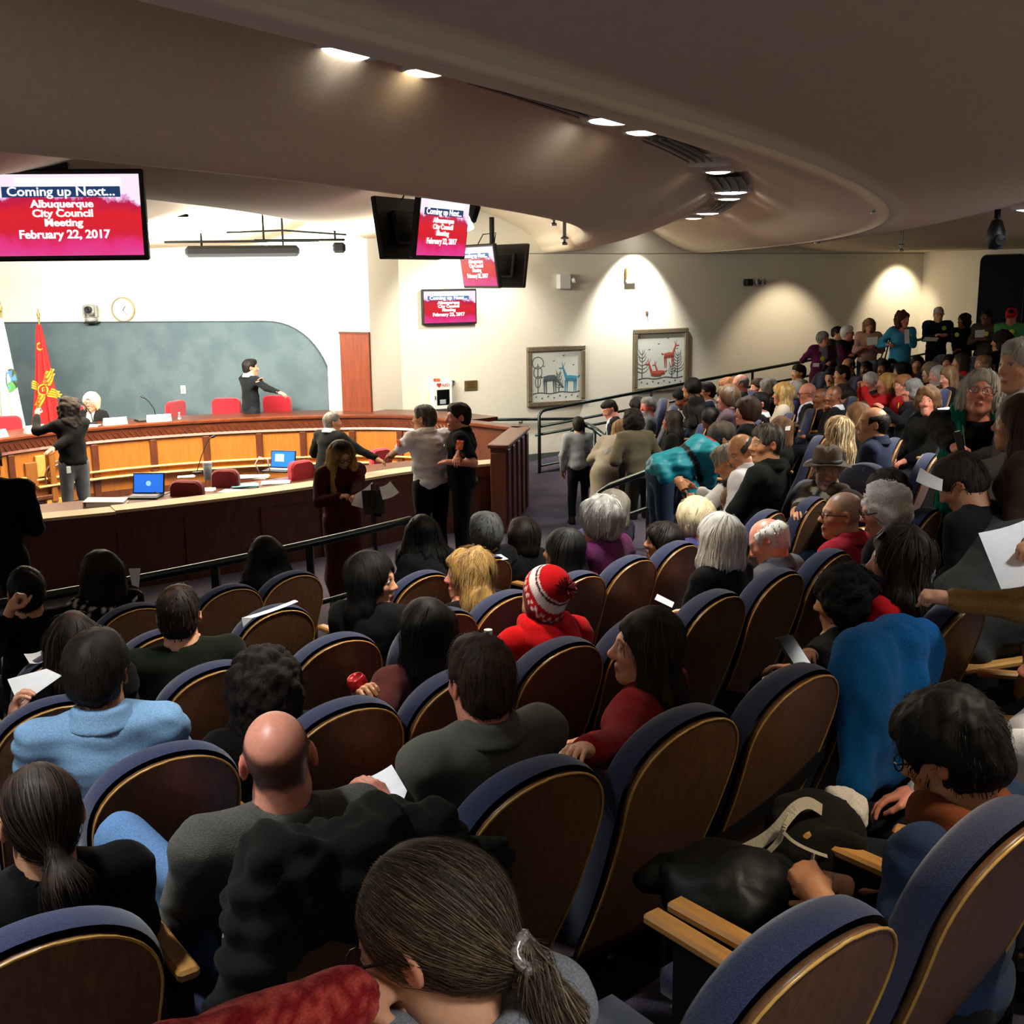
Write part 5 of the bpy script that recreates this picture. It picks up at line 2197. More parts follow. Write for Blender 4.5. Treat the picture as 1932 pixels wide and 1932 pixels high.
# ------------------------------------------------------------------ the two framed textile pictures
M_frame_w = mat('grey_wood_frame', hexc('#6b604c'), .5, nscale=40, var=.25)
M_linen = mat('linen_ground', hexc('#c9ccc2'), .9, nscale=150, var=.12)
M_tree = mat('dark_stitching', hexc('#4e5450'), .9, nscale=90, var=.25)
M_deerb = mat('blue_stitching', hexc('#3f7f9c'), .9, nscale=90, var=.2)
M_deerg = mat('slate_stitching', hexc('#4a565c'), .9, nscale=90, var=.2)
M_deerr = mat('rust_stitching', hexc('#a04a38'), .9, nscale=90, var=.2)


def deer(mb, x, z, s_, head_down=False, lying=False, flip=1):
    y = -.034
    X = lambda a: x + a * s_ * flip
    mb.tube([(X(-.12), y, z), (X(0), y, z + .01 * s_), (X(.12), y, z + .02 * s_)], [.05 * s_, .062 * s_, .05 * s_], 6)
    if head_down:
        mb.tube([(X(.11), y, z + .02 * s_), (X(.22), y, z - .10 * s_), (X(.28), y, z - .17 * s_)], [.035 * s_, .022 * s_, .02 * s_], 5)
    else:
        mb.tube([(X(.10), y, z + .02 * s_), (X(.17), y, z + .20 * s_), (X(.26), y, z + .20 * s_)], [.035 * s_, .02 * s_, .016 * s_], 5)
        mb.tube([(X(.17), y, z + .21 * s_), (X(.13), y, z + .30 * s_)], [.01 * s_, .004 * s_], 4)
        mb.tube([(X(.18), y, z + .21 * s_), (X(.19), y, z + .32 * s_)], [.01 * s_, .004 * s_], 4)
    if not lying:
        for a in (-.11, -.07, .08, .12):
            mb.tube([(X(a), y, z - .02 * s_), (X(a + .01), y, z - .26 * s_)], [.02 * s_, .008 * s_], 4)
    mb.tube([(X(-.14), y, z + .02 * s_), (X(-.19), y, z + .05 * s_)], [.02 * s_, .012 * s_], 4)


def branchy(mb, x, z0, h_, w_, n, seed):
    r = random.Random(seed)
    mb.tube([(x, -.033, z0), (x + .01, -.033, z0 + h_)], [.012, .005], 4)
    for i in range(n):
        zz = z0 + h_ * (.2 + .75 * i / n)
        for sg in (-1, 1):
            e = w_ * (1 - .6 * i / n) * r.uniform(.7, 1.1)
            mb.tube([(x, -.033, zz), (x + sg * e * .6, -.033, zz + .03), (x + sg * e, -.033, zz + .10)], [.008, .007, .004], 4)


def picture(px, py, wpx, hpx, label, kind):
    k = pxm(px, py)
    w_, h_ = wpx * k, hpx * k * 1.0
    r = wall_thing('framed_picture', px, py, label, 'picture')
    fw = .085
    for name, c_, d_ in (('frame_rail', (0, -.03, h_ / 2 - fw / 2), (w_, .06, fw)), ('frame_rail', (0, -.03, -h_ / 2 + fw / 2), (w_, .06, fw)),
                         ('frame_stile', (-w_ / 2 + fw / 2, -.03, 0), (fw, .06, h_ - 2 * fw)), ('frame_stile', (w_ / 2 - fw / 2, -.03, 0), (fw, .06, h_ - 2 * fw))):
        MB().box(c_, d_, bev=.012).build(name, M_frame_w, r)
    iw, ih = w_ - 2 * fw, h_ - 2 * fw
    MB().box((0, -.015, 0), (iw + .02, .03, ih + .02)).build('textile', M_linen, r)
    g0 = -ih * .34
    mb = MB()
    mb.tube([(x, -.033, g0 + .012 * math.sin(x * 14)) for x in np.linspace(-iw * .48, iw * .48, 22)], .010, 4)
    for i in range(8):
        x = -iw * .42 + i * iw * .12
        mb.tube([(x, -.033, g0 - .06 - .03 * (i % 2)), (x + .03, -.033, g0 - .05 - .03 * (i % 2))], [.016, .008], 5)
    for i in range(4):
        x, z = (-iw * .25 + i * iw * .2), ih * (.30 + .1 * ((i * 7) % 3 - 1))
        mb.tube([(x - .025, -.033, z + .012), (x, -.033, z), (x + .025, -.033, z + .016)], [.004, .009, .004], 4)
    if kind == 0:
        for rr in range(3):                             # tall looping tree
            for sg in (-1, 1):
                mb.tube([(-iw * .37 + sg * (.05 + .03 * rr) * math.sin(t), -.033, g0 + ih * (.12 + .19 * rr) + .10 * (1 - math.cos(t))) for t in np.linspace(0, PI, 9)], .008, 4)
        mb.tube([(-iw * .37, -.033, g0), (-iw * .37, -.033, g0 + ih * .6)], .009, 4)
        branchy(mb, iw * .05, g0, ih * .42, .10, 6, 3)
    else:
        branchy(mb, -iw * .40, g0, ih * .55, .15, 6, 5)
        branchy(mb, iw * .36, g0, ih * .48, .16, 7, 8)
        branchy(mb, iw * .24, g0, ih * .25, .10, 4, 9)
    flat = lambda o: o.data.transform(Matrix.Translation((0, -.031, 0)) @ Matrix.Diagonal((1, .12, 1, 1)) @ Matrix.Translation((0, .033, 0)))
    flat(mb.build('stitched_trees', M_tree, r))
    if kind == 0:
        m1 = MB()
        deer(m1, -iw * .14, g0 + ih * .29, iw * 1.0, True)
        flat(m1.build('stitched_deer', M_deerg, r))
        m1 = MB()
        deer(m1, iw * .30, g0 + ih * .27, iw * .95, False, flip=-1)
        flat(m1.build('stitched_deer', M_deerb, r))
    else:
        m1 = MB()
        deer(m1, -iw * .10, g0 + ih * .08, iw * .9, False, True, -1)
        deer(m1, .0, g0 + ih * .10, iw * .7, False, True, -1)
        flat(m1.build('stitched_deer', M_deerr, r))
        m1 = MB()
        deer(m1, iw * .17, g0 + ih * .42, iw * .85, False)
        flat(m1.build('stitched_deer', M_deerr, r))


picture(1048, 709, 109, 96, 'framed stitched picture of a slate deer and a blue deer among trees', 0)
picture(1245, 679, 102, 96, 'framed stitched picture of rust-coloured deer between bare trees', 1)

# ------------------------------------------------------------------ small things on the picture wall
k = pxm(828, 745)
r = wall_thing('aed_cabinet', 829, 746, 'white wall cabinet with a dark window, a defibrillator inside', 'cabinet')
W_, H_ = 38 * k, 48 * k
MB().box((0, -.07, 0), (W_, .14, H_), bev=.015).build('body', M_white, r)
dd_ = MB().box((0, -.145, 0), (W_ * .9, .014, H_ * .92), bev=.006).build('door', M_white, r)
MB().box((.0, -.153, -.02), (W_ * .62, .006, H_ * .55), bev=.003).build('pane', M_glass, dd_)
MB().box((-W_ * .40, -.16, -.02), (.012, .02, .06), bev=.004).build('handle', M_black, dd_)
MB().box((-.01, -.158, -.09), (W_ * .3, .004, H_ * .16), bev=.002).build('device_label', mat('pale_label', hexc('#9aa3a6'), .5), r)
text('cabinet_text', '\u2665AED', .075, mat('red_letters', hexc('#b23226'), .6), r, (0, -.154, H_ * .385), (PI / 2, 0, 0), ext=.001)
r = wall_thing('alarm_light', 823, 718, 'small red alarm beacon above the white cabinet', 'alarm')
MB().box((0, -.02, 0), (.10, .04, .07), bev=.008).build('base', mat('red_plastic', hexc('#b0241c'), .4), r)
MB().lathe([(.04, 0), (.04, .03), (.02, .045), (.001, .047)], (0, -.04, 0), 12, (0, -1, 0)).build('lens', mat('orange_lens', hexc('#d8532a'), .2), r)
r = wall_thing('wall_sensor', 853, 722, 'little grey sensor right of the white cabinet', 'sensor')
MB().box((0, -.025, 0), (.05, .05, .09), bev=.01).build('case', mat('grey_plastic', hexc('#7e837e'), .5), r)
MB().lathe([(.018, 0), (.015, .012), (.001, .016)], (0, -.05, .02), 10, (0, -1, 0)).build('lens', M_black, r)
r = wall_thing('wall_plaque', 888, 727, 'rectangular brass plaque between cabinet and pictures', 'plaque')
MB().box((0, -.01, 0), (25 * k, .02, 17 * k), bev=.004).build('plate', M_gold, r)
for i in range(5):
    MB().box((0, -.0215, .05 - i * .022), (.14 - .02 * (i % 2), .002, .007)).build('engraved_line', M_rim, r)

r = wall_thing('emergency_light', 1062, 531, 'white box emergency light over the first picture', 'emergency light')
k = pxm(1062, 531)
MB().box((-.02, -.06, 0), (22 * k, .12, 24 * k), bev=.015).build('body', M_white, r)
MB().tube([(.12, -.08, .0), (.17, -.10, .02)], [.035, .05], 10).build('lamp_head', M_white, r)
r = wall_thing('exit_sign', 1187, 522, 'white bracket sign washed out by the bright wall spot', 'sign')
MB().box((.02, -.06, -.05), (20 * k, .03, 12 * k), bev=.004).build('plate', M_white, r)
MB().box((-.08, -.03, .05), (.03, .06, .2), bev=.004).build('bracket', M_gold, r)
r = wall_thing('emergency_light', 1415, 533, 'black twin-headed emergency light on the shaded wall', 'emergency light')
MB().box((-.09, -.06, 0), (.16, .12, .13), bev=.02).build('body', M_black, r)
for dx in (.06, .2):
    MB().lathe([(.02, 0), (.055, .05), (.06, .09), (.001, .09)], (dx, -.06, .0), 12, (.4, -1, .1)).build('lamp_head', mat('grey_plastic', hexc('#7e837e'), .5), r)
r = wall_thing('wall_hook', 1220, 590, 'tiny wall hook under the bright spot', 'hook')
MB().box((0, -.01, 0), (.05, .02, .05), bev=.004).tube([(0, -.02, 0), (0, -.05, -.02), (0, -.05, .01)], .006, 5).build('hook', M_gold, r)

# dark acoustic panels on the back wall
for i, (t0, t1, lb) in enumerate(((1.47, 2.49, 'tall navy acoustic panel with rounded corners on the back wall'), (2.57, 3.6, 'second navy acoustic panel, mostly outside the frame'))):
    o = PW1 + BWd * t0
    r = empty('acoustic_panel', (o[0], o[1], -2.1), math.atan2(BWd[1], BWd[0]), lb, 'wall panel', 'navy panels on the back wall')
    w_, h_ = t1 - t0, 2.42
    P, rr = [], .13
    for cx, cz, s0 in ((w_ - rr, h_ - rr, 0), (rr, h_ - rr, PI / 2), (rr, rr, PI), (w_ - rr, rr, 1.5 * PI)):
        P += [(cx + rr * math.cos(s0 + a), cz + rr * math.sin(s0 + a)) for a in np.linspace(0, PI / 2, 7)]
    V = [(x, -.06, z) for x, z in P] + [(x, 0, z) for x, z in P]
    q = len(P)
    MB().add(V, [tuple(range(q - 1, -1, -1)), tuple(range(q, 2 * q))] + [(a, (a + 1) % q, (a + 1) % q + q, a + q) for a in range(q)]).build('fabric_face', M_navy, r)
    MB().tube([(x, -.06, z) for x, z in P + P[:1]], .012, 5).build('piping', M_black, r)

# ------------------------------------------------------------------ ramp and rails along the picture wall
n0, n1 = PW0 + PWd * 2.85, PW1
V, F = [], []
ramp = MB()
L_ = float(np.linalg.norm(n1 - n0))
for s_ in np.linspace(0, L_, 14):
    z = WELL + (-2.30 - WELL) * min(1, s_ / (L_ - 1.0))
    for off, zz in ((0, z), (RAMP - .05, z), (RAMP - .05, WELL)):
        p = n0 + PWd * s_ + PWn * off
        V.append((p[0], p[1], zz))
for i in range(13):
    for j in range(2):
        a = i * 3 + j
        F.append((a, a + 1, a + 4, a + 3))
tag(MB().add(V, F).build('floor', M_carpet), kind='structure')
P0 = onz(1018, 893, WELL)
Pd = PWd
P1 = P0[:2] + Pd * 5.7
d_ = ray(1520, 681)
zt0 = on_plane(1018, 775, P0[:2], PWn)[2]
zt1 = on_plane(1520, 681, P0[:2], PWn)[2]
rl = float(((on_plane(1520, 681, P0[:2], PWn)[:2]) - P0[:2]) @ Pd)
r = empty('ramp_railing', (P0[0], P0[1], WELL), math.atan2(Pd[1], Pd[0]), 'dark steel railing climbing along the wall under the pictures', 'railing')
h0, h1 = zt0 - WELL, zt1 - WELL
zz = lambda x: h0 + (h1 - h0) * x / rl
EX = rl + 3.2
MB().tube([(0, 0, 0), (0, 0, h0 - .08), (.05, 0, h0 - .01), (.15, 0, zz(.15)), (EX, 0, zz(EX))], .028, 10).build('top_rail', M_rail, r, True)
MB().tube([(0, 0, h0 - .26), (EX, 0, zz(EX) - .30)], .022, 8).build('middle_rail', M_rail, r, True)
MB().tube([(-.06, .02, h0 - .40), (EX, .02, zz(EX) - .52)], .022, 8).build('hand_rail', M_rail, r, True)
MB().tube([(0, 0, .12), (EX, 0, zz(EX) - .95)], .022, 8).build('bottom_rail', M_rail, r, True)
for x in (2.2, 4.4, 6.6, EX):
    MB().tube([(x, 0, max(-.02, zz(x) - 1.15)), (x, 0, zz(x))], .024, 8).build('post', M_rail, r, True)
# wall hand rail running in from the dais
a, b_ = on_pw(920, 792, .10), on_pw(1100, 790, .10)
r = empty('wall_handrail', tuple(a), 0, 'dark hand rail on wall brackets behind the dais wing', 'railing')
A_ = Vector((0, 0, 0))
B_ = Vector(b_ - a)
MB().tube([A_ + Vector((PWn[0] * -.10, PWn[1] * -.10, 0)), A_, B_], .026, 8).build('rail', M_rail, r, True)
MB().lathe([(.05, 0), (.05, .02), (.02, .03), (.001, .03)], tuple(Vector((-PWn[0] * .1, -PWn[1] * .1, 0))), 12, (PWn[0], PWn[1], 0)).build('end_flange', M_rail, r)
for t in (.35, .8):
    c_ = B_ * t
    MB().tube([c_, c_ + Vector((0, 0, -.06)), c_ + Vector((-PWn[0] * .1, -PWn[1] * .1, -.06))], .012, 6).build('bracket', M_rail, r)

# front rail before the first row
fp = [(-60, 1140), (90, 1113), (240, 1095), (455, 1052), (570, 1031), (705, 1006), (775, 990)]
RR = org(4) - .60
FR = []
for px, py in fp:
    d = ray(px, py)
    a_ = float(d[:2] @ d[:2]); b2 = -2 * float(d[:2] @ RC); c2 = float(RC @ RC - RR ** 2)
    t = (-b2 - math.sqrt(b2 * b2 - 4 * a_ * c2)) / 2 / a_
    FR.append(d * t)
zr = sum(p[2] for p in FR) / len(FR)
angs = [math.atan2(p[1] - RC[1], p[0] - RC[0]) for p in FR]
r = empty('front_railing', (0, 0, 0), 0, 'straight dark steel railing in front of the first row', 'railing')
arc = [pol(RR, math.degrees(a_), zr) for a_ in np.linspace(angs[0], angs[-1], 14)]
r.location = tuple(arc[7])
O_ = Vector(arc[7])
MB().tube([Vector(p) - O_ for p in arc], .03, 10).build('top_rail', M_rail, r, True)
MB().tube([Vector(p) - O_ - Vector((0, 0, .45)) for p in arc], .02, 8).build('middle_rail', M_rail, r, True)
for i in (0, 3, 6, 9, 13):
    p = Vector(arc[i]) - O_
    MB().box((p.x, p.y, (frow(4) - zr) / 2), (.05, .05, zr - frow(4))).build('post', M_rail, r)


def handrail(pts, posts, label, floor, lower=True):
    P = [Vector(at(*p)) for p in pts]
    r = empty('aisle_handrail', tuple(P[0]), 0, label, 'railing')
    O_ = P[0].copy()
    P = [p - O_ for p in P]
    MB().tube([P[0] + (P[0] - P[1]).normalized() * .10 + Vector((0, 0, -.12))] + P, .032, 10).build('top_rail', M_rail, r, True)
    if lower:
        MB().tube([p + Vector((0, 0, -.38)) for p in P], .024, 8).build('lower_rail', M_rail, r, True)
    for t in posts:
        i = min(int(t), len(P) - 2)
        p = P[i].lerp(P[i + 1], t - i)
        MB().tube([p, Vector((p.x, p.y, floor - O_.z))], .022, 8).build('post', M_rail, r, True)


handrail([(1131, 930, 11.7), (1152, 916, 11.7), (1232, 886, 11.3), (1262, 872, 11.1)], (.9, 1.9, 2.8), 'thick dark stair handrail before the bending teal jacket', -2.9)
handrail([(1092, 801, 14.6), (1106, 801, 14.6), (1122, 809, 14.4), (1148, 830, 13.9)], (.6, 2.0, 2.9), 'curved dark stair handrail beside the boy in the grey sweater', WELL)

# ------------------------------------------------------------------ lamps and cameras near the dais
c = at(458, 474, 14.6)
r = empty('stage_batten', tuple(c), math.radians(4), 'black stage light bar with unlit housing under the front ceiling', 'stage light')
MB().box((0, 0, 0), (1.40, .16, .14), bev=.04).build('housing', M_matte, r)
MB().box((0, 0, .12), (1.9, .04, .03)).build('hanger', M_matte, r)
for x in (-.5, .5):
    MB().tube([(x, 0, .07), (x, 0, .42)], .014, 6).build('hanger_rod', M_matte, r)
c = at(565, 468, 14.9)
r = empty('stage_batten', tuple(c), math.radians(4), 'glowing white tube lamp under the front ceiling', 'stage light')
MB().tube([(-.44, 0, 0), (-.40, 0, 0), (.40, 0, 0), (.44, 0, 0)], [.03, .075, .075, .03], 12).build('tube', M_tube, r, True)
MB().box((.50, 0, .0), (.16, .15, .13), bev=.03).build('end_cap', M_matte, r)
MB().box((.0, .05, .10), (1.15, .05, .03), bev=.01).build('housing', M_matte, r)
MB().tube([(-.9, 0, .20), (-.2, 0, .22), (.6, 0, .16)], .012, 5).build('cable', M_matte, r)
for x in (-.45, .45):
    MB().tube([(x, .05, .10), (x, .05, .42)], .014, 6).build('hanger_rod', M_matte, r)
c = at(300, 425, 12.4)
r = empty('stage_batten', tuple(c), math.radians(4), 'glowing lamp partly behind the largest television', 'stage light')
MB().tube([(-.22, 0, 0), (-.18, 0, 0), (.18, 0, 0), (.22, 0, 0)], [.03, .085, .085, .03], 12).build('tube', M_tube, r, True)
MB().box((.0, .06, .10), (.6, .05, .03), bev=.01).build('housing', M_matte, r)
MB().tube([(0, .05, .10), (0, .05, .5)], .014, 6).build('hanger_rod', M_matte, r)
c = at(879, 410, 14.0)
r = empty('stage_spot', tuple(c), math.radians(-30), 'bright slanted tube spot beside the near twin televisions', 'stage light')
MB().tube([(-.08, 0, .17), (.06, 0, -.14)], .05, 10).build('tube', M_tube, r, True)
MB().box((.07, .05, .05), (.12, .1, .22), bev=.02, ry=.4).build('housing', M_matte, r)
MB().tube([(.02, .04, .12), (.0, .04, .40)], .014, 6).build('hanger_rod', M_matte, r)

p = on_dw(181, 608, .0)
r = empty('ptz_camera', tuple(p + np.array([*(DWn * .14), .02])), DWa, 'grey pan-tilt camera on a bracket above the blue panel', 'camera')
MB().box((0, .05, -.02), (.22, .22, .03), bev=.006).build('bracket', M_black, r)
MB().lathe([(.10, 0), (.10, .05), (.07, .07), (.001, .07)], (0, 0, 0), 16).build('base', mat('silver_plastic', hexc('#8b8c8a'), .4), r, True)
for sx in (-1, 1):
    MB().box((sx * .105, 0, .16), (.03, .10, .20), bev=.012).build('arm', mat('silver_plastic', hexc('#8b8c8a'), .4), r)
MB().box((0, 0, .19), (.175, .17, .17), bev=.04).build('head', mat('silver_plastic', hexc('#8b8c8a'), .4), r)
MB().lathe([(.055, 0), (.055, .05), (.04, .055), (.001, .05)], (.02, -.085, .19), 14, (0, -1, 0)).build('lens', M_black, r)
p = on_dw(234, 584, .0)
r = empty('wall_clock', tuple(p), DWa, 'round white clock above the blue panel', 'clock')
R_ = .185
MB().lathe([(R_, 0), (R_ + .018, .01), (R_ + .018, .045), (R_ - .004, .05), (R_ - .006, .03), (.001, .03)], (0, 0, 0), 28, (0, -1, 0)).build('rim', mat('clock_rim', hexc('#8a7c5a'), .5), r)
MB().lathe([(R_ - .006, .0), (R_ - .006, .034), (.001, .034)], (0, 0, 0), 28, (0, -1, 0)).build('face', M_white, r)
MB().box((.02, -.038, .02), (.012, .003, .09), ry=.6).build('hand', M_black, r)
MB().box((.035, -.039, -.045), (.008, .003, .12), ry=-.6).build('hand', M_black, r)
for i in range(12):
    a = i * PI / 6
    MB().box((.155 * math.sin(a), -.036, .155 * math.cos(a)), (.006, .003, .02), ry=a).build('hour_mark', M_ink, r)
p = on_dw(346, 735, .05)
r = empty('wall_switch', tuple(p), DWa, 'pale switch plate on the blue panel', 'switch')
MB().box((0, -.006, 0), (.085, .012, .135), bev=.004).build('plate', M_white, r)
MB().box((0, -.016, 0), (.03, .012, .06), bev=.003).build('rocker', M_ink, r)
# hanging pan-tilt camera near the right edge
c = at(1880, 432, 11.5)
r = empty('ptz_camera', tuple(c), .4, 'black dome camera hanging from a ceiling pole above the back rows', 'camera')
MB().tube([(0, 0, .10), (0, 0, .28)], .03, 10).build('pole', M_blackmetal, r)
MB().lathe([(.02, .34), (.11, .33), (.11, .30), (.045, .24), (.04, .20)][::-1], n=14).build('ceiling_flange', M_blackmetal, r, True)
MB().lathe([(.001, -.20), (.06, -.19), (.085, -.12), (.085, -.02), (.07, .02), (.05, .08), (.001, .10)], n=16).build('body', M_black, r, True)
MB().lathe([(.05, 0), (.05, .04), (.001, .045)], (-.03, -.07, -.1), 12, (-.4, -1, -.2)).build('lens', M_glass, r)


# ------------------------------------------------------------------ the people, nearest rows first
P_ = person
PONY = P_(812, 1772, 'woman with a long greying brown ponytail and glasses, bent over in a red patterned shawl', n=-1, Y=1.36, sex='f', face=72, body=48, pitch=-.42, roll=.10, lean=.10, hair='lowpony', hc='#3d3226', streak='#75614a',
          tail=(.035, -.035, -.30), tailw=.75, skin='warm', top='knit', tc='#77777a', vest='#86191d', spots='#b8473c', neckline='crew', lc='#2a2a30', hs=1.10, glasses=True, lift=.6, dens=4, swk=.5, rough=.5, res={'strands': 2200, 'head': .005, 'hair': .006},
          pose={'L': ('px', 655, 1890, 1.28), 'R': ('px', 470, 1950, 1.42), 'Lk': 'fist', 'Rk': 'relax', 'poleL': (-1, .5, .7), 'poleR': (.3, 1, -.5)}, hood='#77777a')
BOY = P_(1790, 1425, 'boy with thick black hair in a navy hoodie over a rust hood, hands clasped', n=-1, Y=2.3, face=52, pitch=-.35, lean=-.02, hair='short', hc='black', thick=.030, rough=2.0, fall=.5, skin='tan', tc='#22304a', hood='#63341c', collar=False,
         pose={'L': ('px', 1545, 1690, 2.25), 'R': ('px', 1575, 1668, 2.38), 'Lk': 'fist', 'Rk': 'fist'}, cuff=.35, lc='#15171a', glasses=True, sweep=(.3, 0, 0), hs=1.10, s=.95,
         legL=((-.22, .46, .50), (-.20, .52, .08)))
P_(78, 1545, 'woman with a dark brown low ponytail and black top, seen from behind', n=0, sex='f', face=32, hair='lowpony', hc='dkbrown', streak='brown', tail=(.03, -.03, -.22), tailw=1.2, tc='#0d0d0e', skin='warm', lean=-.22, pitch=-.15)
BALD = P_(525, 1432, 'bald man with a shaved dark fringe in a charcoal ribbed sweater, ankle on knee', n=0, face=13, body=26, hair='none', stubk=.86, crown=50, hc='dkbrown', top='knit', tc='#4a4843', skin='pink', roll=-.10, lc='#56749a', legs='denim', lean=-.20,
          collarh=.02, pose={'R': ('px', 730, 1535, 2.75), 'L': (-.12, .25, .16), 'Rk': 'hold'}, legL=(('px', 228, 1580, 2.75), ('px', 345, 1665, 2.62)), hs=1.12, wide=1.08, collar=True, brow='#221a14', toe=(.9, .3, -.1))
GREY = P_(905, 1287, 'man with short brown hair in a grey tweed blazer, seen from behind', n=0, face=33, body=34, hair='short', hc='brown', streak='dkbrown', tc='#5a5a52', collar=True, skin='pink', lean=-.12, hs=1.10, thick=.013, pitch=-.05, dens=1.6, pose='lap')
P_(1218, 1222, 'laughing woman in profile with very long dark brown hair and a dark red top', n=0, sex='f', face=88, body=62, hair='flow', hc='dkbrown', streak='brown', tc='#7a1216', top='knit', skin='pale', lean=-.08, roll=-.05, pitch=.02, hs=1.12, nose=1.25, lips='#a8584c',
   pose={'L': ('px', 1105, 1415, 2.85), 'R': (.10, .25, .12)}, sweep=(0, -.25, 0), back=.16, front=-.02, res={'head': .0048}, cuff=.9, brow='#3a2418', lenk=1.1)
P_(1588, 1132, 'woman with short curly black hair and bare nape in a black scoop-backed top', n=0, sex='f', face=62, hair='curly', hc='black', r=.118, tc='#101011', neckline='scoop', skin='tan', lean=-.10, pose={'L': ('px', 1512, 1238, 3.5), 'Lk': 'hold'}, cuff=.75, pitch=-.2, hs=1.08)
# second row
P_(185, 1272, 'man with thick dark hair in a pale blue denim shirt, seen from behind', n=1, face=4, body=20, hair='short', hc='dkbrown', thick=.020, tc='#7698b8', top='denim', collar=True, collarh=.036, skin='tan', hs=1.10, lean=-.08, pitch=-.12, wide=1.05, fold=1.6, dens=1.4, pitchk=0)
P_(498, 1305, 'woman with a big mass of dark curls behind the bald man', n=1, sex='f', face=20, hair='curly', hc='dkbrown', r=.140, len=.10, tc='#14120f', skin='tan', lean=-.28)
P_(803, 1190, 'woman with straight black hair and a dusky maroon jacket holding a can', n=1, sex='f', face=42, body=32, hair='long', hc='black', tc='#4a2320', skin='tan', lean=-.15, hs=1.10, pose={'L': ('px', 690, 1318, 3.55), 'Lk': 'hold'}, lenk=.9)
POM = P_(1022, 1128, 'child in a red and white knitted bobble hat and red fleece', n=1, sex='f', face=24, body=30, pitch=.25, roll=.28, hair='shaved', stubk=.01, hc='dkbrown', tc='#c01418', top='knit', hood=True, skin='tan', lean=-.05, hs=1.12, s=.92)
P_(1355, 1018, 'woman with a smooth white bob in a black jacket', n=1, sex='f', face=30, hair='bob', hc='white', len=.095, vol=1.15, tc='#0c0c0d', skin='pale', lean=-.02, hs=1.18, dens=1.5, thick=.016)
P_(1448, 1022, 'bald old man with white side hair in a grey jacket, head bowed to one side', n=1, face=78, pitch=-.55, roll=.25, hair='fringe', hc='white', thick=.018, tc='#4c4b50', collar=True, skin='pink', lean=.05, hs=1.16, s=.95)
P_(1694, 1062, 'woman with tousled dark brown hair, sunglasses on top and a red ruffled blouse', n=1, Y=4.3, sex='f', face=70, hair='wavy', hc='dkbrown', streak='brown', thick=.022, lenk=.72, vol=1.2, tc='#b8151a', skin='pale', lean=.0, hs=1.22, fold=2.2, back=.09)
# third row
P_(138, 1215, 'woman with long straight brown hair reading a printed sheet', n=2, sex='f', face=25, hair='long', hc='dkbrown', streak='brown', tc='#0e0e0f', skin='pale', lean=-.18, hs=1.06, pitch=-.2, pose={'L': ('px', 28, 1345, 3.86), 'Lk': 'hold'}, cuff=.75)
P_(338, 1162, 'man with short dark hair in a blackish green sweater, chin on hand', n=2, face=10, body=25, hair='short', hc='dkbrown', streak='brown', tc='#171c14', top='knit', skin='pale', lean=.02, hs=1.10, pose={'L': 'chin'}, cuff=.75, pitch=-.05)
TURN = P_(705, 1095, 'dark-haired woman in a black jacket turned sideways to talk', n=2, sex='f', face=-104, body=-25, hair='long', hc='black', tc='#101011', skin='warm', lean=.0, hs=1.16, pitch=-.05, lips='#8a3030', res={'head': .0052, 'hair': .007, 'strands': 1800, 'sw': .0009}, badge=(.07, .40), front=-.01, thick=.018, lenk=.9)
P_(1062, 1042, 'woman with very long straight black hair and a red top', n=2, sex='f', face=62, body=42, hair='vlong', hc='black', tc='#9c1317', skin='tan', lean=-.0, hs=1.18, vol=1.15, thick=.016)
P_(1250, 1022, 'dark-haired boy in profile with a swept fringe', n=2, face=80, hair='mop', len=.02, hc='dkbrown', tc='#4b3b32', skin='tan', lean=-.02, hs=1.18, s=.92, pose={'L': ('px', 1208, 1042, 5.0), 'Lk': 'fist'}, res={'head': .006})
P_(1310, 982, 'woman with short whitish blond hair and an orange scarf', n=2, sex='f', face=48, hair='crop', hc='platinum', thick=.022, tc='#3c3a66', neckline='crew', skin='pink', lean=.0, hs=1.22, collar='#c8622a')
# fourth row
P_(882, 1085, 'woman with long wavy blond hair, hand under her chin', n=2, sex='f', face=97, body=50, hair='wavy', hc='blond', streak='dkblond', lenk=1.15, vol=1.3, tc='#141416', skin='pink', lean=-.05, hs=1.16, pose={'L': 'chin'}, res={'strands': 2200, 'sw': .0011}, wave=.5, thick=.022, rough=1.5, swk=1)
P_(1132, 985, 'woman with short grey hair in a bright purple fleece', n=2, sex='f', face=52, hair='crop', hc='grey', streak='silver', thick=.022, tc='#47153a', top='knit', skin='pink', lean=-.0, hs=1.26, wide=1.1)
P_(1153, 958, 'woman with a smooth silver bob beside the purple fleece', n=3, sex='f', face=50, hair='bob', hc='silver', len=.09, tc='#2e3040', skin='pale', lean=-.0, hs=1.3)
P_(915, 1005, 'person with short bluish grey hair in a dark jacket', n=3, sex='f', face=35, hair='crop', hc='bluegrey', tc='#121214', skin='warm', lean=.0, hs=1.2)
P_(984, 1012, 'person with short dark hair next to the bluish grey head', n=3, sex='f', face=30, hair='bob', len=.07, hc='dkbrown', tc='#0e0e10', skin='brown', lean=.0, hs=1.2)
P_(798, 1012, 'woman with shoulder-long black braids bending forward', n=4, sex='f', face=10, body=30, pitch=-.6, hair='long', lenk=.75, vol=1.5, front=.04, hc='black', tc='#2c2c30', skin='dark', lean=.15, hs=1.3, rough=2.5, thick=.02, swk=2.2, dens=1.2)
P_(1388, 950, 'woman with streaked light brown hair bent forward in a beige knit', n=2, sex='f', face=70, pitch=-.5, hair='bob', len=.12, hc='ltbrown', streak='dkblond', tc='#9d9285', top='knit', skin='warm', lean=.25, hs=1.2)
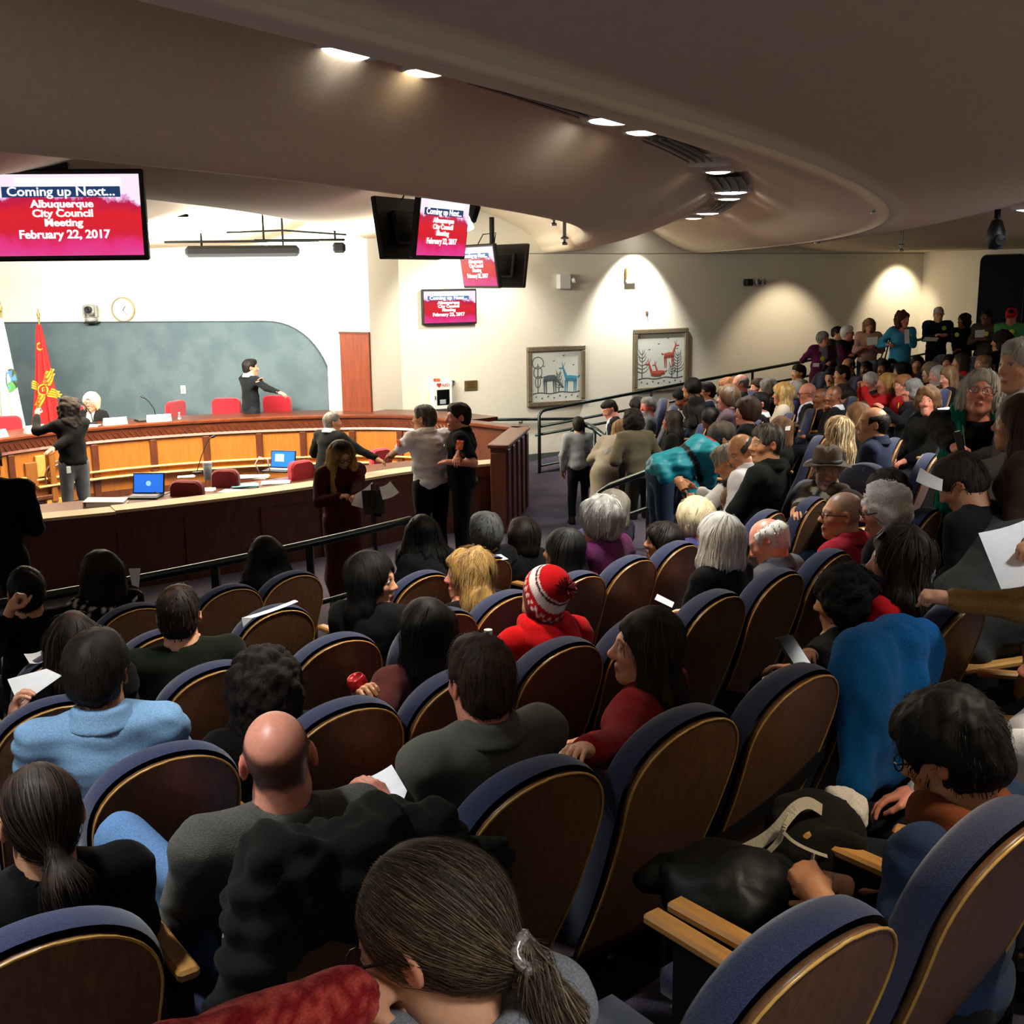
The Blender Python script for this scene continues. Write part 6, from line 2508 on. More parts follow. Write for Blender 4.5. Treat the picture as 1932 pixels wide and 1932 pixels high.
P_(1588, 972, 'man with buzz-cut grey hair and glasses in a cherry red shirt', n=1, Y=5.6, face=86, hair='shaved', hc='grey', stubk=.55, tc='#98222e', skin='tan', collar=True, lean=.02, hs=1.12, glasses=True, s=.96, res={'head': .0062})
P_(1667, 962, 'old woman with white curly hair and glasses', n=1, Y=5.3, sex='f', face=84, pitch=-.25, hair='curly', r=.108, hc='#f4f0ea', tc='#241f22', skin='pink', lean=.1, hs=1.16, glasses=True, fall=.4)
P_(1812, 912, 'man with greying brown hair bowed over his papers', n=0, Y=5.0, face=62, pitch=-.65, hair='short', hc='dkgrey', streak='brown', thick=.016, tc='#1a1d1c', skin='warm', lean=.22, hs=1.06)
P_(1668, 932, 'person with a round mass of dark brown hair', n=1, Y=6.2, sex='f', face=60, hair='curly', r=.125, hc='dkbrown', tc='#15120f', skin='brown', lean=.02, hs=1.05, rough=.7)
P_(2015, 985, 'person bending away in a bulky charcoal wool coat', n=0, Y=4.7, face=-75, body=-70, lean=.95, pitch=-.4, hair='short', hc='black', tc='#31322f', wide=1.35, belly=1.15, top='knit', bulk=.03, pose='lap', chair='blue auditorium chair of the person in the charcoal coat')
P_(2010, 935, 'person in a ribbed camel sweater reaching for a paper', n=0, Y=3.9, sex='f', face=85, body=75, hair='bob', hc='brown', tc='#a88650', top='knit', lean=.0, stripe=('#94733f', 160, 2), pose={'L': ('px', 1785, 1128, 3.75), 'R': ('px', 1925, 1040, 3.5), 'Rk': 'hold', 'Lk': 'fist'}, cuff=.86, chair='blue auditorium chair of the person in the camel sweater')
P_(2010, 1262, 'person in a crisp white shirt cut by the frame beyond the boy', n=0, Y=2.95, face=60, body=60, hair='short', hc='brown', tc='#dcdfe8', skin='pink', pose={'L': ('px', 1902, 1398, 2.75), 'Lk': 'relax', 'poleL': (-.6, -.5, .2)}, cuff=.9, chair='blue auditorium chair of the person in the crisp white shirt')
# front row by the hand rail
P_(190, 1085, 'woman with a dark bob and bare nape in a black and white spotted top', n=4, sex='f', face=42, hair='bob', hc='dkbrown', len=.10, vol=1.15, tc='#0f0f10', spots='#cfcfcf', neckline='scoop', scoopf=-.05, skin='warm', lean=-.02, hs=1.34, thick=.016)
P_(50, 1118, 'man with cropped black hair raising a hand by the rail', n=4, face=28, hair='short', hc='black', tc='#101012', skin='warm', lean=-.1, hs=1.25, pose={'L': ('px', 20, 1150, 5.6), 'Lk': 'fist'}, cuff=.7)
P_(500, 1052, 'woman with long near-black hair in front of the rail', n=4, sex='f', face=38, hair='vlong', hc='black', tc='#0b0b0c', skin='brown', lean=-.02, hs=1.3, vol=1.25)
P_(-22, 872, 'standing person in black cut by the frame in front of the partition', Y=8.6, stand=True, face=10, hair='short', hc='black', tc='#0c0c0d', lc='#0b0b0c', skin='brown', wide=1.15, floor=WELL)

# ------------------------------------------------------------------ dais and well
GEST = P_(128, 772, 'dark curly-haired woman in a black cardigan and grey jeans gesturing before the dais', Y=14.1, stand=True, floor=WELL, sex='f', face=52, body=45, hair='wavy', lenk=.75, hc='dkbrown', tc='#101012', lc='#5c6167', legs='denim', skin='pink', hs=1.15, curls=True, thick=.025,
          pose={'L': ('px', 70, 783, 14.2), 'R': ('px', 92, 853, 13.7), 'Rk': 'flat', 'Lk': 'relax'}, cuff=.9, rough=1.2)
P_(172, 760, 'woman with fluffy white-blond hair and glasses seated behind the dais', Y=17.0, sex='f', face=176, body=172, floor=-2.72, hair='bob', len=.06, hc='platinum', tc='#121214', shirt='#e8e4e0', skin='pink', lean=.05, hs=1.35, glasses=True, thick=.03, lips='#c03a34', openk=.8, res={'head': .0072})
P_(473, 694, 'man in a black suit standing behind the dais, hand on his chest', Y=17.75, stand=True, floor=-2.86, face=-72, body=-48, hair='short', hc='black', tc='#111417', shirt='#e6e6e4', skin='pink', hs=1.22, pose={'R': ('px', 528, 741, 17.3), 'L': ('px', 484, 722, 17.55), 'Lk': 'flat', 'Rk': 'relax'}, wide=1.05, collar='#e6e6e4', res={'head': .0072})
P_(627, 797, 'grey-haired man in a black suit and white collar at the staff table', Y=13.85, stand=True, floor=WELL, lean=.18, face=-66, body=-35, hair='short', hc='grey', thick=.008, tc='#0e1012', shirt='#eeeeee', collar='#eeeeee', skin='warm', hs=1.18, pose={'R': ('px', 715, 868, 13.6), 'L': (-.2, .3, .25)}, wide=1.15, res={'head': .0065})
MAROON = P_(645, 858, 'woman in a long maroon dress with dark-rooted blond waves reading a paper', Y=10.7, stand=True, floor=WELL, sex='f', face=-150, body=-145, pitch=-.5, roll=.1, hair='wavy', hc='blond', roots='dkbrown', rootz=.02, lenk=1.35, vol=1.15, frontlen=True, front=.05, back=.08, tc='#3d1014', top='cloth', lc='#360e12', skirt=.6, skin='warm',
            hs=1.16, wide=1.22, pose={'L': ('px', 672, 935, 10.35), 'R': ('px', 640, 938, 10.4), 'Lk': 'hold', 'Rk': 'hold'}, glasses=True, res={'head': .0062, 'strands': 1300, 'cloth': .016}, wave=.4)
WHITE = P_(800, 790, 'grey-haired man in a white short-sleeved uniform shirt leaning on the ledge', Y=12.1, stand=True, floor=WELL, face=72, body=38, hair='short', hc='dkgrey', streak='grey', tc='#f4f4f6', sleeve='short', skin='tan', lc='#0d0d10', collar=True, hs=1.2, wide=1.2, lean=.12, pose={'L': ('px', 700, 891, 12.9), 'R': (.12, .25, .12)},
           res={'head': .0065, 'cloth': .016}, fold=1.5)
OFFICER = P_(864, 787, 'dark-haired officer in a black uniform with a red shoulder patch', Y=11.9, stand=True, floor=WELL, face=112, body=88, hair='short', hc='dkbrown', tc='#0b0c0f', lc='#0a0b0e', sleeve='short', skin='pink', collar=True, hs=1.2, wide=1.22, pose={'L': ('px', 848, 872, 11.6), 'R': ('px', 862, 868, 11.5)}, res={'head': .0062, 'cloth': .016}, belly=1.12)
P_(1091, 803, 'boy in a grey sweater standing with his back turned', Y=14.6, stand=True, floor=WELL, face=5, hair='short', hc='dkbrown', tc='#8d9092', top='knit', lc='#0e1013', skin='tan', hs=1.22, s=.85, pose='side', thick=.014)


# ------------------------------------------------------------------ the block on the far right of the aisle, facing the dais
def Q(px, py, Y, label, short, **k):
    """a seated person of that block, with a chair of their own"""
    k.setdefault('hs', 1.12)
    k.setdefault('lean', -.12)
    return P_(px, py, label, Y=Y, chair='blue auditorium chair holding the ' + short, **k)


F_ = 'f'
FED = Q(1560, 888, 7.5, 'bearded man in a brown fedora and brown hooded coat with a patterned scarf', 'man in the fedora', face=168, body=120, pitch=-.12, hair='short', hc='grey', beard='#8d8378', tc='#2f251d', top='knit', skin='tan', hood='#4a3c30', shirt='#8f8a80', tiec='#26282a', openk=1.1,
        lean=-.05, glasses=M_steel, res={'head': .006}, wide=1.1, lc='#3f5d80', legs='denim', pose={'R': ('px', 1500, 968, 7.1), 'L': (-.1, .3, .12)})
Q(1446, 838, 7.4, 'grey-haired man with a large nose in profile and a dark green jacket', 'grey-haired man in profile', face=104, hair='short', hc='dkgrey', streak='grey', tc='#161a17', skin='tan', nose=1.4, res={'head': .0062}, collar=True)
Q(1397, 852, 8.1, 'balding man in a white shirt leaning towards his neighbour', 'balding man in white', face=120, pitch=-.45, hair='fringe', hc='dkgrey', tc='#dcdde2', skin='tan', collar=True, lean=.1)
Q(1372, 872, 8.4, 'grey-haired man in a black vest over white sleeves, hands joined', 'man in the black vest', face=70, pitch=-.55, hair='short', hc='grey', streak='silver', tc='#141416', vest='#dfe2e8', skin='tan', lean=.2, pose={'L': ('px', 1288, 918, 8.3), 'R': ('px', 1300, 914, 8.4), 'Lk': 'fist', 'Rk': 'fist'}, cuff=.45)
Q(1645, 800, 8.3, 'balding man with dark side hair in a navy denim shirt', 'balding man in navy', face=86, hair='fringe', hc='dkbrown', tc='#242a3c', collar=True, skin='tan', top='denim', lean=.0, wide=1.05)
Q(1580, 815, 9.0, 'woman with long straight streaked blond hair seen from behind', 'woman with straight blond hair', sex=F_, face=40, hair='long', hc='dkblond', streak='platinum', tc='#1a1815', skin='pale', hs=1.2, res={'strands': 700})
Q(1616, 786, 10.0, 'woman with a light brown bob by the balding man in navy', 'woman with the light brown bob', sex=F_, face=60, hair='bob', hc='ltbrown', tc='#23221f', skin='warm')
Q(1750, 757, 10.6, 'laughing woman with curly sandy hair in a black jacket', 'laughing woman in black', sex=F_, face=152, body=110, hair='curly', r=.118, hc='ltbrown', tc='#0f0f10', skin='pink', lips='#c9a39a', hs=1.2, res={'head': .0075})
Q(1471, 812, 10.2, 'woman with a brown-blond bob turned away near the aisle', 'woman with the brown-blond bob', sex=F_, face=50, hair='bob', hc='ltbrown', streak='brown', tc='#14140f', skin='pale')
Q(1408, 778, 11.0, 'woman with short brown hair and a black top in profile by the aisle', 'brown-haired woman in black', sex=F_, face=100, hair='crop', hc='brown', tc='#121212', skin='pink', thick=.02, hs=1.25)
Q(1372, 752, 12.4, 'woman with short sandy grey hair and a mauve brown blouse', 'woman in the mauve blouse', sex=F_, face=92, hair='crop', hc='ltbrown', streak='grey', tc='#54424a', skin='pink', thick=.02, hs=1.2)
Q(1432, 762, 13.0, 'man with black hair and glasses in a dark suit with white collar', 'dark-suited man with glasses', face=100, hair='short', hc='black', tc='#101114', shirt='#dddddd', collar='#e4e4e4', skin='pink', glasses=True)
Q(1476, 745, 13.4, 'woman with bright blond curls and a cream blouse', 'blond woman in cream', sex=F_, face=80, hair='wavy', curls=True, thick=.03, hc='blond', streak='platinum', tc='#d8ccbc', skin='pink', lenk=.8)
Q(1497, 738, 14.2, 'woman with a white bob and violet top next to the blond curls', 'white-haired woman in violet', sex=F_, face=70, hair='bob', len=.06, hc='white', tc='#3a3a74', skin='pale')
Q(1523, 742, 13.8, 'bald man in a dark suit with a pale blue tie', 'bald man with the blue tie', face=92, hair='none', stubk=.4, crown=75, hc='grey', tc='#14161a', shirt='#cfd6e6', tiec='#4a63a8', skin='pink', glasses=True, collar='#d8dce6', pitch=-.15)
Q(1549, 752, 13.4, 'bald dark-skinned man in a black suit, hand at his cheek', 'bald man in black, hand on cheek', face=110, hair='shaved', stubk=.5, hc='black', tc='#0f0f11', skin='brown', pose={'L': 'chin'})
Q(1572, 748, 13.0, 'shaven-headed man in a black suit, fist under his chin', 'shaven man, fist under chin', face=128, hair='shaved', stubk=.5, hc='black', tc='#101013', skin='brown', pose={'R': 'chin'}, collar='#cccccc')
Q(1396, 724, 15.2, 'bald pink-headed man in a black coat by the sloping rail', 'pink-headed bald man', face=96, hair='fringe', hc='grey', tc='#111214', skin='pink', pitch=-.2)
Q(1371, 732, 15.6, 'woman with short reddish blond hair near the rail', 'reddish blond woman', sex=F_, face=90, hair='crop', hc='reddish', tc='#3d3a44', skin='pink', thick=.02)
Q(1333, 740, 14.8, 'man with thin glasses and neat dark hair in a navy suit', 'neat man in the navy suit', face=100, hair='short', hc='dkbrown', tc='#1a2030', skin='pink', collar='#d8d8dc', glasses=True, wide=1.1)
Q(1448, 735, 15.0, 'woman with a soft brownish grey bob by the rail', 'woman with the brownish grey bob', sex=F_, face=85, hair='crop', hc='grey', streak='ltbrown', tc='#2d2a26', skin='pink', thick=.02)
Q(1430, 732, 15.9, 'man with brown hair half hidden by the brownish grey bob', 'half-hidden brown-haired man', face=100, hair='short', hc='brown', tc='#201f22', skin='pink')
Q(1150, 772, 15.6, 'balding man in a black suit reading with bowed head at the front', 'reading balding man', face=110, pitch=-.5, hair='short', hc='dkbrown', thick=.004, tc='#101114', shirt='#d6dae2', skin='pink', lean=.1, hs=1.2, pose='paper')
Q(1202, 768, 16.0, 'person with smooth black hair bowed beside the reading man', 'person with smooth black hair', face=95, pitch=-.5, hair='bob', len=.04, hc='black', tc='#131315', skin='pink', hs=1.2)
Q(1222, 768, 15.2, 'red-faced man with a grey beard and grey jacket', 'red-faced man with grey beard', face=125, hair='short', hc='grey', beard='#b9b4ac', tc='#4c4d50', skin=hexc('#cf6a54'), shirt='#c8c8c8', hs=1.2)
Q(1268, 795, 13.2, 'woman with long dark hair in a black coat, back half turned', 'long-haired woman in the black coat', sex=F_, face=70, hair='vlong', hc='dkbrown', tc='#141311', skin='brown', vol=1.2, hs=1.2)
Q(1320, 784, 13.4, 'woman with long black hair bowed over her lap', 'woman with long black hair bowed', sex=F_, face=95, pitch=-.4, hair='vlong', hc='black', tc='#17161a', skin='brown', vol=1.25, hs=1.25)
Q(1340, 792, 12.6, 'person in a pale lilac shirt leaning behind the teal jacket', 'person in pale lilac', sex=F_, face=95, pitch=-.6, hair='bob', hc='black', tc='#a99bb4', skin='brown', lean=.2)
# standing and bending people in the aisle
P_(1304, 732, 'man with black hair in a dark jacket and grey patterned scarf, standing in the aisle', Y=13.6, stand=True, face=60, body=70, hair='bob', len=.02, hc='black', tc='#191817', top='cloth', lc='#131316', skin='tan', lean=.25, shirt='#7a756a', hs=1.2, spots='#2b2926')
P_(1288, 752, 'person in a black coat bending over beside the patterned scarf', Y=14.2, stand=True, face=100, body=70, lean=.75, pitch=-.5, hair='short', hc='black', tc='#171614', lc='#121214', skin='brown', hs=1.15, bulk=.015)
P_(1172, 812, 'woman in a beige sweater and lace skirt bending with a sheet in her hand', Y=13.6, stand=True, sex=F_, face=-40, body=-35, lean=.7, pitch=-.5, hair='long', lenk=.6, hc='dkblond', tc='#8d8272', top='knit', lc='#8a8070', skirt=.5, skin='pink', hs=1.15, pose={'L': ('px', 1138, 855, 13.4), 'Lk': 'hold'}, floor=WELL)
P_(1193, 795, 'person with a mop of dark curls and grey-brown cardigan in the aisle', Y=13.0, stand=True, sex=F_, face=20, body=20, lean=.35, hair='curly', r=.115, hc='dkbrown', tc='#57503f', top='knit', lc='#1d1c1c', skin='tan', hs=1.2, floor=WELL)
TEAL = P_(1362, 826, 'greying man in a bright teal nylon jacket bending far forward', Y=9.6, stand=True, face=-82, body=-80, lean=1.12, pitch=-.25, roll=.1, hair='short', hc='dkgrey', streak='brown', thick=.016, tc='#0f7f95', top='shiny', collar='#8c1722', collarh=.05, lc='#2a3a50', legs='denim', skin='warm', hs=1.15, bulk=.02,
          pose={'L': ('px', 1300, 925, 9.5), 'R': ('px', 1330, 930, 9.8)}, fold=2.0, res={'cloth': .016}, band=(.50, .60, '#0c0d0e'))
SMILE = P_(1850, 742, 'smiling grey-haired woman in glasses with an emerald scarf, standing', Y=6.3, stand=True, sex=F_, face=158, body=160, pitch=.22, roll=-.10, hair='bob', len=.075, hc='silver', streak='white', thick=.012, dens=.4, vol=1.1, tc='#0d0d0f', neckline='scoop', scoopf=.05, lc='#15161a', skin='pink', glasses=M_steel, hs=1.2, wide=1.25, belly=1.2,
           lips='#a04a44', res={'head': .0055, 'strands': 1400, 'cloth': .014, 'hand': 'hi'}, pose={'R': ('px', 1806, 848, 5.85), 'L': (-.2, .2, .1), 'Rk': 'hold'}, cuff=.8, necklen=1)
P_(1925, 690, 'man with short silver hair in a pale grey shirt at the picture edge', Y=5.9, stand=True, face=110, body=70, hair='short', hc='silver', tc='#8e8c88', collar=True, lc='#22232a', skin='warm', hs=1.1, pitch=.0)
P_(1925, 800, 'woman with long brown hair and brown coat at the picture edge', Y=5.0, stand=True, sex=F_, face=60, body=60, hair='vlong', hc='brown', tc='#33241a', lc='#1a1614', skin='tan', lean=.1, hs=1.15, s=.9)
# rows under the standing people
Q(1506, 704, 16.8, 'dark-haired man in a tan hooded jacket under the rail', 'man in the tan hooded jacket', face=110, hair='short', hc='black', tc='#5d5344', hood='#8a7a62', skin='tan')
Q(1568, 711, 16.0, 'young dark-haired man looking down in the middle of the back rows', 'young man looking down', face=140, pitch=-.2, hair='short', hc='black', tc='#1d1b1a', skin='tan')
Q(1588, 707, 15.4, 'person with black hair, hand held against the head', 'person with hand against the head', face=100, hair='short', hc='black', tc='#23251f', skin='tan', pose={'L': 'chin'})
Q(1600, 692, 17.0, 'bowed balding man in brown before the standing line', 'bowed balding man in brown', face=120, pitch=-.4, hair='fringe', hc='dkgrey', tc='#2a2622', skin='tan')
Q(1597, 752, 13.6, 'person bent double in an olive green sweater', 'person in olive green', face=80, lean=.75, pitch=-.4, hair='short', hc='dkbrown', tc='#4b4f3c', top='knit', wide=1.25, skin='tan')
Q(1634, 698, 16.4, 'dark-skinned man with short hair in a dark jacket in the back rows', 'dark-skinned man in the dark jacket', face=140, hair='short', hc='black', thick=.004, tc='#1c1c1f', skin='dark')
Q(1667, 697, 16.2, 'dark-skinned woman with pulled-back hair in the back rows', 'dark-skinned woman', sex=F_, face=130, hair='updo', hc='black', tc='#1a1a22', skin='brown')
Q(1699, 702, 15.8, 'woman with a black curly bob leaning left in the back rows', 'woman with the black curly bob', sex=F_, face=95, hair='curly', r=.115, hc='black', tc='#131315', skin='tan')
Q(1730, 688, 16.2, 'woman with long black hair and a maroon top facing the room', 'long-haired woman in maroon', sex=F_, face=160, hair='long', hc='black', tc='#3c1214', skin='tan', badge=(.02, .2))
Q(1789, 686, 15.8, 'round-faced woman beside the brown-haired woman in red', 'round-faced woman', sex=F_, face=140, hair='long', lenk=.6, hc='dkbrown', tc='#2a1a1a', skin='tan')
Q(1812, 684, 15.2, 'woman with brown shoulder-length hair in a red top', 'brown-haired woman in red', sex=F_, face=80, hair='long', lenk=.7, hc='brown', tc='#b31b1d', skin='tan')
Q(1853, 688, 14.6, 'woman with a blond topknot talking beside the dark jackets', 'woman with the blond topknot', sex=F_, face=110, hair='updo', hc='dkblond', tc='#7e2a20', skin='tan')
Q(1642, 722, 14.6, 'man with white hair and a dark vest over grey sleeves', 'white-haired man in the vest', face=120, pitch=-.15, hair='short', hc='white', thick=.014, tc='#201c1d', vest='#8d8b93', skin='pink', wide=1.1, collar=True)
Q(1671, 724, 13.8, 'blond woman in bright red holding up a phone', 'blond woman in red with a phone', sex=F_, face=95, hair='bob', hc='blond', tc='#c22626', skin='pink', pose='phone', hs=1.2)
Q(1703, 728, 13.4, 'old reddish-haired woman behind the raised phone', 'old reddish-haired woman', sex=F_, face=115, hair='crop', hc='reddish', tc='#a51c1e', skin='pink')
Q(1719, 738, 12.8, 'woman with grey curls and a black cardigan, side view', 'woman with grey curls', sex=F_, face=95, hair='curly', r=.112, hc='grey', tc='#151517', skin='pink', badge=(-.06, .36), pose={'L': ('px', 1668, 772, 12.6)})
Q(1755, 704, 14.6, 'woman with sunglasses on her sandy hair in the back rows', 'woman with sunglasses on her hair', sex=F_, face=100, hair='crop', hc='dkblond', streak='grey', thick=.02, tc='#1b1b1d', skin='warm')
Q(1768, 710, 14.0, 'man with long grey beard and hair next to the sunglasses woman', 'man with the long grey beard', face=105, hair='bob', len=.08, hc='silver', beard='#a59d92', tc='#222224', skin='pink')
Q(1789, 712, 13.0, 'woman with long brown-blond hair looking down in black', 'woman in black looking down', sex=F_, face=105, pitch=-.25, hair='long', hc='ltbrown', streak='dkblond', tc='#0f0f10', skin='pink', badge=(-.05, .34))
Q(1820, 765, 11.5, 'person with joined hands half hidden by the emerald scarf', 'half-hidden person with joined hands', face=110, pitch=-.3, hair='short', hc='dkbrown', tc='#1a1a1c', skin='pink', pose='clasp')
# the standing line along the back wall
T_ = lambda px, py, Y, label, **k: P_(px, py, label, Y=Y, stand=True, hs=k.pop('hs', 1.12), group='people standing along the back', **k)
T_(1553, 640, 17.6, 'woman with short grey hair and glasses in a purple jacket leaning on the rail', sex=F_, face=-150, body=-170, hair='crop', hc='grey', tc='#4b1838', shirt='#7c8794', skin='pink', glasses=True, lc='#3a1420', lean=.1, pose={'R': ('px', 1522, 668, 17.9), 'L': (-.05, .3, .2)}, badge=(.05, .3), wide=1.1)
T_(1580, 629, 18.8, 'dark-haired man with glasses between the two purple jackets', face=-130, body=-150, hair='short', hc='black', tc='#3b3236', skin='tan', glasses=True)
T_(1599, 629, 18.2, 'person with short white hair and a green and purple jacket', face=-110, body=-140, hair='short', hc='white', thick=.014, tc='#1c261c', vest='#4b1838', skin='pink', pose='cross', glasses=True)
T_(1640, 615, 18.0, 'blond woman in a pale pink cardigan reading a sheet', sex=F_, face=175, body=165, pitch=-.45, hair='bob', len=.07, hc='dkblond', streak='blond', tc='#b28478', lc='#2a3138', skin='pink', pose='paper', badge=(.03, .38))
T_(1703, 603, 17.4, 'woman with brown curls in a sky blue sweater holding a leaflet', sex=F_, face=-155, body=180, hair='curly', r=.112, hc='auburn', len=.03, tc='#3a8fb0', skin='pink', neckline='scoop', scoopf=.05, lc='#131315', badge=(-.08, .36), pose={'L': ('px', 1712, 632, 17.1), 'R': ('px', 1674, 650, 17.3)}, res={'head': .0085})
T_(1771, 593, 18.4, 'tall grey-haired man in a dark teal shirt with a sticker, reading a paper', face=178, body=175, hair='short', hc='silver', tc='#15242a', lc='#101216', skin='warm', glasses=True, badge=(-.07, .38), pose='paper', wide=1.1)
T_(1818, 606, 17.6, 'woman with black curls in a black top, looking left', sex=F_, face=100, body=130, hair='curly', r=.112, hc='black', tc='#0e0e10', lc='#0d0d10', skin='brown', badge=(.04, .38), pose={'R': (-.02, .22, .0)})
T_(1861, 599, 17.4, 'dark-haired woman with glasses in a grey-brown cardigan holding a sheet', sex=F_, face=130, body=150, hair='updo', hc='black', tc='#4d453c', lc='#1a1614', skin='brown', glasses=True, pose='paper', badge=(-.03, .35))
T_(1908, 597, 16.8, 'man in a red cap and green T-shirt, arms folded', face=150, body=160, pitch=-.35, hair='short', hc='brown', tc='#4f9a5a', sleeve='short', lc='#26262a', skin='pink', pose='cross', badge=(-.02, .38))
T_(1889, 645, 15.2, 'person with thick brown hair in a black jacket with an orange emblem', face=60, body=20, hair='curly', r=.115, hc='dkbrown', tc='#100f10', lc='#0d0d0f', skin='tan', floor=-2.55)


# ------------------------------------------------------------------ worn and carried parts that make single people recognisable
def part_mesh(rec, name, V, F, col, m, smooth=True):
    return link(name, np_mesh(name, V, F, np.tile(np.array(c3(col), np.float32), (len(V), 1)) if not isinstance(col, np.ndarray) else col, smooth), m, rec['o'])


def HP(rec, x, y, z):
    return rec['hc'] + rec['H'] @ (np.array([x, y, z]) * rec['hs'])


def beanie(rec):
    """knitted hat in red, white and maroon bands with a bobble"""
    g = SDF(*[np.arange(a, b, .007) for a, b in zip(rec['hc'] - .22, rec['hc'] + .24)])
    H, hs = rec['H'], rec['hs']
    g.ell(HP(rec, 0, -.012, .045), np.array([.098, .120, .112]) * hs, H, .02)
    g.ell(HP(rec, 0, -.05, -.03), np.array([.085, .082, .07]) * hs, H, .03)
    g.ell(HP(rec, 0, -.06, .10), np.array([.062, .072, .06]) * hs, H, .05)
    g.ell(HP(rec, 0, .11, -.055), np.array([.07, .09, .10]) * hs, H, .01, 's')
    g.plane(HP(rec, 0, 0, -.050), -(H @ np.array([0, -.42, 1])))
    V, F = g.nets()
    V = relax(V, F, 1, .5)
    q = (V - rec['hc']) @ H / hs
    t = q[:, 2] * .85 - .52 * q[:, 1]                       # height along the hat
    an = np.arctan2(q[:, 0], q[:, 1])
    col = np.tile(np.array(c3('#b01016')), (len(V), 1))
    col[(t < .020)] = c3('#6a1016')
    mk = (np.abs(t - .037) < .006) & (np.sin(an * 22) > 0) | (np.abs(t - .022) < .006) & (np.sin(an * 22) < 0)
    col[mk] = c3('#e6c9c4')
    col[(t > .062) & (t < .098)] = c3('#ece2e0')
    col[(t > .098) & (t < .110)] = c3('#4a0f18')
    col[(t > .110) & (t < .117)] = c3('#ece2e0')
    part_mesh(rec, 'bobble_hat', V, F, col, M_knit)
    r_ = np.random.default_rng(3)
    c = HP(rec, 0, -.145, .125)
    mb = MB()
    for i in range(170):
        d = r_.normal(size=3)
        d /= np.linalg.norm(d)
        mb.tube([c + d * .012, c + d * .045 * r_.uniform(.85, 1.1)], [.0035, .0022], 3, False)
    o = mb.build('bobble', mat('bobble_wool', hexc('#7a2430'), .95, nscale=200, var=.6), rec['o'])


beanie(POM)


def fedora(rec):
    mb = MB()
    H, hs = rec['H'], rec['hs'] * 1.05
    ax = H @ np.array([0, -.12, 1])
    ax /= np.linalg.norm(ax)
    c = HP(rec, 0, -.012, .045)
    M3 = np.array(Vector(ax).to_track_quat('Z', 'Y').to_matrix())
    n = 28
    prof_ = [(.098, .0), (.098, .006), (.150, .004), (.156, .000), (.154, -.006), (.100, -.006), (.094, .0), (.094, .05), (.088, .085), (.070, .105), (.045, .098), (.0, .085)]
    for nm, pr, m in (('fedora_hat', prof_, mat('brown_felt', hexc('#4a3a2b'), .95, nscale=120, var=.2, sheen=.2)), ('hat_band', [(.097, .004), (.0985, .006), (.0975, .030), (.095, .030)], mat('hat_ribbon', hexc('#1d1611'), .6))):
        V, F = [], []
        for r, z in pr:
            for k in range(n):
                a = 2 * PI * k / n
                x, y = r * math.cos(a) * .92, r * math.sin(a) * 1.12
                zz = z + (.016 * math.cos(2 * a) * -1 * (r > .13)) - (.016 * (abs(math.cos(a)) < .3) * (z > .08))
                V.append(c + M3 @ (np.array([x, y, zz]) * hs))
        for i in range(len(pr) - 1):
            for k in range(n):
                F.append((i * n + k, i * n + (k + 1) % n, i * n + n + (k + 1) % n, i * n + n + k))
        MB().add(V, F).build(nm, m, rec['o'], True)


fedora(FED)
CAPM = next(p for p in PEOPLE if 'red cap' in p['label'])
g = SDF(*[np.arange(a, b, .010) for a, b in zip(CAPM['hc'] - .25, CAPM['hc'] + .25)])
g.ell(HP(CAPM, 0, -.010, .045), np.array([.088, .108, .088]) * CAPM['hs'], CAPM['H'], .02)
g.ell(HP(CAPM, 0, .115, -.075), np.array([.07, .07, .10]) * CAPM['hs'], CAPM['H'], .01, 's')
g.plane(HP(CAPM, 0, 0, .02), -(CAPM['H'] @ np.array([0, -.1, 1])))
g.ell(HP(CAPM, 0, .125, .048), np.array([.070, .075, .012]) * CAPM['hs'], CAPM['H'], .01)
V, F = g.nets()
part_mesh(CAPM, 'cap', relax(V, F, 1, .5), F, '#c8202a', M_cloth)


def scarf(rec, col, width=.05, ln=.55):
    """long scarf round the neck with both ends hanging in front"""
    nb, u, fw, rt, s = rec['nb'], rec['u'], rec['fw'], rec['rt'], rec['s']
    g = SDF(*[np.arange(a, b, .014) for a, b in zip(nb - np.array([.3, .3, ln + .15]), nb + np.array([.3, .35, .2]))])
    P = [nb + rt * sx * .12 * s + fw * .185 * s - u * ln for sx in (1,)]
    for sx in (-1, 1):
        path = [nb - fw * .075 + u * .03, nb + rt * sx * .085 + u * .02, nb + rt * sx * .105 + fw * .085 - u * .06, nb + rt * sx * .125 + fw * .175 * s - u * .22, nb + rt * sx * .13 + fw * .205 * s - u * ln]
        for a, b in zip(path[:-1], path[1:]):
            g.cap(a, b, width * .62, width * .7, .03)
            g.cap(a + rt * sx * width * .7, b + rt * sx * width * .8, width * .5, width * .55, .03)
    V, F = g.nets()
    V = relax(V, F, 1, .5)
    N = vnormals(V, F)
    V = V + N * (.008 * np.sin(((V - nb) @ rt) * 190 + 3 * wob(V, 8, 2, 2)))[:, None]
    part_mesh(rec, 'scarf', V, F, col, M_cloth)


scarf(SMILE, '#0e6b58', .055, .50)
# necklace of the smiling woman
mb = MB()
pth = []
for t in np.linspace(-1, 1, 22):
    p = SMILE['nb'] + SMILE['rt'] * (t * .085) + SMILE['fw'] * (.15 + .05 * (1 - t * t)) - SMILE['u'] * (.05 + .26 * (1 - t * t))
    pth.append(p)
mb.tube(pth, .0035, 5)
mb.build('necklace', M_steel, SMILE['o'])
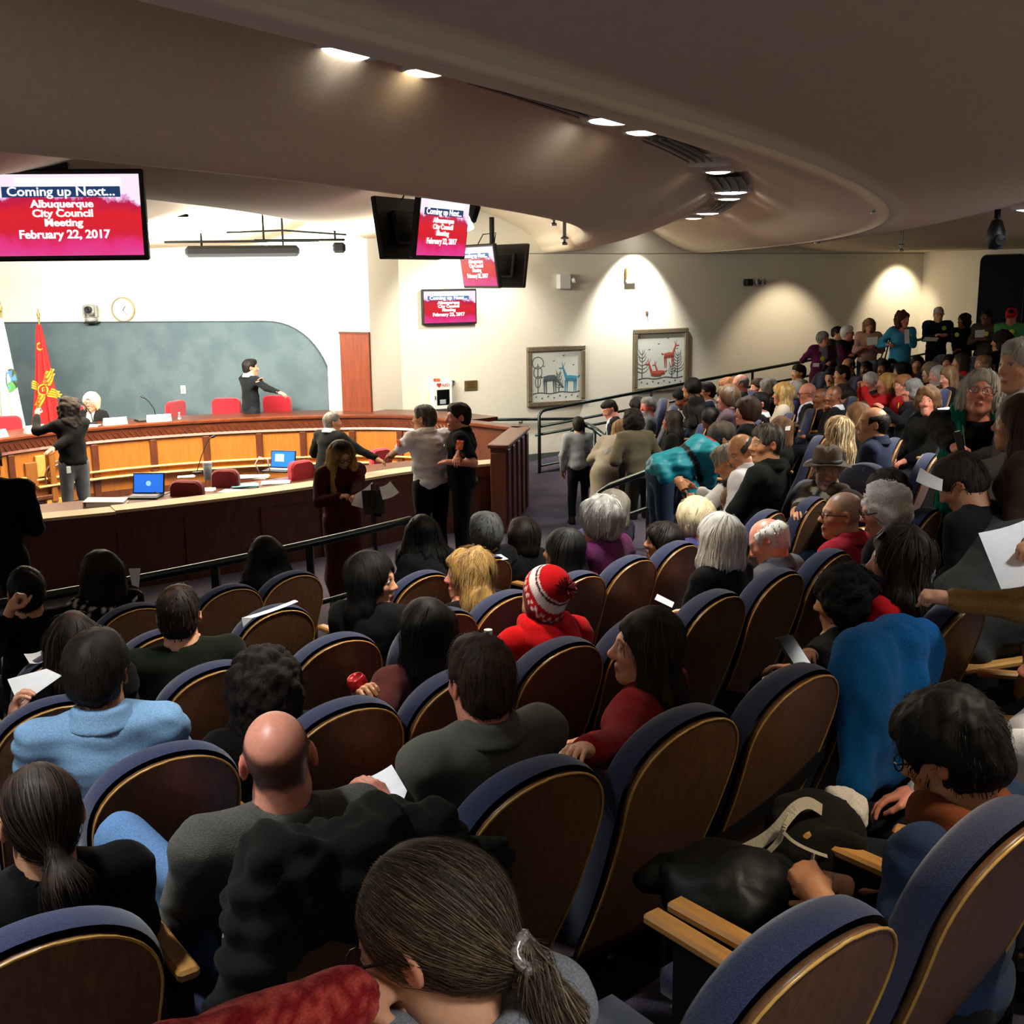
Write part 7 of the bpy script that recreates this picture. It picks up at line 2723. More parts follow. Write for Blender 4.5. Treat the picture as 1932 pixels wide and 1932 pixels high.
# officer's patch and badge, white shirt's patch
for rec, side, c, m, sz in ((OFFICER, -1, '#b92c28', 'shoulder_patch', .09), (WHITE, -1, '#a8322a', 'shoulder_patch', .07)):
    el = rec['arms'][side][0]
    sh = rec['SH'][side]
    ax = (el - sh) / np.linalg.norm(el - sh)
    out = rec['rt'] * side * .9 - rec['fw'] * -.25
    out = out - ax * (out @ ax)
    out /= np.linalg.norm(out)
    p = sh + ax * .10 + out * .074 * rec['s']
    o = MB().box((0, 0, 0), (sz, .008, sz * 1.1), bev=.003).box((0, -.005, 0), (sz * .5, .004, sz * .6), bev=.001).build(m, mat('patch_red', hexc(c), .8, color2=hexc('#d8774a'), n2=30), rec['o'])
    o.location = tuple(p)
    o.rotation_euler = Vector(out).to_track_quat('-Y', 'Z').to_euler()
p = OFFICER['nb'] - OFFICER['u'] * .17 + OFFICER['rt'] * -.085 + OFFICER['fw'] * .175
o = MB().lathe([(.001, .006), (.026, .005), (.030, 0), (.001, 0)], tuple(p), 10, tuple(OFFICER['fw'])).build('badge', M_steel, OFFICER['o'])
mb = MB()
hp = OFFICER['hip'] + OFFICER['u'] * .02
mb.tube([hp + OFFICER['rt'] * .168 * math.cos(a) + OFFICER['fw'] * .138 * math.sin(a) for a in np.linspace(0, 2 * PI, 25)], .026, 6)
mb.build('duty_belt', M_black, OFFICER['o'])
el, wr = WHITE['arms'][-1]
p = el + (wr - el) * .93
MB().lathe([(.034, -.012), (.037, 0), (.034, .012)], tuple(p), 12, tuple(wr - el)).build('wristwatch', M_black, WHITE['o'])
# hair tie and bright clasp of the ponytail
if PONY['sp'].get('tie') is not None:
    t = PONY['sp']['tie']
    MB().tube([t + PONY['H'] @ np.array([.024 * math.cos(a), .004 * math.sin(3 * a), .024 * math.sin(a)]) for a in np.linspace(0, 2 * PI, 19)], .009, 7).build('hair_tie', mat('glass_beads', hexc('#a89a94'), .15, nscale=300, var=.6, metal=.6), PONY['o'], True)
# sunglasses pushed up on the tousled hair
RF = next(p for p in PEOPLE if 'tousled' in p['label'])
mb = MB()
for sx in (-1, 1):
    c = HP(RF, sx * .035, .065, .108)
    mb.lathe([(.001, .004), (.022, .003), (.024, 0), (.001, -.001)], tuple(c), 12, tuple(RF['H'] @ np.array([0, .75, .65])))
    mb.tube([HP(RF, sx * .058, .062, .105), HP(RF, sx * .088, .02, .085), HP(RF, sx * .092, -.04, .06)], .003, 5)
mb.build('sunglasses', M_black, RF['o'])
p = GEST['hip'] + GEST['rt'] * -.13 + GEST['fw'] * -.13 - GEST['u'] * .08
o = MB().box((0, 0, 0), (.055, .008, .085), bev=.003).build('id_card', M_white, GEST['o'])
o.location = tuple(p)
# shoulder bag of the woman in the sky blue sweater
SKY = next(p for p in PEOPLE if 'sky blue' in p['label'])
w_ = SKY['w']
p0 = w_(SKY['SH'][1] + SKY['rt'] * -.03 + np.array([0, 0, .07]))
p1 = w_(SKY['hip'] + SKY['rt'] * .26 + np.array([0, 0, .06]))
r = empty('shoulder_bag', tuple(p1 - np.array([0, 0, .16])), math.radians(SKY['baz']), 'black shoulder bag hanging from the woman in the sky blue sweater', 'bag')
MB().box((0, 0, 0), (.10, .30, .24), bev=.04).build('pouch', M_black, r)
MB().tube([Vector((0, -.1, .1)), Vector(Matrix.Rotation(-math.radians(SKY['baz']), 3, 'Z') @ Vector(p0 - (p1 - np.array([0, 0, .16])))), Vector((0, .1, .1))], .012, 5).build('strap', M_black, r)

# ------------------------------------------------------------------ sheets of paper
PAPERS = 'loose white sheets held by the audience'


def sheet(quad, Y, label, bend=.0, nlines=0, cat='paper', name='paper_sheet', m=None, group=None):
    """quad: four pixels (top left, top right, bottom right, bottom left); Y: distance or four of them"""
    Ys = Y if isinstance(Y, (list, tuple)) else [Y] * 4
    C4 = [at(px, py, y) for (px, py), y in zip(quad, Ys)]
    o_ = np.mean(C4, 0)
    C4 = [c - o_ for c in C4]
    nrm = np.cross(C4[1] - C4[0], C4[3] - C4[0])
    nrm /= np.linalg.norm(nrm)
    V, F = [], []
    n = 7
    for layer in (0, -.0012):
        for i in range(n):
            for j in range(n):
                a, b = i / (n - 1), j / (n - 1)
                p = C4[0] * (1 - a) * (1 - b) + C4[1] * a * (1 - b) + C4[2] * a * b + C4[3] * (1 - a) * b
                V.append(p + nrm * (layer + bend * math.sin(PI * a)))
    for l in (0, 1):
        for i in range(n - 1):
            for j in range(n - 1):
                k = l * n * n + i * n + j
                q = (k, k + 1, k + n + 1, k + n)
                F.append(q if l else q[::-1])
    o = MB().add(V, F).build(name, m or M_paper, None, True)
    o.location = tuple(o_)
    tag(o, label, cat, group)
    if nlines:
        mb = MB()
        for i in range(nlines):
            b = .22 + .55 * i / nlines
            e = .88 if i % 4 else .6
            row = []
            for a in (.14, e):
                p = C4[0] * (1 - a) * (1 - b) + C4[1] * a * (1 - b) + C4[2] * a * b + C4[3] * (1 - a) * b
                row.append(p + nrm * (.0012 + bend * math.sin(PI * a)))
            d = (C4[3] - C4[0]) * .012
            mb.add([row[0] - d, row[1] - d, row[1] + d, row[0] + d], [(0, 1, 2, 3)])
        mb.build('printed_lines', M_ink, o)
    return o


sheet([(14, 1282), (88, 1262), (117, 1275), (36, 1332)], [3.98, 4.0, 3.9, 3.85], 'printed sheet read by the woman with long straight brown hair', .0, 7)
sheet([(45, 1234), (88, 1222), (90, 1243), (56, 1252)], [4.75, 4.75, 4.6, 4.6], 'small folded sheet lying over a chair back at the photo edge', .01)
o = sheet([(456, 1166), (556, 1132), (563, 1135), (477, 1166)], [5.05, 5.25, 5.1, 4.95], 'long folded white sheet lying on the empty chair back', .004)
C0 = Vector(o.location)
f1 = [Vector(at(456, 1166, 5.05)) - C0, Vector(at(477, 1166, 4.95)) - C0, Vector(at(459, 1183, 5.0)) - C0]
MB().add(f1 + [v + Vector((0, .002, 0)) for v in f1], [(0, 1, 2), (5, 4, 3), (0, 3, 4, 1), (1, 4, 5, 2), (2, 5, 3, 0)]).build('folded_flap', M_paper, o)
sheet([(243, 1073), (265, 1072), (262, 1109), (249, 1104)], 6.25, 'white card held up by the woman in the black and white spotted top', .003)
sheet([(688, 1470), (739, 1443), (768, 1492), (745, 1550)], [2.86, 2.9, 2.78, 2.72], 'white sheet held by the bald man', .004)
sheet([(674, 1476), (690, 1468), (748, 1545), (735, 1556)], [2.88, 2.9, 2.75, 2.73], 'second sheet under the bald man\'s white one', .002)
sheet([(925, 1048), (945, 1046), (959, 1055), (931, 1060)], [6.5, 6.5, 6.3, 6.3], 'sheet on a writing tablet beside the bluish grey head')
sheet([(1240, 1121), (1272, 1137), (1268, 1147), (1235, 1131)], [4.75, 4.7, 4.65, 4.7], 'narrow white folded sheet behind the laughing woman')
sheet([(1846, 1006), (1960, 970), (1992, 1085), (1889, 1112)], [3.85, 3.8, 3.38, 3.42], 'large blank white sheet held out in front of the camel sweater', .01)
sheet([(1736, 882), (1779, 905), (1777, 927), (1728, 908)], [4.75, 4.7, 4.65, 4.7], 'folded white papers under the bowed grey-haired man', .006)
sheet([(1768, 771), (1790, 768), (1797, 774), (1777, 777)], [10.2, 10.2, 9.9, 9.9], 'white sheet on a tablet beside the laughing curly woman')
sheet([(1635, 637), (1656, 635), (1655, 650), (1636, 652)], [17.5, 17.5, 17.45, 17.45], 'sheet read by the blond woman in the pink cardigan')
sheet([(1706, 622), (1715, 621), (1716, 648), (1707, 648)], 16.95, 'folded leaflet of the woman in the sky blue sweater')
sheet([(1745, 636), (1772, 637), (1767, 644), (1740, 643)], [18.0, 18.0, 17.8, 17.8], 'open white paper of the tall grey-haired man')
sheet([(1840, 623), (1858, 622), (1857, 636), (1839, 637)], 17.0, 'sheet held by the woman in the grey-brown cardigan')
sheet([(1534, 685), (1546, 685), (1545, 692), (1533, 692)], 17.2, 'small paper in the hand of the woman leaning on the rail')
sheet([(1138, 851), (1156, 841), (1161, 878), (1149, 881)], 13.3, 'white sheet in the hand of the woman in the beige sweater', .01)
sheet([(671, 932), (703, 909), (700, 961), (663, 953)], [10.3, 10.3, 10.2, 10.2], 'grey-shaded paper in the hands of the woman in maroon', .012)
sheet([(716, 919), (736, 908), (753, 929), (722, 943)], [10.2, 10.2, 10.1, 10.1], 'curled white paper on the music stand before the woman in maroon', .02)
sheet([(1482, 805), (1492, 803), (1490, 812), (1481, 812)], 9.6, 'tiny white paper by the woman with the brown-blond bob')

# ------------------------------------------------------------------ things on and around the near seats
def chair_by(key):
    return next(o for _, _, o in CHAIRS if key in o['label'])


def drape(name, key, label, cat, col, m, sleeves, amp, hang, wide=.245, side_hang=None, zip_=False, zc=.90, rz_=.175):
    """garment hung over a chair's back, in the chair's frame"""
    ch = chair_by(key)
    g = SDF(np.arange(-.52, .52, .013), np.arange(-.78, .16, .013), np.arange(.02, 1.22, .013))
    tilt = np.array(Matrix.Rotation(-.37, 3, 'X'))
    g.ell((0, -.385 - (zc - .9) * .3, zc), (wide, .115, rz_), tilt, .04)
    for x in (-.16, -.08, 0, .08, .16):
        top = np.array([x, -.40, .98 - .5 * x * x])
        g.cap(top, (x * 1.15, -.445 + .33 * hang * .35, .98 - hang), .075, .062, .06)
        g.cap(top, (x * 1.1, -.245, .72), .06, .05, .05)
    if side_hang:
        for sx in (-1, 1):
            g.cap((sx * wide * .85, -.40, .86), (sx * (wide + side_hang), -.38, .44), .07, .06, .05)
            g.cap((sx * (wide + side_hang), -.38, .44), (sx * (wide + side_hang * .7), -.33, .22), .06, .05, .04)
    for pts in sleeves:
        for a, b in zip(pts[:-1], pts[1:]):
            g.cap(a, b, .062, .052, .04)
    V, F = g.nets()
    V = relax(V, F, 2, .5)
    N = vnormals(V, F)
    V = V + N * (amp * (wob(V * np.array([1.6, 1.2, .5]), 16, 41, 3) + .5 * wob(V, 40, 17, 2)))[:, None]
    if zip_:
        V = V + N * (.011 * np.sin(V[:, 2] * 62 + V[:, 0] * 40) * np.sin(V[:, 0] * 62 - V[:, 2] * 40))[:, None]
    c = np.tile(np.array(c3(col)), (len(V), 1))
    o = link(name, np_mesh(name, V, F, c), m)
    o.location = ch.location
    o.rotation_euler = ch.rotation_euler
    return tag(o, label, cat)


sw = drape('sweater', 'hidden under the draped', 'bright blue fleece sweater draped over a chair back', 'sweater', '#155fa0', M_knit, [], .016, .40, .25)
rim_ = MB().tube([(x, -.275 + .0 - .02 * math.cos(x * 9), .50 + .02 * math.sin(x * 14)) for x in np.linspace(-.25, .25, 16)], .008, 5).build('pale_hem', mat('pale_hem', hexc('#8fb4cc'), .8), sw)
drape('quilted_jacket', 'black quilted jacket', 'black quilted jacket hung over the bald man\'s chair', 'jacket', '#151612', M_cloth, [[(-.18, -.42, .95), (-.30, -.46, .72), (-.31, -.42, .42)], [(.18, -.42, .97), (.31, -.45, .88), (.36, -.40, .74)]], .030, .10, .235, None, True, .97, .11)

ch = chair_by('black bag strap')
st = empty('bag_strap', tuple(ch.location), ch.rotation_euler[2], 'black strap running slantwise round the chair back', 'strap')
V = []
for t in np.linspace(-1, 1, 15):
    z = .60 + .09 * t
    x = t * .235
    V.append((x, back_curve(z) + .02 * (x / .24) ** 2 - .008, z))
mb = MB()
for lo_, hi_ in ((0, 0),):
    Vv, Ff = [], []
    for p in V:
        for dy, dz in ((0, -.022), (-.006, -.022), (-.006, .022), (0, .022)):
            Vv.append((p[0], p[1] + dy, p[2] + dz))
    for i in range(len(V) - 1):
        for k in range(4):
            Ff.append((i * 4 + k, i * 4 + (k + 1) % 4, i * 4 + 4 + (k + 1) % 4, i * 4 + 4 + k))
    mb.add(Vv, Ff)
mb.build('webbing', M_black, st)
MB().tube([V[0], (-.27, -.20, .46), (-.25, .0, .45)], .012, 5).build('strap_end', M_black, st)
MB().box((-.262, -.22, .47), (.03, .012, .04), bev=.004).build('buckle', M_steel, st)


def lump(name, px, py, Y, r3, label, cat, col, m, amp=.03, freq=18, seed=3, h=.014, rz=0, flat=None):
    """soft crumpled heap"""
    c = at(px, py, Y)
    g = SDF(*[np.arange(-q - .08, q + .08, h) for q in r3])
    rr = np.random.default_rng(seed)
    g.ell((0, 0, 0), r3, None, .05)
    for _ in range(9):
        p = rr.normal(size=3) * np.array(r3) * .45
        q = p + rr.normal(size=3) * np.array(r3) * .5
        g.cap(p, q, min(r3) * .45, min(r3) * .3, .04)
    V, F = g.nets()
    V = relax(V, F, 1, .5)
    N = vnormals(V, F)
    V = V + N * (amp * wob(V, freq, seed, 4))[:, None]
    o = link(name, np_mesh(name, V, F, np.tile(np.array(c3(col)), (len(V), 1))), m)
    o.location = tuple(c)
    o.rotation_euler = (0, 0, rz)
    return tag(o, label, cat)


lump('jacket', 1395, 1672, 2.55, (.17, .16, .085), 'crumpled black jacket heap on the lap by the tan armrest', 'jacket', '#0e100d', M_shiny, .022, 22, 5)
bag = lump('tote_bag', 1540, 1590, 2.75, (.13, .15, .12), 'dark cloth tote bag with pale straps between the seats', 'bag', '#1a1712', M_cloth, .016, 24, 8)
bo = Vector(bag.location)


def L3(px, py, Y):
    return Vector(at(px, py, Y)) - bo


def ribbon(pts, wd_, name, m, parent, th=.004):
    """flat band along points, broad side upright"""
    P = [Vector(p) for p in smooth3(pts)]
    Vv, Ff = [], []
    for i, p in enumerate(P):
        t = (P[min(i + 1, len(P) - 1)] - P[max(i - 1, 0)]).normalized()
        up = Vector((0, .55, .83))
        up = (up - t * up.dot(t)).normalized()
        nn_ = t.cross(up).normalized()
        for a, b in ((-1, -1), (1, -1), (1, 1), (-1, 1)):
            Vv.append(p + up * (a * wd_ / 2) + nn_ * (b * th / 2))
    for i in range(len(P) - 1):
        for k in range(4):
            Ff.append((i * 4 + k, i * 4 + (k + 1) % 4, i * 4 + 4 + (k + 1) % 4, i * 4 + 4 + k))
    Ff += [(3, 2, 1, 0), tuple(range(len(Vv) - 4, len(Vv)))]
    return MB().add(Vv, Ff).build(name, m, parent)


def smooth3(P, n=5):
    P = [np.array(p, float) for p in P]
    P = [2 * P[0] - P[1]] + P + [2 * P[-1] - P[-2]]
    out = []
    for i in range(1, len(P) - 2):
        for k in range(n):
            t = k / n
            a, b, c, d = P[i - 1:i + 3]
            out.append(.5 * (2 * b + (c - a) * t + (2 * a - 5 * b + 4 * c - d) * t * t + (3 * b - a - 3 * c + d) * t ** 3))
    out.append(P[-2])
    return out


M_strap = mat('pale_webbing', hexc('#b3a994'), .9, nscale=200, var=.15)
ribbon([L3(1396, 1608, 2.62), L3(1440, 1585, 2.62), L3(1470, 1560, 2.62), L3(1500, 1525, 2.64), L3(1525, 1515, 2.68), L3(1550, 1528, 2.7)], .030, 'strap', M_strap, bag)
ribbon([L3(1450, 1608, 2.58), L3(1470, 1585, 2.58), L3(1480, 1560, 2.58), L3(1490, 1540, 2.6)], .014, 'strap', M_strap, bag)
ribbon([L3(1478, 1570, 2.56), L3(1500, 1590, 2.54), L3(1535, 1607, 2.54), L3(1580, 1622, 2.56)], .008, 'piping', M_strap, bag)
ribbon([L3(1535, 1610, 2.54), L3(1530, 1640, 2.54), L3(1530, 1672, 2.56)], .009, 'piping', M_strap, bag)
lump('cloth_bundle', 1605, 1540, 2.82, (.035, .04, .055), 'crumpled white cloth on top of the tote bag', 'cloth', '#c9c2b6', M_cloth, .012, 60, 2, .007)


def can(px, py, Y, label):
    c = at(px, py, Y)
    r = empty('drink_can', tuple(c), 0, label, 'can')
    r.rotation_euler = (.2, -.3, 0)
    MB().lathe([(.022, -.062), (.030, -.056), (.0325, -.050), (.0325, .0)], n=16).build('body', mat('silver_can', hexc('#9a9c9e'), .3, metal=.8, color2=hexc('#3c3c3e'), n2=40), r, True)
    MB().lathe([(.0326, .0), (.0326, .045), (.027, .058), (.024, .058), (.023, .054), (.001, .054)], n=16).build('red_band', mat('red_can', hexc('#a81a1c'), .3, metal=.4), r, True)


can(681, 1304, 3.58, 'red and silver drink can held by the woman in maroon')


def bottle(px, py, Y, label, hgt=.20):
    c = at(px, py, Y)
    r = empty('water_bottle', tuple(c - np.array([0, 0, hgt])), 0, label, 'bottle')
    k = hgt / .2
    MB().lathe([(.001, 0), (.030, 0), (.032, .02), (.031, .12), (.024, .155), (.013, .175), (.013, .185)], n=16).build('body', mat('clear_bottle', hexc('#dfe9ec'), .08, alpha=.85), r, True)
    MB().lathe([(.015, .182), (.015, .20), (.001, .20)], n=14).build('cap', M_white, r)
    MB().lathe([(.0322, .06), (.0322, .10)], n=16).build('label_band', mat('bottle_label', hexc('#d8dce0'), .5), r)
    r.scale = (k, k, k)


bottle(921, 1188, 3.95, 'clear water bottle with a white cap beside the red fleece', .21)
bottle(338, 778, 17.1, 'small water bottle standing on the council dais', .16)


def phone(px, py, Y, label, rz=0, rx=0):
    r = empty('mobile_phone', tuple(at(px, py, Y)), 0, label, 'phone')
    r.rotation_euler = (rx, 0, rz)
    MB().box((0, 0, 0), (.072, .010, .140), bev=.005).build('case', M_black, r)
    MB().box((0, -.0056, 0), (.062, .002, .125)).build('screen', M_glass, r)
    MB().box((0, .006, .05), (.02, .003, .02), bev=.001).build('camera', M_steel, r)


phone(1499, 1234, 3.44, 'black phone in the hand of the woman with short curly black hair', .5, -.9)
phone(1683, 734, 13.55, 'phone held up by the blond woman in red', 1.2, 0)
phone(1811, 838, 5.78, 'black phone in the hand of the smiling woman', .8, -.3)

# ------------------------------------------------------------------ chairs, plates and things on the dais
def red_chair(px, py, Y, label, rz=0.0, m=None, wd_=.46, hb=.60, floor=-2.86, seat=.44):
    """high-backed swivel chair; (px, py) the top middle of its back"""
    m = m or M_redcloth
    c = at(px, py, Y)
    r = empty('swivel_chair', (c[0], c[1], floor), rz, label, 'chair', 'red swivel chairs of the council and staff')
    top = c[2] - floor
    P, rr = [], .09
    for cx, cz, s0 in ((wd_ / 2 - rr, top - rr, 0), (-wd_ / 2 + rr, top - rr, PI / 2), (-wd_ / 2 + .03, top - hb + .03, PI), (wd_ / 2 - .03, top - hb + .03, 1.5 * PI)):
        q = rr if s0 < PI else .03
        P += [(cx + q * math.cos(s0 + a), cz + q * math.sin(s0 + a)) for a in np.linspace(0, PI / 2, 6)]
    k = len(P)
    cxm, czm = 0, top - hb / 2
    V = []
    for y, sc in ((-.03, .94), (-.015, 1.0), (.045, 1.0), (.07, .92)):
        V += [(cxm + (x - cxm) * sc, y - .05 * (z - czm), czm + (z - czm) * sc) for x, z in P]
    F = [(a * k + i, a * k + (i + 1) % k, (a + 1) * k + (i + 1) % k, (a + 1) * k + i) for a in range(3) for i in range(k)]
    F += [tuple(range(k - 1, -1, -1)), tuple(range(3 * k, 4 * k))]
    MB().add(V, F).build('back', m, r, False)
    MB().box((0, -.25, seat), (wd_ + .02, .46, .10), bev=.035).build('seat', m, r)
    MB().tube([(0, -.02, seat), (0, .06, seat - .02), (0, .09, top - hb + .15)], .022, 6).build('back_bracket', M_black, r)
    MB().tube([(0, -.24, .08), (0, -.24, seat)], .03, 8).build('column', M_black, r)
    for i in range(5):
        a = i * 2 * PI / 5 + .3
        MB().tube([(0, -.24, .09), (.27 * math.cos(a), -.24 + .27 * math.sin(a), .05)], [.026, .018], 6).lathe([(.001, -.03), (.025, -.025), (.025, .02), (.001, .025)], (.27 * math.cos(a), -.24 + .27 * math.sin(a), .03), 8).build('base_leg', M_black, r)
    for sx in (-1, 1):
        MB().box((sx * (wd_ / 2 + .03), -.22, seat + .20), (.05, .26, .03), bev=.01).tube([(sx * (wd_ / 2 + .03), -.15, seat + .19), (sx * (wd_ / 2), -.18, seat - .02)], .014, 6).build('armrest', M_black, r)
    return r


red_chair(426, 751, 18.3, 'empty red swivel chair left of the standing man at the dais'.replace('left of', 'beside the back of'), .05)
red_chair(522, 746, 18.15, 'red swivel chair under the outstretched hand of the standing man', -.1)
red_chair(331, 756, 18.3, 'red swivel chair turned edge-on behind the water bottle', 1.25)
red_chair(8, 785, 16.4, 'red swivel chair at the photo edge behind the dais', .35)
red_chair(150, 766, 17.5, 'red swivel chair of the white-blond woman at the dais', .1)
red_chair(353, 906, 12.55, 'dark maroon swivel chair beside the first laptop', PI - .25, M_maroon, .40, .46, WELL)
red_chair(425, 885, 13.1, 'maroon swivel chair in the middle of the staff desk', PI - .1, M_maroon, .33, .48, WELL)
red_chair(566, 869, 13.6, 'red swivel chair behind the woman in maroon', PI + .9, M_redcloth, .36, .5, WELL)
red_chair(716, 846, 15.2, 'red swivel chair at the far end of the staff desk', PI + .8, M_redcloth, .34, .5, WELL)


def plate(px, py, wpx, label, s_=None):
    P, t, nr = dais_at(s_of(px))
    r = empty('name_plate', (P[0] - nr[0] * .08, P[1] - nr[1] * .08, DZ), math.atan2(t[1], t[0]), label, 'name plate', 'white name plates on the dais')
    w_ = wpx * 17 / FPX
    V = [(-w_ / 2, -.05, 0), (w_ / 2, -.05, 0), (w_ / 2, .05, 0), (-w_ / 2, .05, 0), (-w_ / 2, 0, .10), (w_ / 2, 0, .10)]
    MB().add(V, [(0, 1, 5, 4), (2, 3, 4, 5), (0, 4, 3), (1, 2, 5), (3, 2, 1, 0)]).build('card', M_white, r)
    MB().add([(-w_ * .38, -.036, .030), (w_ * .38, -.036, .030), (w_ * .38, -.024, .055), (-w_ * .38, -.024, .055)], [(0, 1, 2, 3)]).build('lettering', M_ink, r)


plate(4, 826, 40, 'white name plate cut by the frame')
plate(66, 818, 36, 'white name plate below the red flag')
plate(216, 800, 42, 'white name plate in front of the white-blond woman')
plate(304, 794, 44, 'white name plate in front of the edge-on red chair')
P, t, nr = dais_at(s_of(178))
sh = MB().box((0, 0, .006), (.24, .20, .012), bev=.002, rz=.2).box((.03, .02, .014), (.2, .15, .006), rz=-.1).build('paper_stack', M_paper)
sh.location = (P[0] - nr[0] * .1, P[1] - nr[1] * .1, DZ)
tag(sh, 'small stack of papers before the white-blond woman', 'paper')
for px, lb, rzz in ((196, 'gooseneck microphone of the white-blond woman', -.6), (308, 'gooseneck microphone at an empty seat on the dais', .5)):
    P, t, nr = dais_at(s_of(px))
    r = empty('microphone', (P[0] - nr[0] * .30, P[1] - nr[1] * .30, DZ), math.atan2(t[1], t[0]), lb, 'microphone', 'gooseneck microphones on the dais')
    MB().lathe([(.06, 0), (.06, .02), (.045, .03), (.001, .03)], n=14).build('base', M_black, r)
    MB().tube([(0, 0, .03), (-.02, .0, .16), (-.08, .03, .27), (-.14, .06, .33)], .008, 6).build('neck', M_black, r)
    MB().tube([(-.14, .06, .33), (-.18, .08, .355)], [.016, .02], 8).build('head', M_black, r)
P, t, nr = dais_at(s_of(282))
r = empty('laptop', (P[0] - nr[0] * .25, P[1] - nr[1] * .25, DZ), math.atan2(t[1], t[0]) + .1, 'closed dark laptop lying on the dais by a name plate', 'laptop')
MB().box((0, 0, .012), (.34, .24, .024), bev=.006).build('body', M_black, r)
MB().box((0, -.0, .027), (.33, .23, .006), bev=.002).build('lid', M_steel, r)


# ------------------------------------------------------------------ flags behind the dais
def flag_surface(w1, hgt, seed):
    def f(u, v, off=0.0):
        """u -1..1 across, v 0..1 down"""
        w_ = .035 + w1 * v ** .85
        ph = seed + u * 7.5 + 1.2 * math.sin(v * 3 + seed)
        x = u * w_ + .02 * math.sin(v * 4 + seed) * v
        y = .045 * math.sin(ph) * (.25 + v) - .10 * (1 - u * u) * v - off
        return Vector((x, y, -v * hgt))
    return f


def flag(px, py, Y, hgt, w1, label, col, col2, seed):
    c = at(px, py, Y)
    floor = -2.86
    r = empty('flag_on_pole', (c[0], c[1], floor), 0, label, 'flag')
    top = c[2] - floor
    MB().tube([(0, 0, .02), (0, 0, top + .10)], .016, 8).build('pole', M_gold, r)
    MB().lathe([(.001, top + .26), (.012, top + .20), (.03, top + .15), (.014, top + .11), (.022, top + .09), (.001, top + .08)][::-1], n=10).build('finial', M_gold, r, True)
    MB().lathe([(.16, 0), (.16, .03), (.05, .06), (.02, .12), (.001, .12)], n=16).build('stand', M_gold, r, True)
    f = flag_surface(w1, hgt, seed)
    V, F = [], []
    nu, nv = 26, 22
    for side in (0, 1):
        for j in range(nv + 1):
            for i in range(nu + 1):
                p = f(-1 + 2 * i / nu, j / nv, 0 if side == 0 else -.004)
                V.append((p.x, p.y - .03, p.z + top))
    for sd in (0, 1):
        for j in range(nv):
            for i in range(nu):
                a = sd * (nu + 1) * (nv + 1) + j * (nu + 1) + i
                q = (a, a + nu + 1, a + nu + 2, a + 1)
                F.append(q if sd == 0 else q[::-1])
    MB().add(V, F).build('cloth', mat('flag_' + col[1:], hexc(col), .8, nscale=60, var=.08), r, True)
    return r, f, top


r, f, top = flag(74, 612, 18.2, 1.75, .205, 'red flag with a yellow sun emblem on a pole behind the dais', '#b01f20', None, .6)
M_yel = mat('flag_yellow', hexc('#c9a42a'), .8, nscale=60, var=.08)


def strip(mb, f, top, pts, wd_):
    """band lying on the flag cloth; pts in (across, down) units of about 1 m"""
    for (a0, b0), (a1, b1) in zip(pts[:-1], pts[1:]):
        n = 5
        d = np.array([a1 - a0, b1 - b0])
        ln = np.linalg.norm(d)
        pr = np.array([-d[1], d[0]]) / ln * wd_ / 2
        V, F = [], []
        for i in range(n + 1):
            c = np.array([a0, b0]) + d * i / n
            for sg in (-1, 1):
                q = c + pr * sg
                v = q[1] / 1.75
                u = q[0] / (.035 + .205 * max(v, .02) ** .85)
                p = f(u, v, .007)
                V.append((p.x, p.y - .03, p.z + top))
        F = [(2 * i, 2 * i + 1, 2 * i + 3, 2 * i + 2) for i in range(n)]
        mb.add(V, F)


mb = MB()
cx, cz, tl = .005, 1.02, .42                      # sun emblem, turned with the fold
strip(mb, f, top, [(cx + .075 * math.cos(a), cz + .085 * math.sin(a)) for a in np.linspace(0, 2 * PI, 19)], .022)
for k in range(4):
    a = tl + k * PI / 2
    d = np.array([math.cos(a), math.sin(a)])
    n_ = np.array([-d[1], d[0]])
    for j, ln in ((-1.5, .20), (-.5, .26), (.5, .26), (1.5, .20)):
        p = np.array([cx, cz]) + d * .095 + n_ * j * .034
        q = np.array([cx, cz]) + d * (.10 + ln * (.62 if k % 2 == 0 else 1)) + n_ * j * .034
        strip(mb, f, top, [tuple(p), tuple(q)], .024)
strip(mb, f, top, [(cx - .02, cz + .03), (cx - .025, cz - .03), (cx + .02, cz - .035)], .014)
strip(mb, f, top, [(cx + .03, cz - .02), (cx + .0, cz + .01), (cx + .03, cz + .03)], .014)
strip(mb, f, top, [(.00 + .045 * math.cos(a), .34 + .055 * math.sin(a)) for a in np.linspace(.6, 4.6, 9)], .022)
for i, dx in enumerate((-.19, -.13, -.07, -.01)):
    strip(mb, f, top, [(dx, 1.55 + .05 * i), (dx + .01, 1.48 + .05 * i), (dx + .045, 1.49 + .05 * i), (dx + .05, 1.56 + .05 * i)], .016)
mb.build('sun_print', M_yel, r)
r, f, top = flag(3, 600, 18.0, 1.85, .19, 'white flag with a round blue and green emblem at the photo edge', '#d9d6c8', None, 2.0)
for nm, c_, rad, col in (('emblem_ring', .95, .17, '#3b4a35'), ('emblem_disc', .95, .14, '#4a78b8'), ('emblem_ground', 1.06, .08, '#4f8a4a')):
    mb = MB()
    V = []
    n = 20
    off = {'emblem_ring': .006, 'emblem_disc': .010, 'emblem_ground': .014}[nm]
    for rr in (0, rad):
        for k in range(n):
            a = 2 * PI * k / n
            xx, vv = .09 + rr * math.cos(a) * .55, c_ + rr * math.sin(a)
            v = vv / 1.85
            p = f(xx / (.035 + .19 * v ** .85), v, off)
            V.append((p.x, p.y - .03, p.z + top))
    mb.add(V, [(k, (k + 1) % n, n + (k + 1) % n, n + k) for k in range(n)]).build(nm, mat('flag_' + col[1:], hexc(col), .8), r)

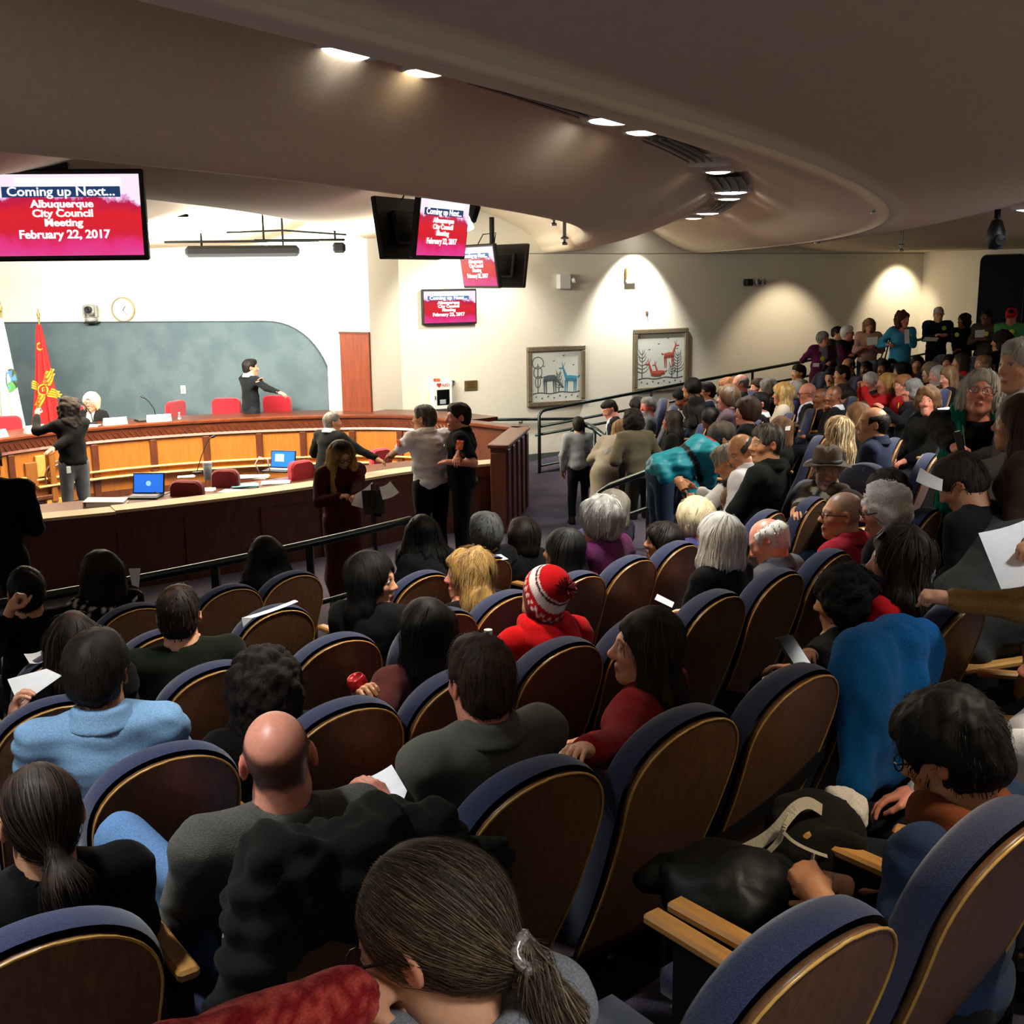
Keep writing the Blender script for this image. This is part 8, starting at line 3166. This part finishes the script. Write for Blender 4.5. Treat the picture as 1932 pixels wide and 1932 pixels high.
# ------------------------------------------------------------------ staff desk inside the partition
V, F = [], []
prof_ = [(-.36, LZ - .05), (-1.02, LZ - .05), (-1.02, LZ - .09), (-.36, LZ - .09)]
idx = list(range(3, len(LP) - 4))
for i in idx:
    tt = LP[min(i + 1, len(LP) - 1)] - LP[i - 1]
    tt /= np.linalg.norm(tt)
    nr = np.array([tt[1], -tt[0]])
    for o_, z in prof_:
        V.append((LP[i][0] + nr[0] * o_, LP[i][1] + nr[1] * o_, z))
for i in range(len(idx) - 1):
    for j in range(4):
        a, b = i * 4 + j, i * 4 + (j + 1) % 4
        F.append((a, b, b + 4, a + 4))
F += [(3, 2, 1, 0), tuple(range(len(V) - 4, len(V)))]
desk = empty('staff_desk', V[len(V) // 2][:2] + (WELL,), 0, 'curved dark staff desk behind the low partition', 'desk')
o = MB().add(V, F).build('desk_top', M_walnut, desk)
o.data.transform(Matrix.Translation(-Vector(desk.location)))
for i in range(0, len(idx), 8):
    p = np.mean([V[i * 4], V[i * 4 + 1]], 0)
    o = MB().box((p[0], p[1], (LZ - .09 + WELL) / 2), (.05, .5, LZ - .09 - WELL)).build('pedestal', M_walnut, desk)
    o.data.transform(Matrix.Translation(-Vector(desk.location)))
DT = LZ - .05


def on_desk(px, py):
    return onz(px, py, DT)


M_blue_scr = mat('laptop_screen_blue', hexc('#1f5fd0'), .3, emit=1.0, ecol=hexc('#2b6fe0'), nscale=5, var=.5)


def laptop(px, py, rz, label, win, sc=1.0):
    p = on_desk(px, py)
    r = empty('laptop', tuple(p), rz, label, 'laptop', 'open laptops on the staff desk')
    r.scale = (sc,) * 3
    MB().box((0, -.12, .012), (.36, .25, .022), bev=.006).build('base', M_black, r)
    MB().box((0, -.10, .0245), (.30, .12, .004)).build('keyboard', M_ink, r)
    lid = MB().box((0, 0, .12), (.36, .014, .245), bev=.006).build('lid', M_black, r)
    lid.location = (0, .01, .015)
    lid.rotation_euler = (-.25, 0, 0)
    MB().box((0, -.0085, .122), (.33, .003, .205)).build('screen', M_blue_scr, lid)
    if win:
        MB().box((-.05, -.0105, .14), (.13, .002, .10)).build('window', mat('laptop_window', hexc('#9fd0ec'), .4, emit=.9), lid)
    else:
        MB().lathe([(.03, 0), (.001, .001)], (0, -.0105, .12), 10, (0, -1, 0)).build('emblem', mat('laptop_window', hexc('#9fd0ec'), .4, emit=.9), lid)


laptop(280, 935, -.05, 'open laptop with a blue screen next to the maroon chair', False, 1.0)
laptop(533, 886, -.25, 'open laptop with a window on its blue screen by the suited man', True, .95)


def desk_sheet(px, py, w_, d_, rz, label, n=1, col=None):
    p = on_desk(px, py)
    mb = MB()
    for i in range(n):
        mb.box((.008 * ((i * 7) % 3 - 1), .006 * ((i * 5) % 3 - 1), .004 + .005 * i), (w_, d_, .004), rz=.06 * ((i * 3) % 5 - 2))
    o = mb.build('paper_stack', col or M_paper)
    o.location = tuple(p)
    o.rotation_euler = (0, 0, rz)
    tag(o, label, 'paper', 'papers on the staff desk')


p = on_desk(200, 953)
r = empty('ring_binder', tuple(p), .15, 'thick white ring binder lying on the staff desk', 'binder')
MB().box((0, 0, .006), (.42, .28, .008), bev=.002).build('cover', M_white, r)
MB().box((.01, 0, .03), (.38, .26, .04), bev=.003).build('pages', M_paper, r)
MB().box((0, 0, .056), (.42, .28, .008), bev=.002, ry=.04).build('cover', M_white, r)
MB().box((-.205, 0, .03), (.012, .28, .055), bev=.004).build('spine', M_white, r)
M_bluepaper = mat('blue_folder', hexc('#7fb2bd'), .7)
desk_sheet(462, 918, .3, .22, .3, 'pale blue folder stack beside the middle maroon chair', 4, M_bluepaper)
desk_sheet(478, 902, .36, .2, .1, 'heap of white papers on the staff desk', 5)
desk_sheet(440, 928, .28, .2, -.2, 'white sheets at the partition behind the middle chair', 2)
desk_sheet(390, 925, .2, .2, .2, 'single sheet between the two maroon chairs', 2)
desk_sheet(520, 912, .32, .22, .2, 'papers in front of the second laptop', 3)
desk_sheet(352, 900, .2, .12, .4, 'small white note pad behind the dark maroon chair', 2)
p = on_desk(393, 905)
r = empty('tumbler', tuple(p), 0, 'pale blue plastic tumbler between the maroon chairs', 'cup')
MB().lathe([(.001, 0), (.045, 0), (.055, .19), (.05, .20), (.001, .20)], n=16).build('body', mat('pale_blue_plastic', hexc('#a9c4cc'), .3), r, True)
MB().lathe([(.057, .19), (.057, .215), (.001, .215)], n=16).build('lid', M_white, r)
p = on_desk(312, 935)
cb_ = MB().tube([tuple(Vector((x, .04 * math.sin(x * 30), .012 + .03 * abs(math.sin(x * 16))))) for x in np.linspace(-.14, .14, 24)], .007, 5).build('cable_coil', mat('blue_cable', hexc('#4a6a8c'), .5), None)
cb_.location = tuple(p)
tag(cb_, 'loose blue cables beside the first laptop', 'cable')
p = on_desk(372, 893)
r = empty('microphone', tuple(p), .2, 'thin gooseneck microphone standing on the staff desk', 'microphone')
MB().lathe([(.06, 0), (.06, .02), (.001, .03)], n=14).build('base', M_black, r)
MB().tube([(0, 0, .03), (.06, .02, .2), (.14, .03, .38), (.20, .03, .44)], .006, 5).build('neck', M_black, r)
MB().tube([(.20, .03, .44), (.24, .03, .455)], [.013, .016], 8).build('head', M_black, r)
p = on_desk(490, 893)
cb_ = MB().tube([Vector((.0, 0, .0)), Vector((-.05, 0, .12)), Vector((.0, .02, .2)), Vector((.10, .02, .17)), Vector((.13, 0, .02))], .008, 6).build('cable_loop', M_white, None, True)
cb_.location = tuple(p)
tag(cb_, 'white cable loop beside the second laptop', 'cable')

# speaker's stand before the woman in maroon: tripod music stand with a clip light
c = at(706, 960, 10.15)
fz = WELL - c[2]
r = empty('music_stand', (c[0], c[1], WELL), .3, 'black speaker stand with clips in front of the woman in maroon', 'stand')
MB().tube([(0, 0, .12), (0, 0, -fz + .02)], .018, 8).build('pole', M_black, r)
for i in range(3):
    a = i * 2 * PI / 3
    MB().tube([(0, 0, .28), (.28 * math.cos(a), .28 * math.sin(a), .012)], .012, 6).build('leg', M_black, r)
MB().box((0, .02, -fz + .06), (.20, .02, .22), bev=.006, rx=-.3).build('desk_plate', M_black, r)
for x in (-.018, .03):
    MB().tube([(x, -.02, -fz + .04), (x, -.01, -fz + .23)], .009, 6).build('clip_arm', M_black, r)
MB().tube([(0, 0, -fz - .05), (.06, -.02, -fz - .06)], .02, 8).build('clamp', M_blackmetal, r)
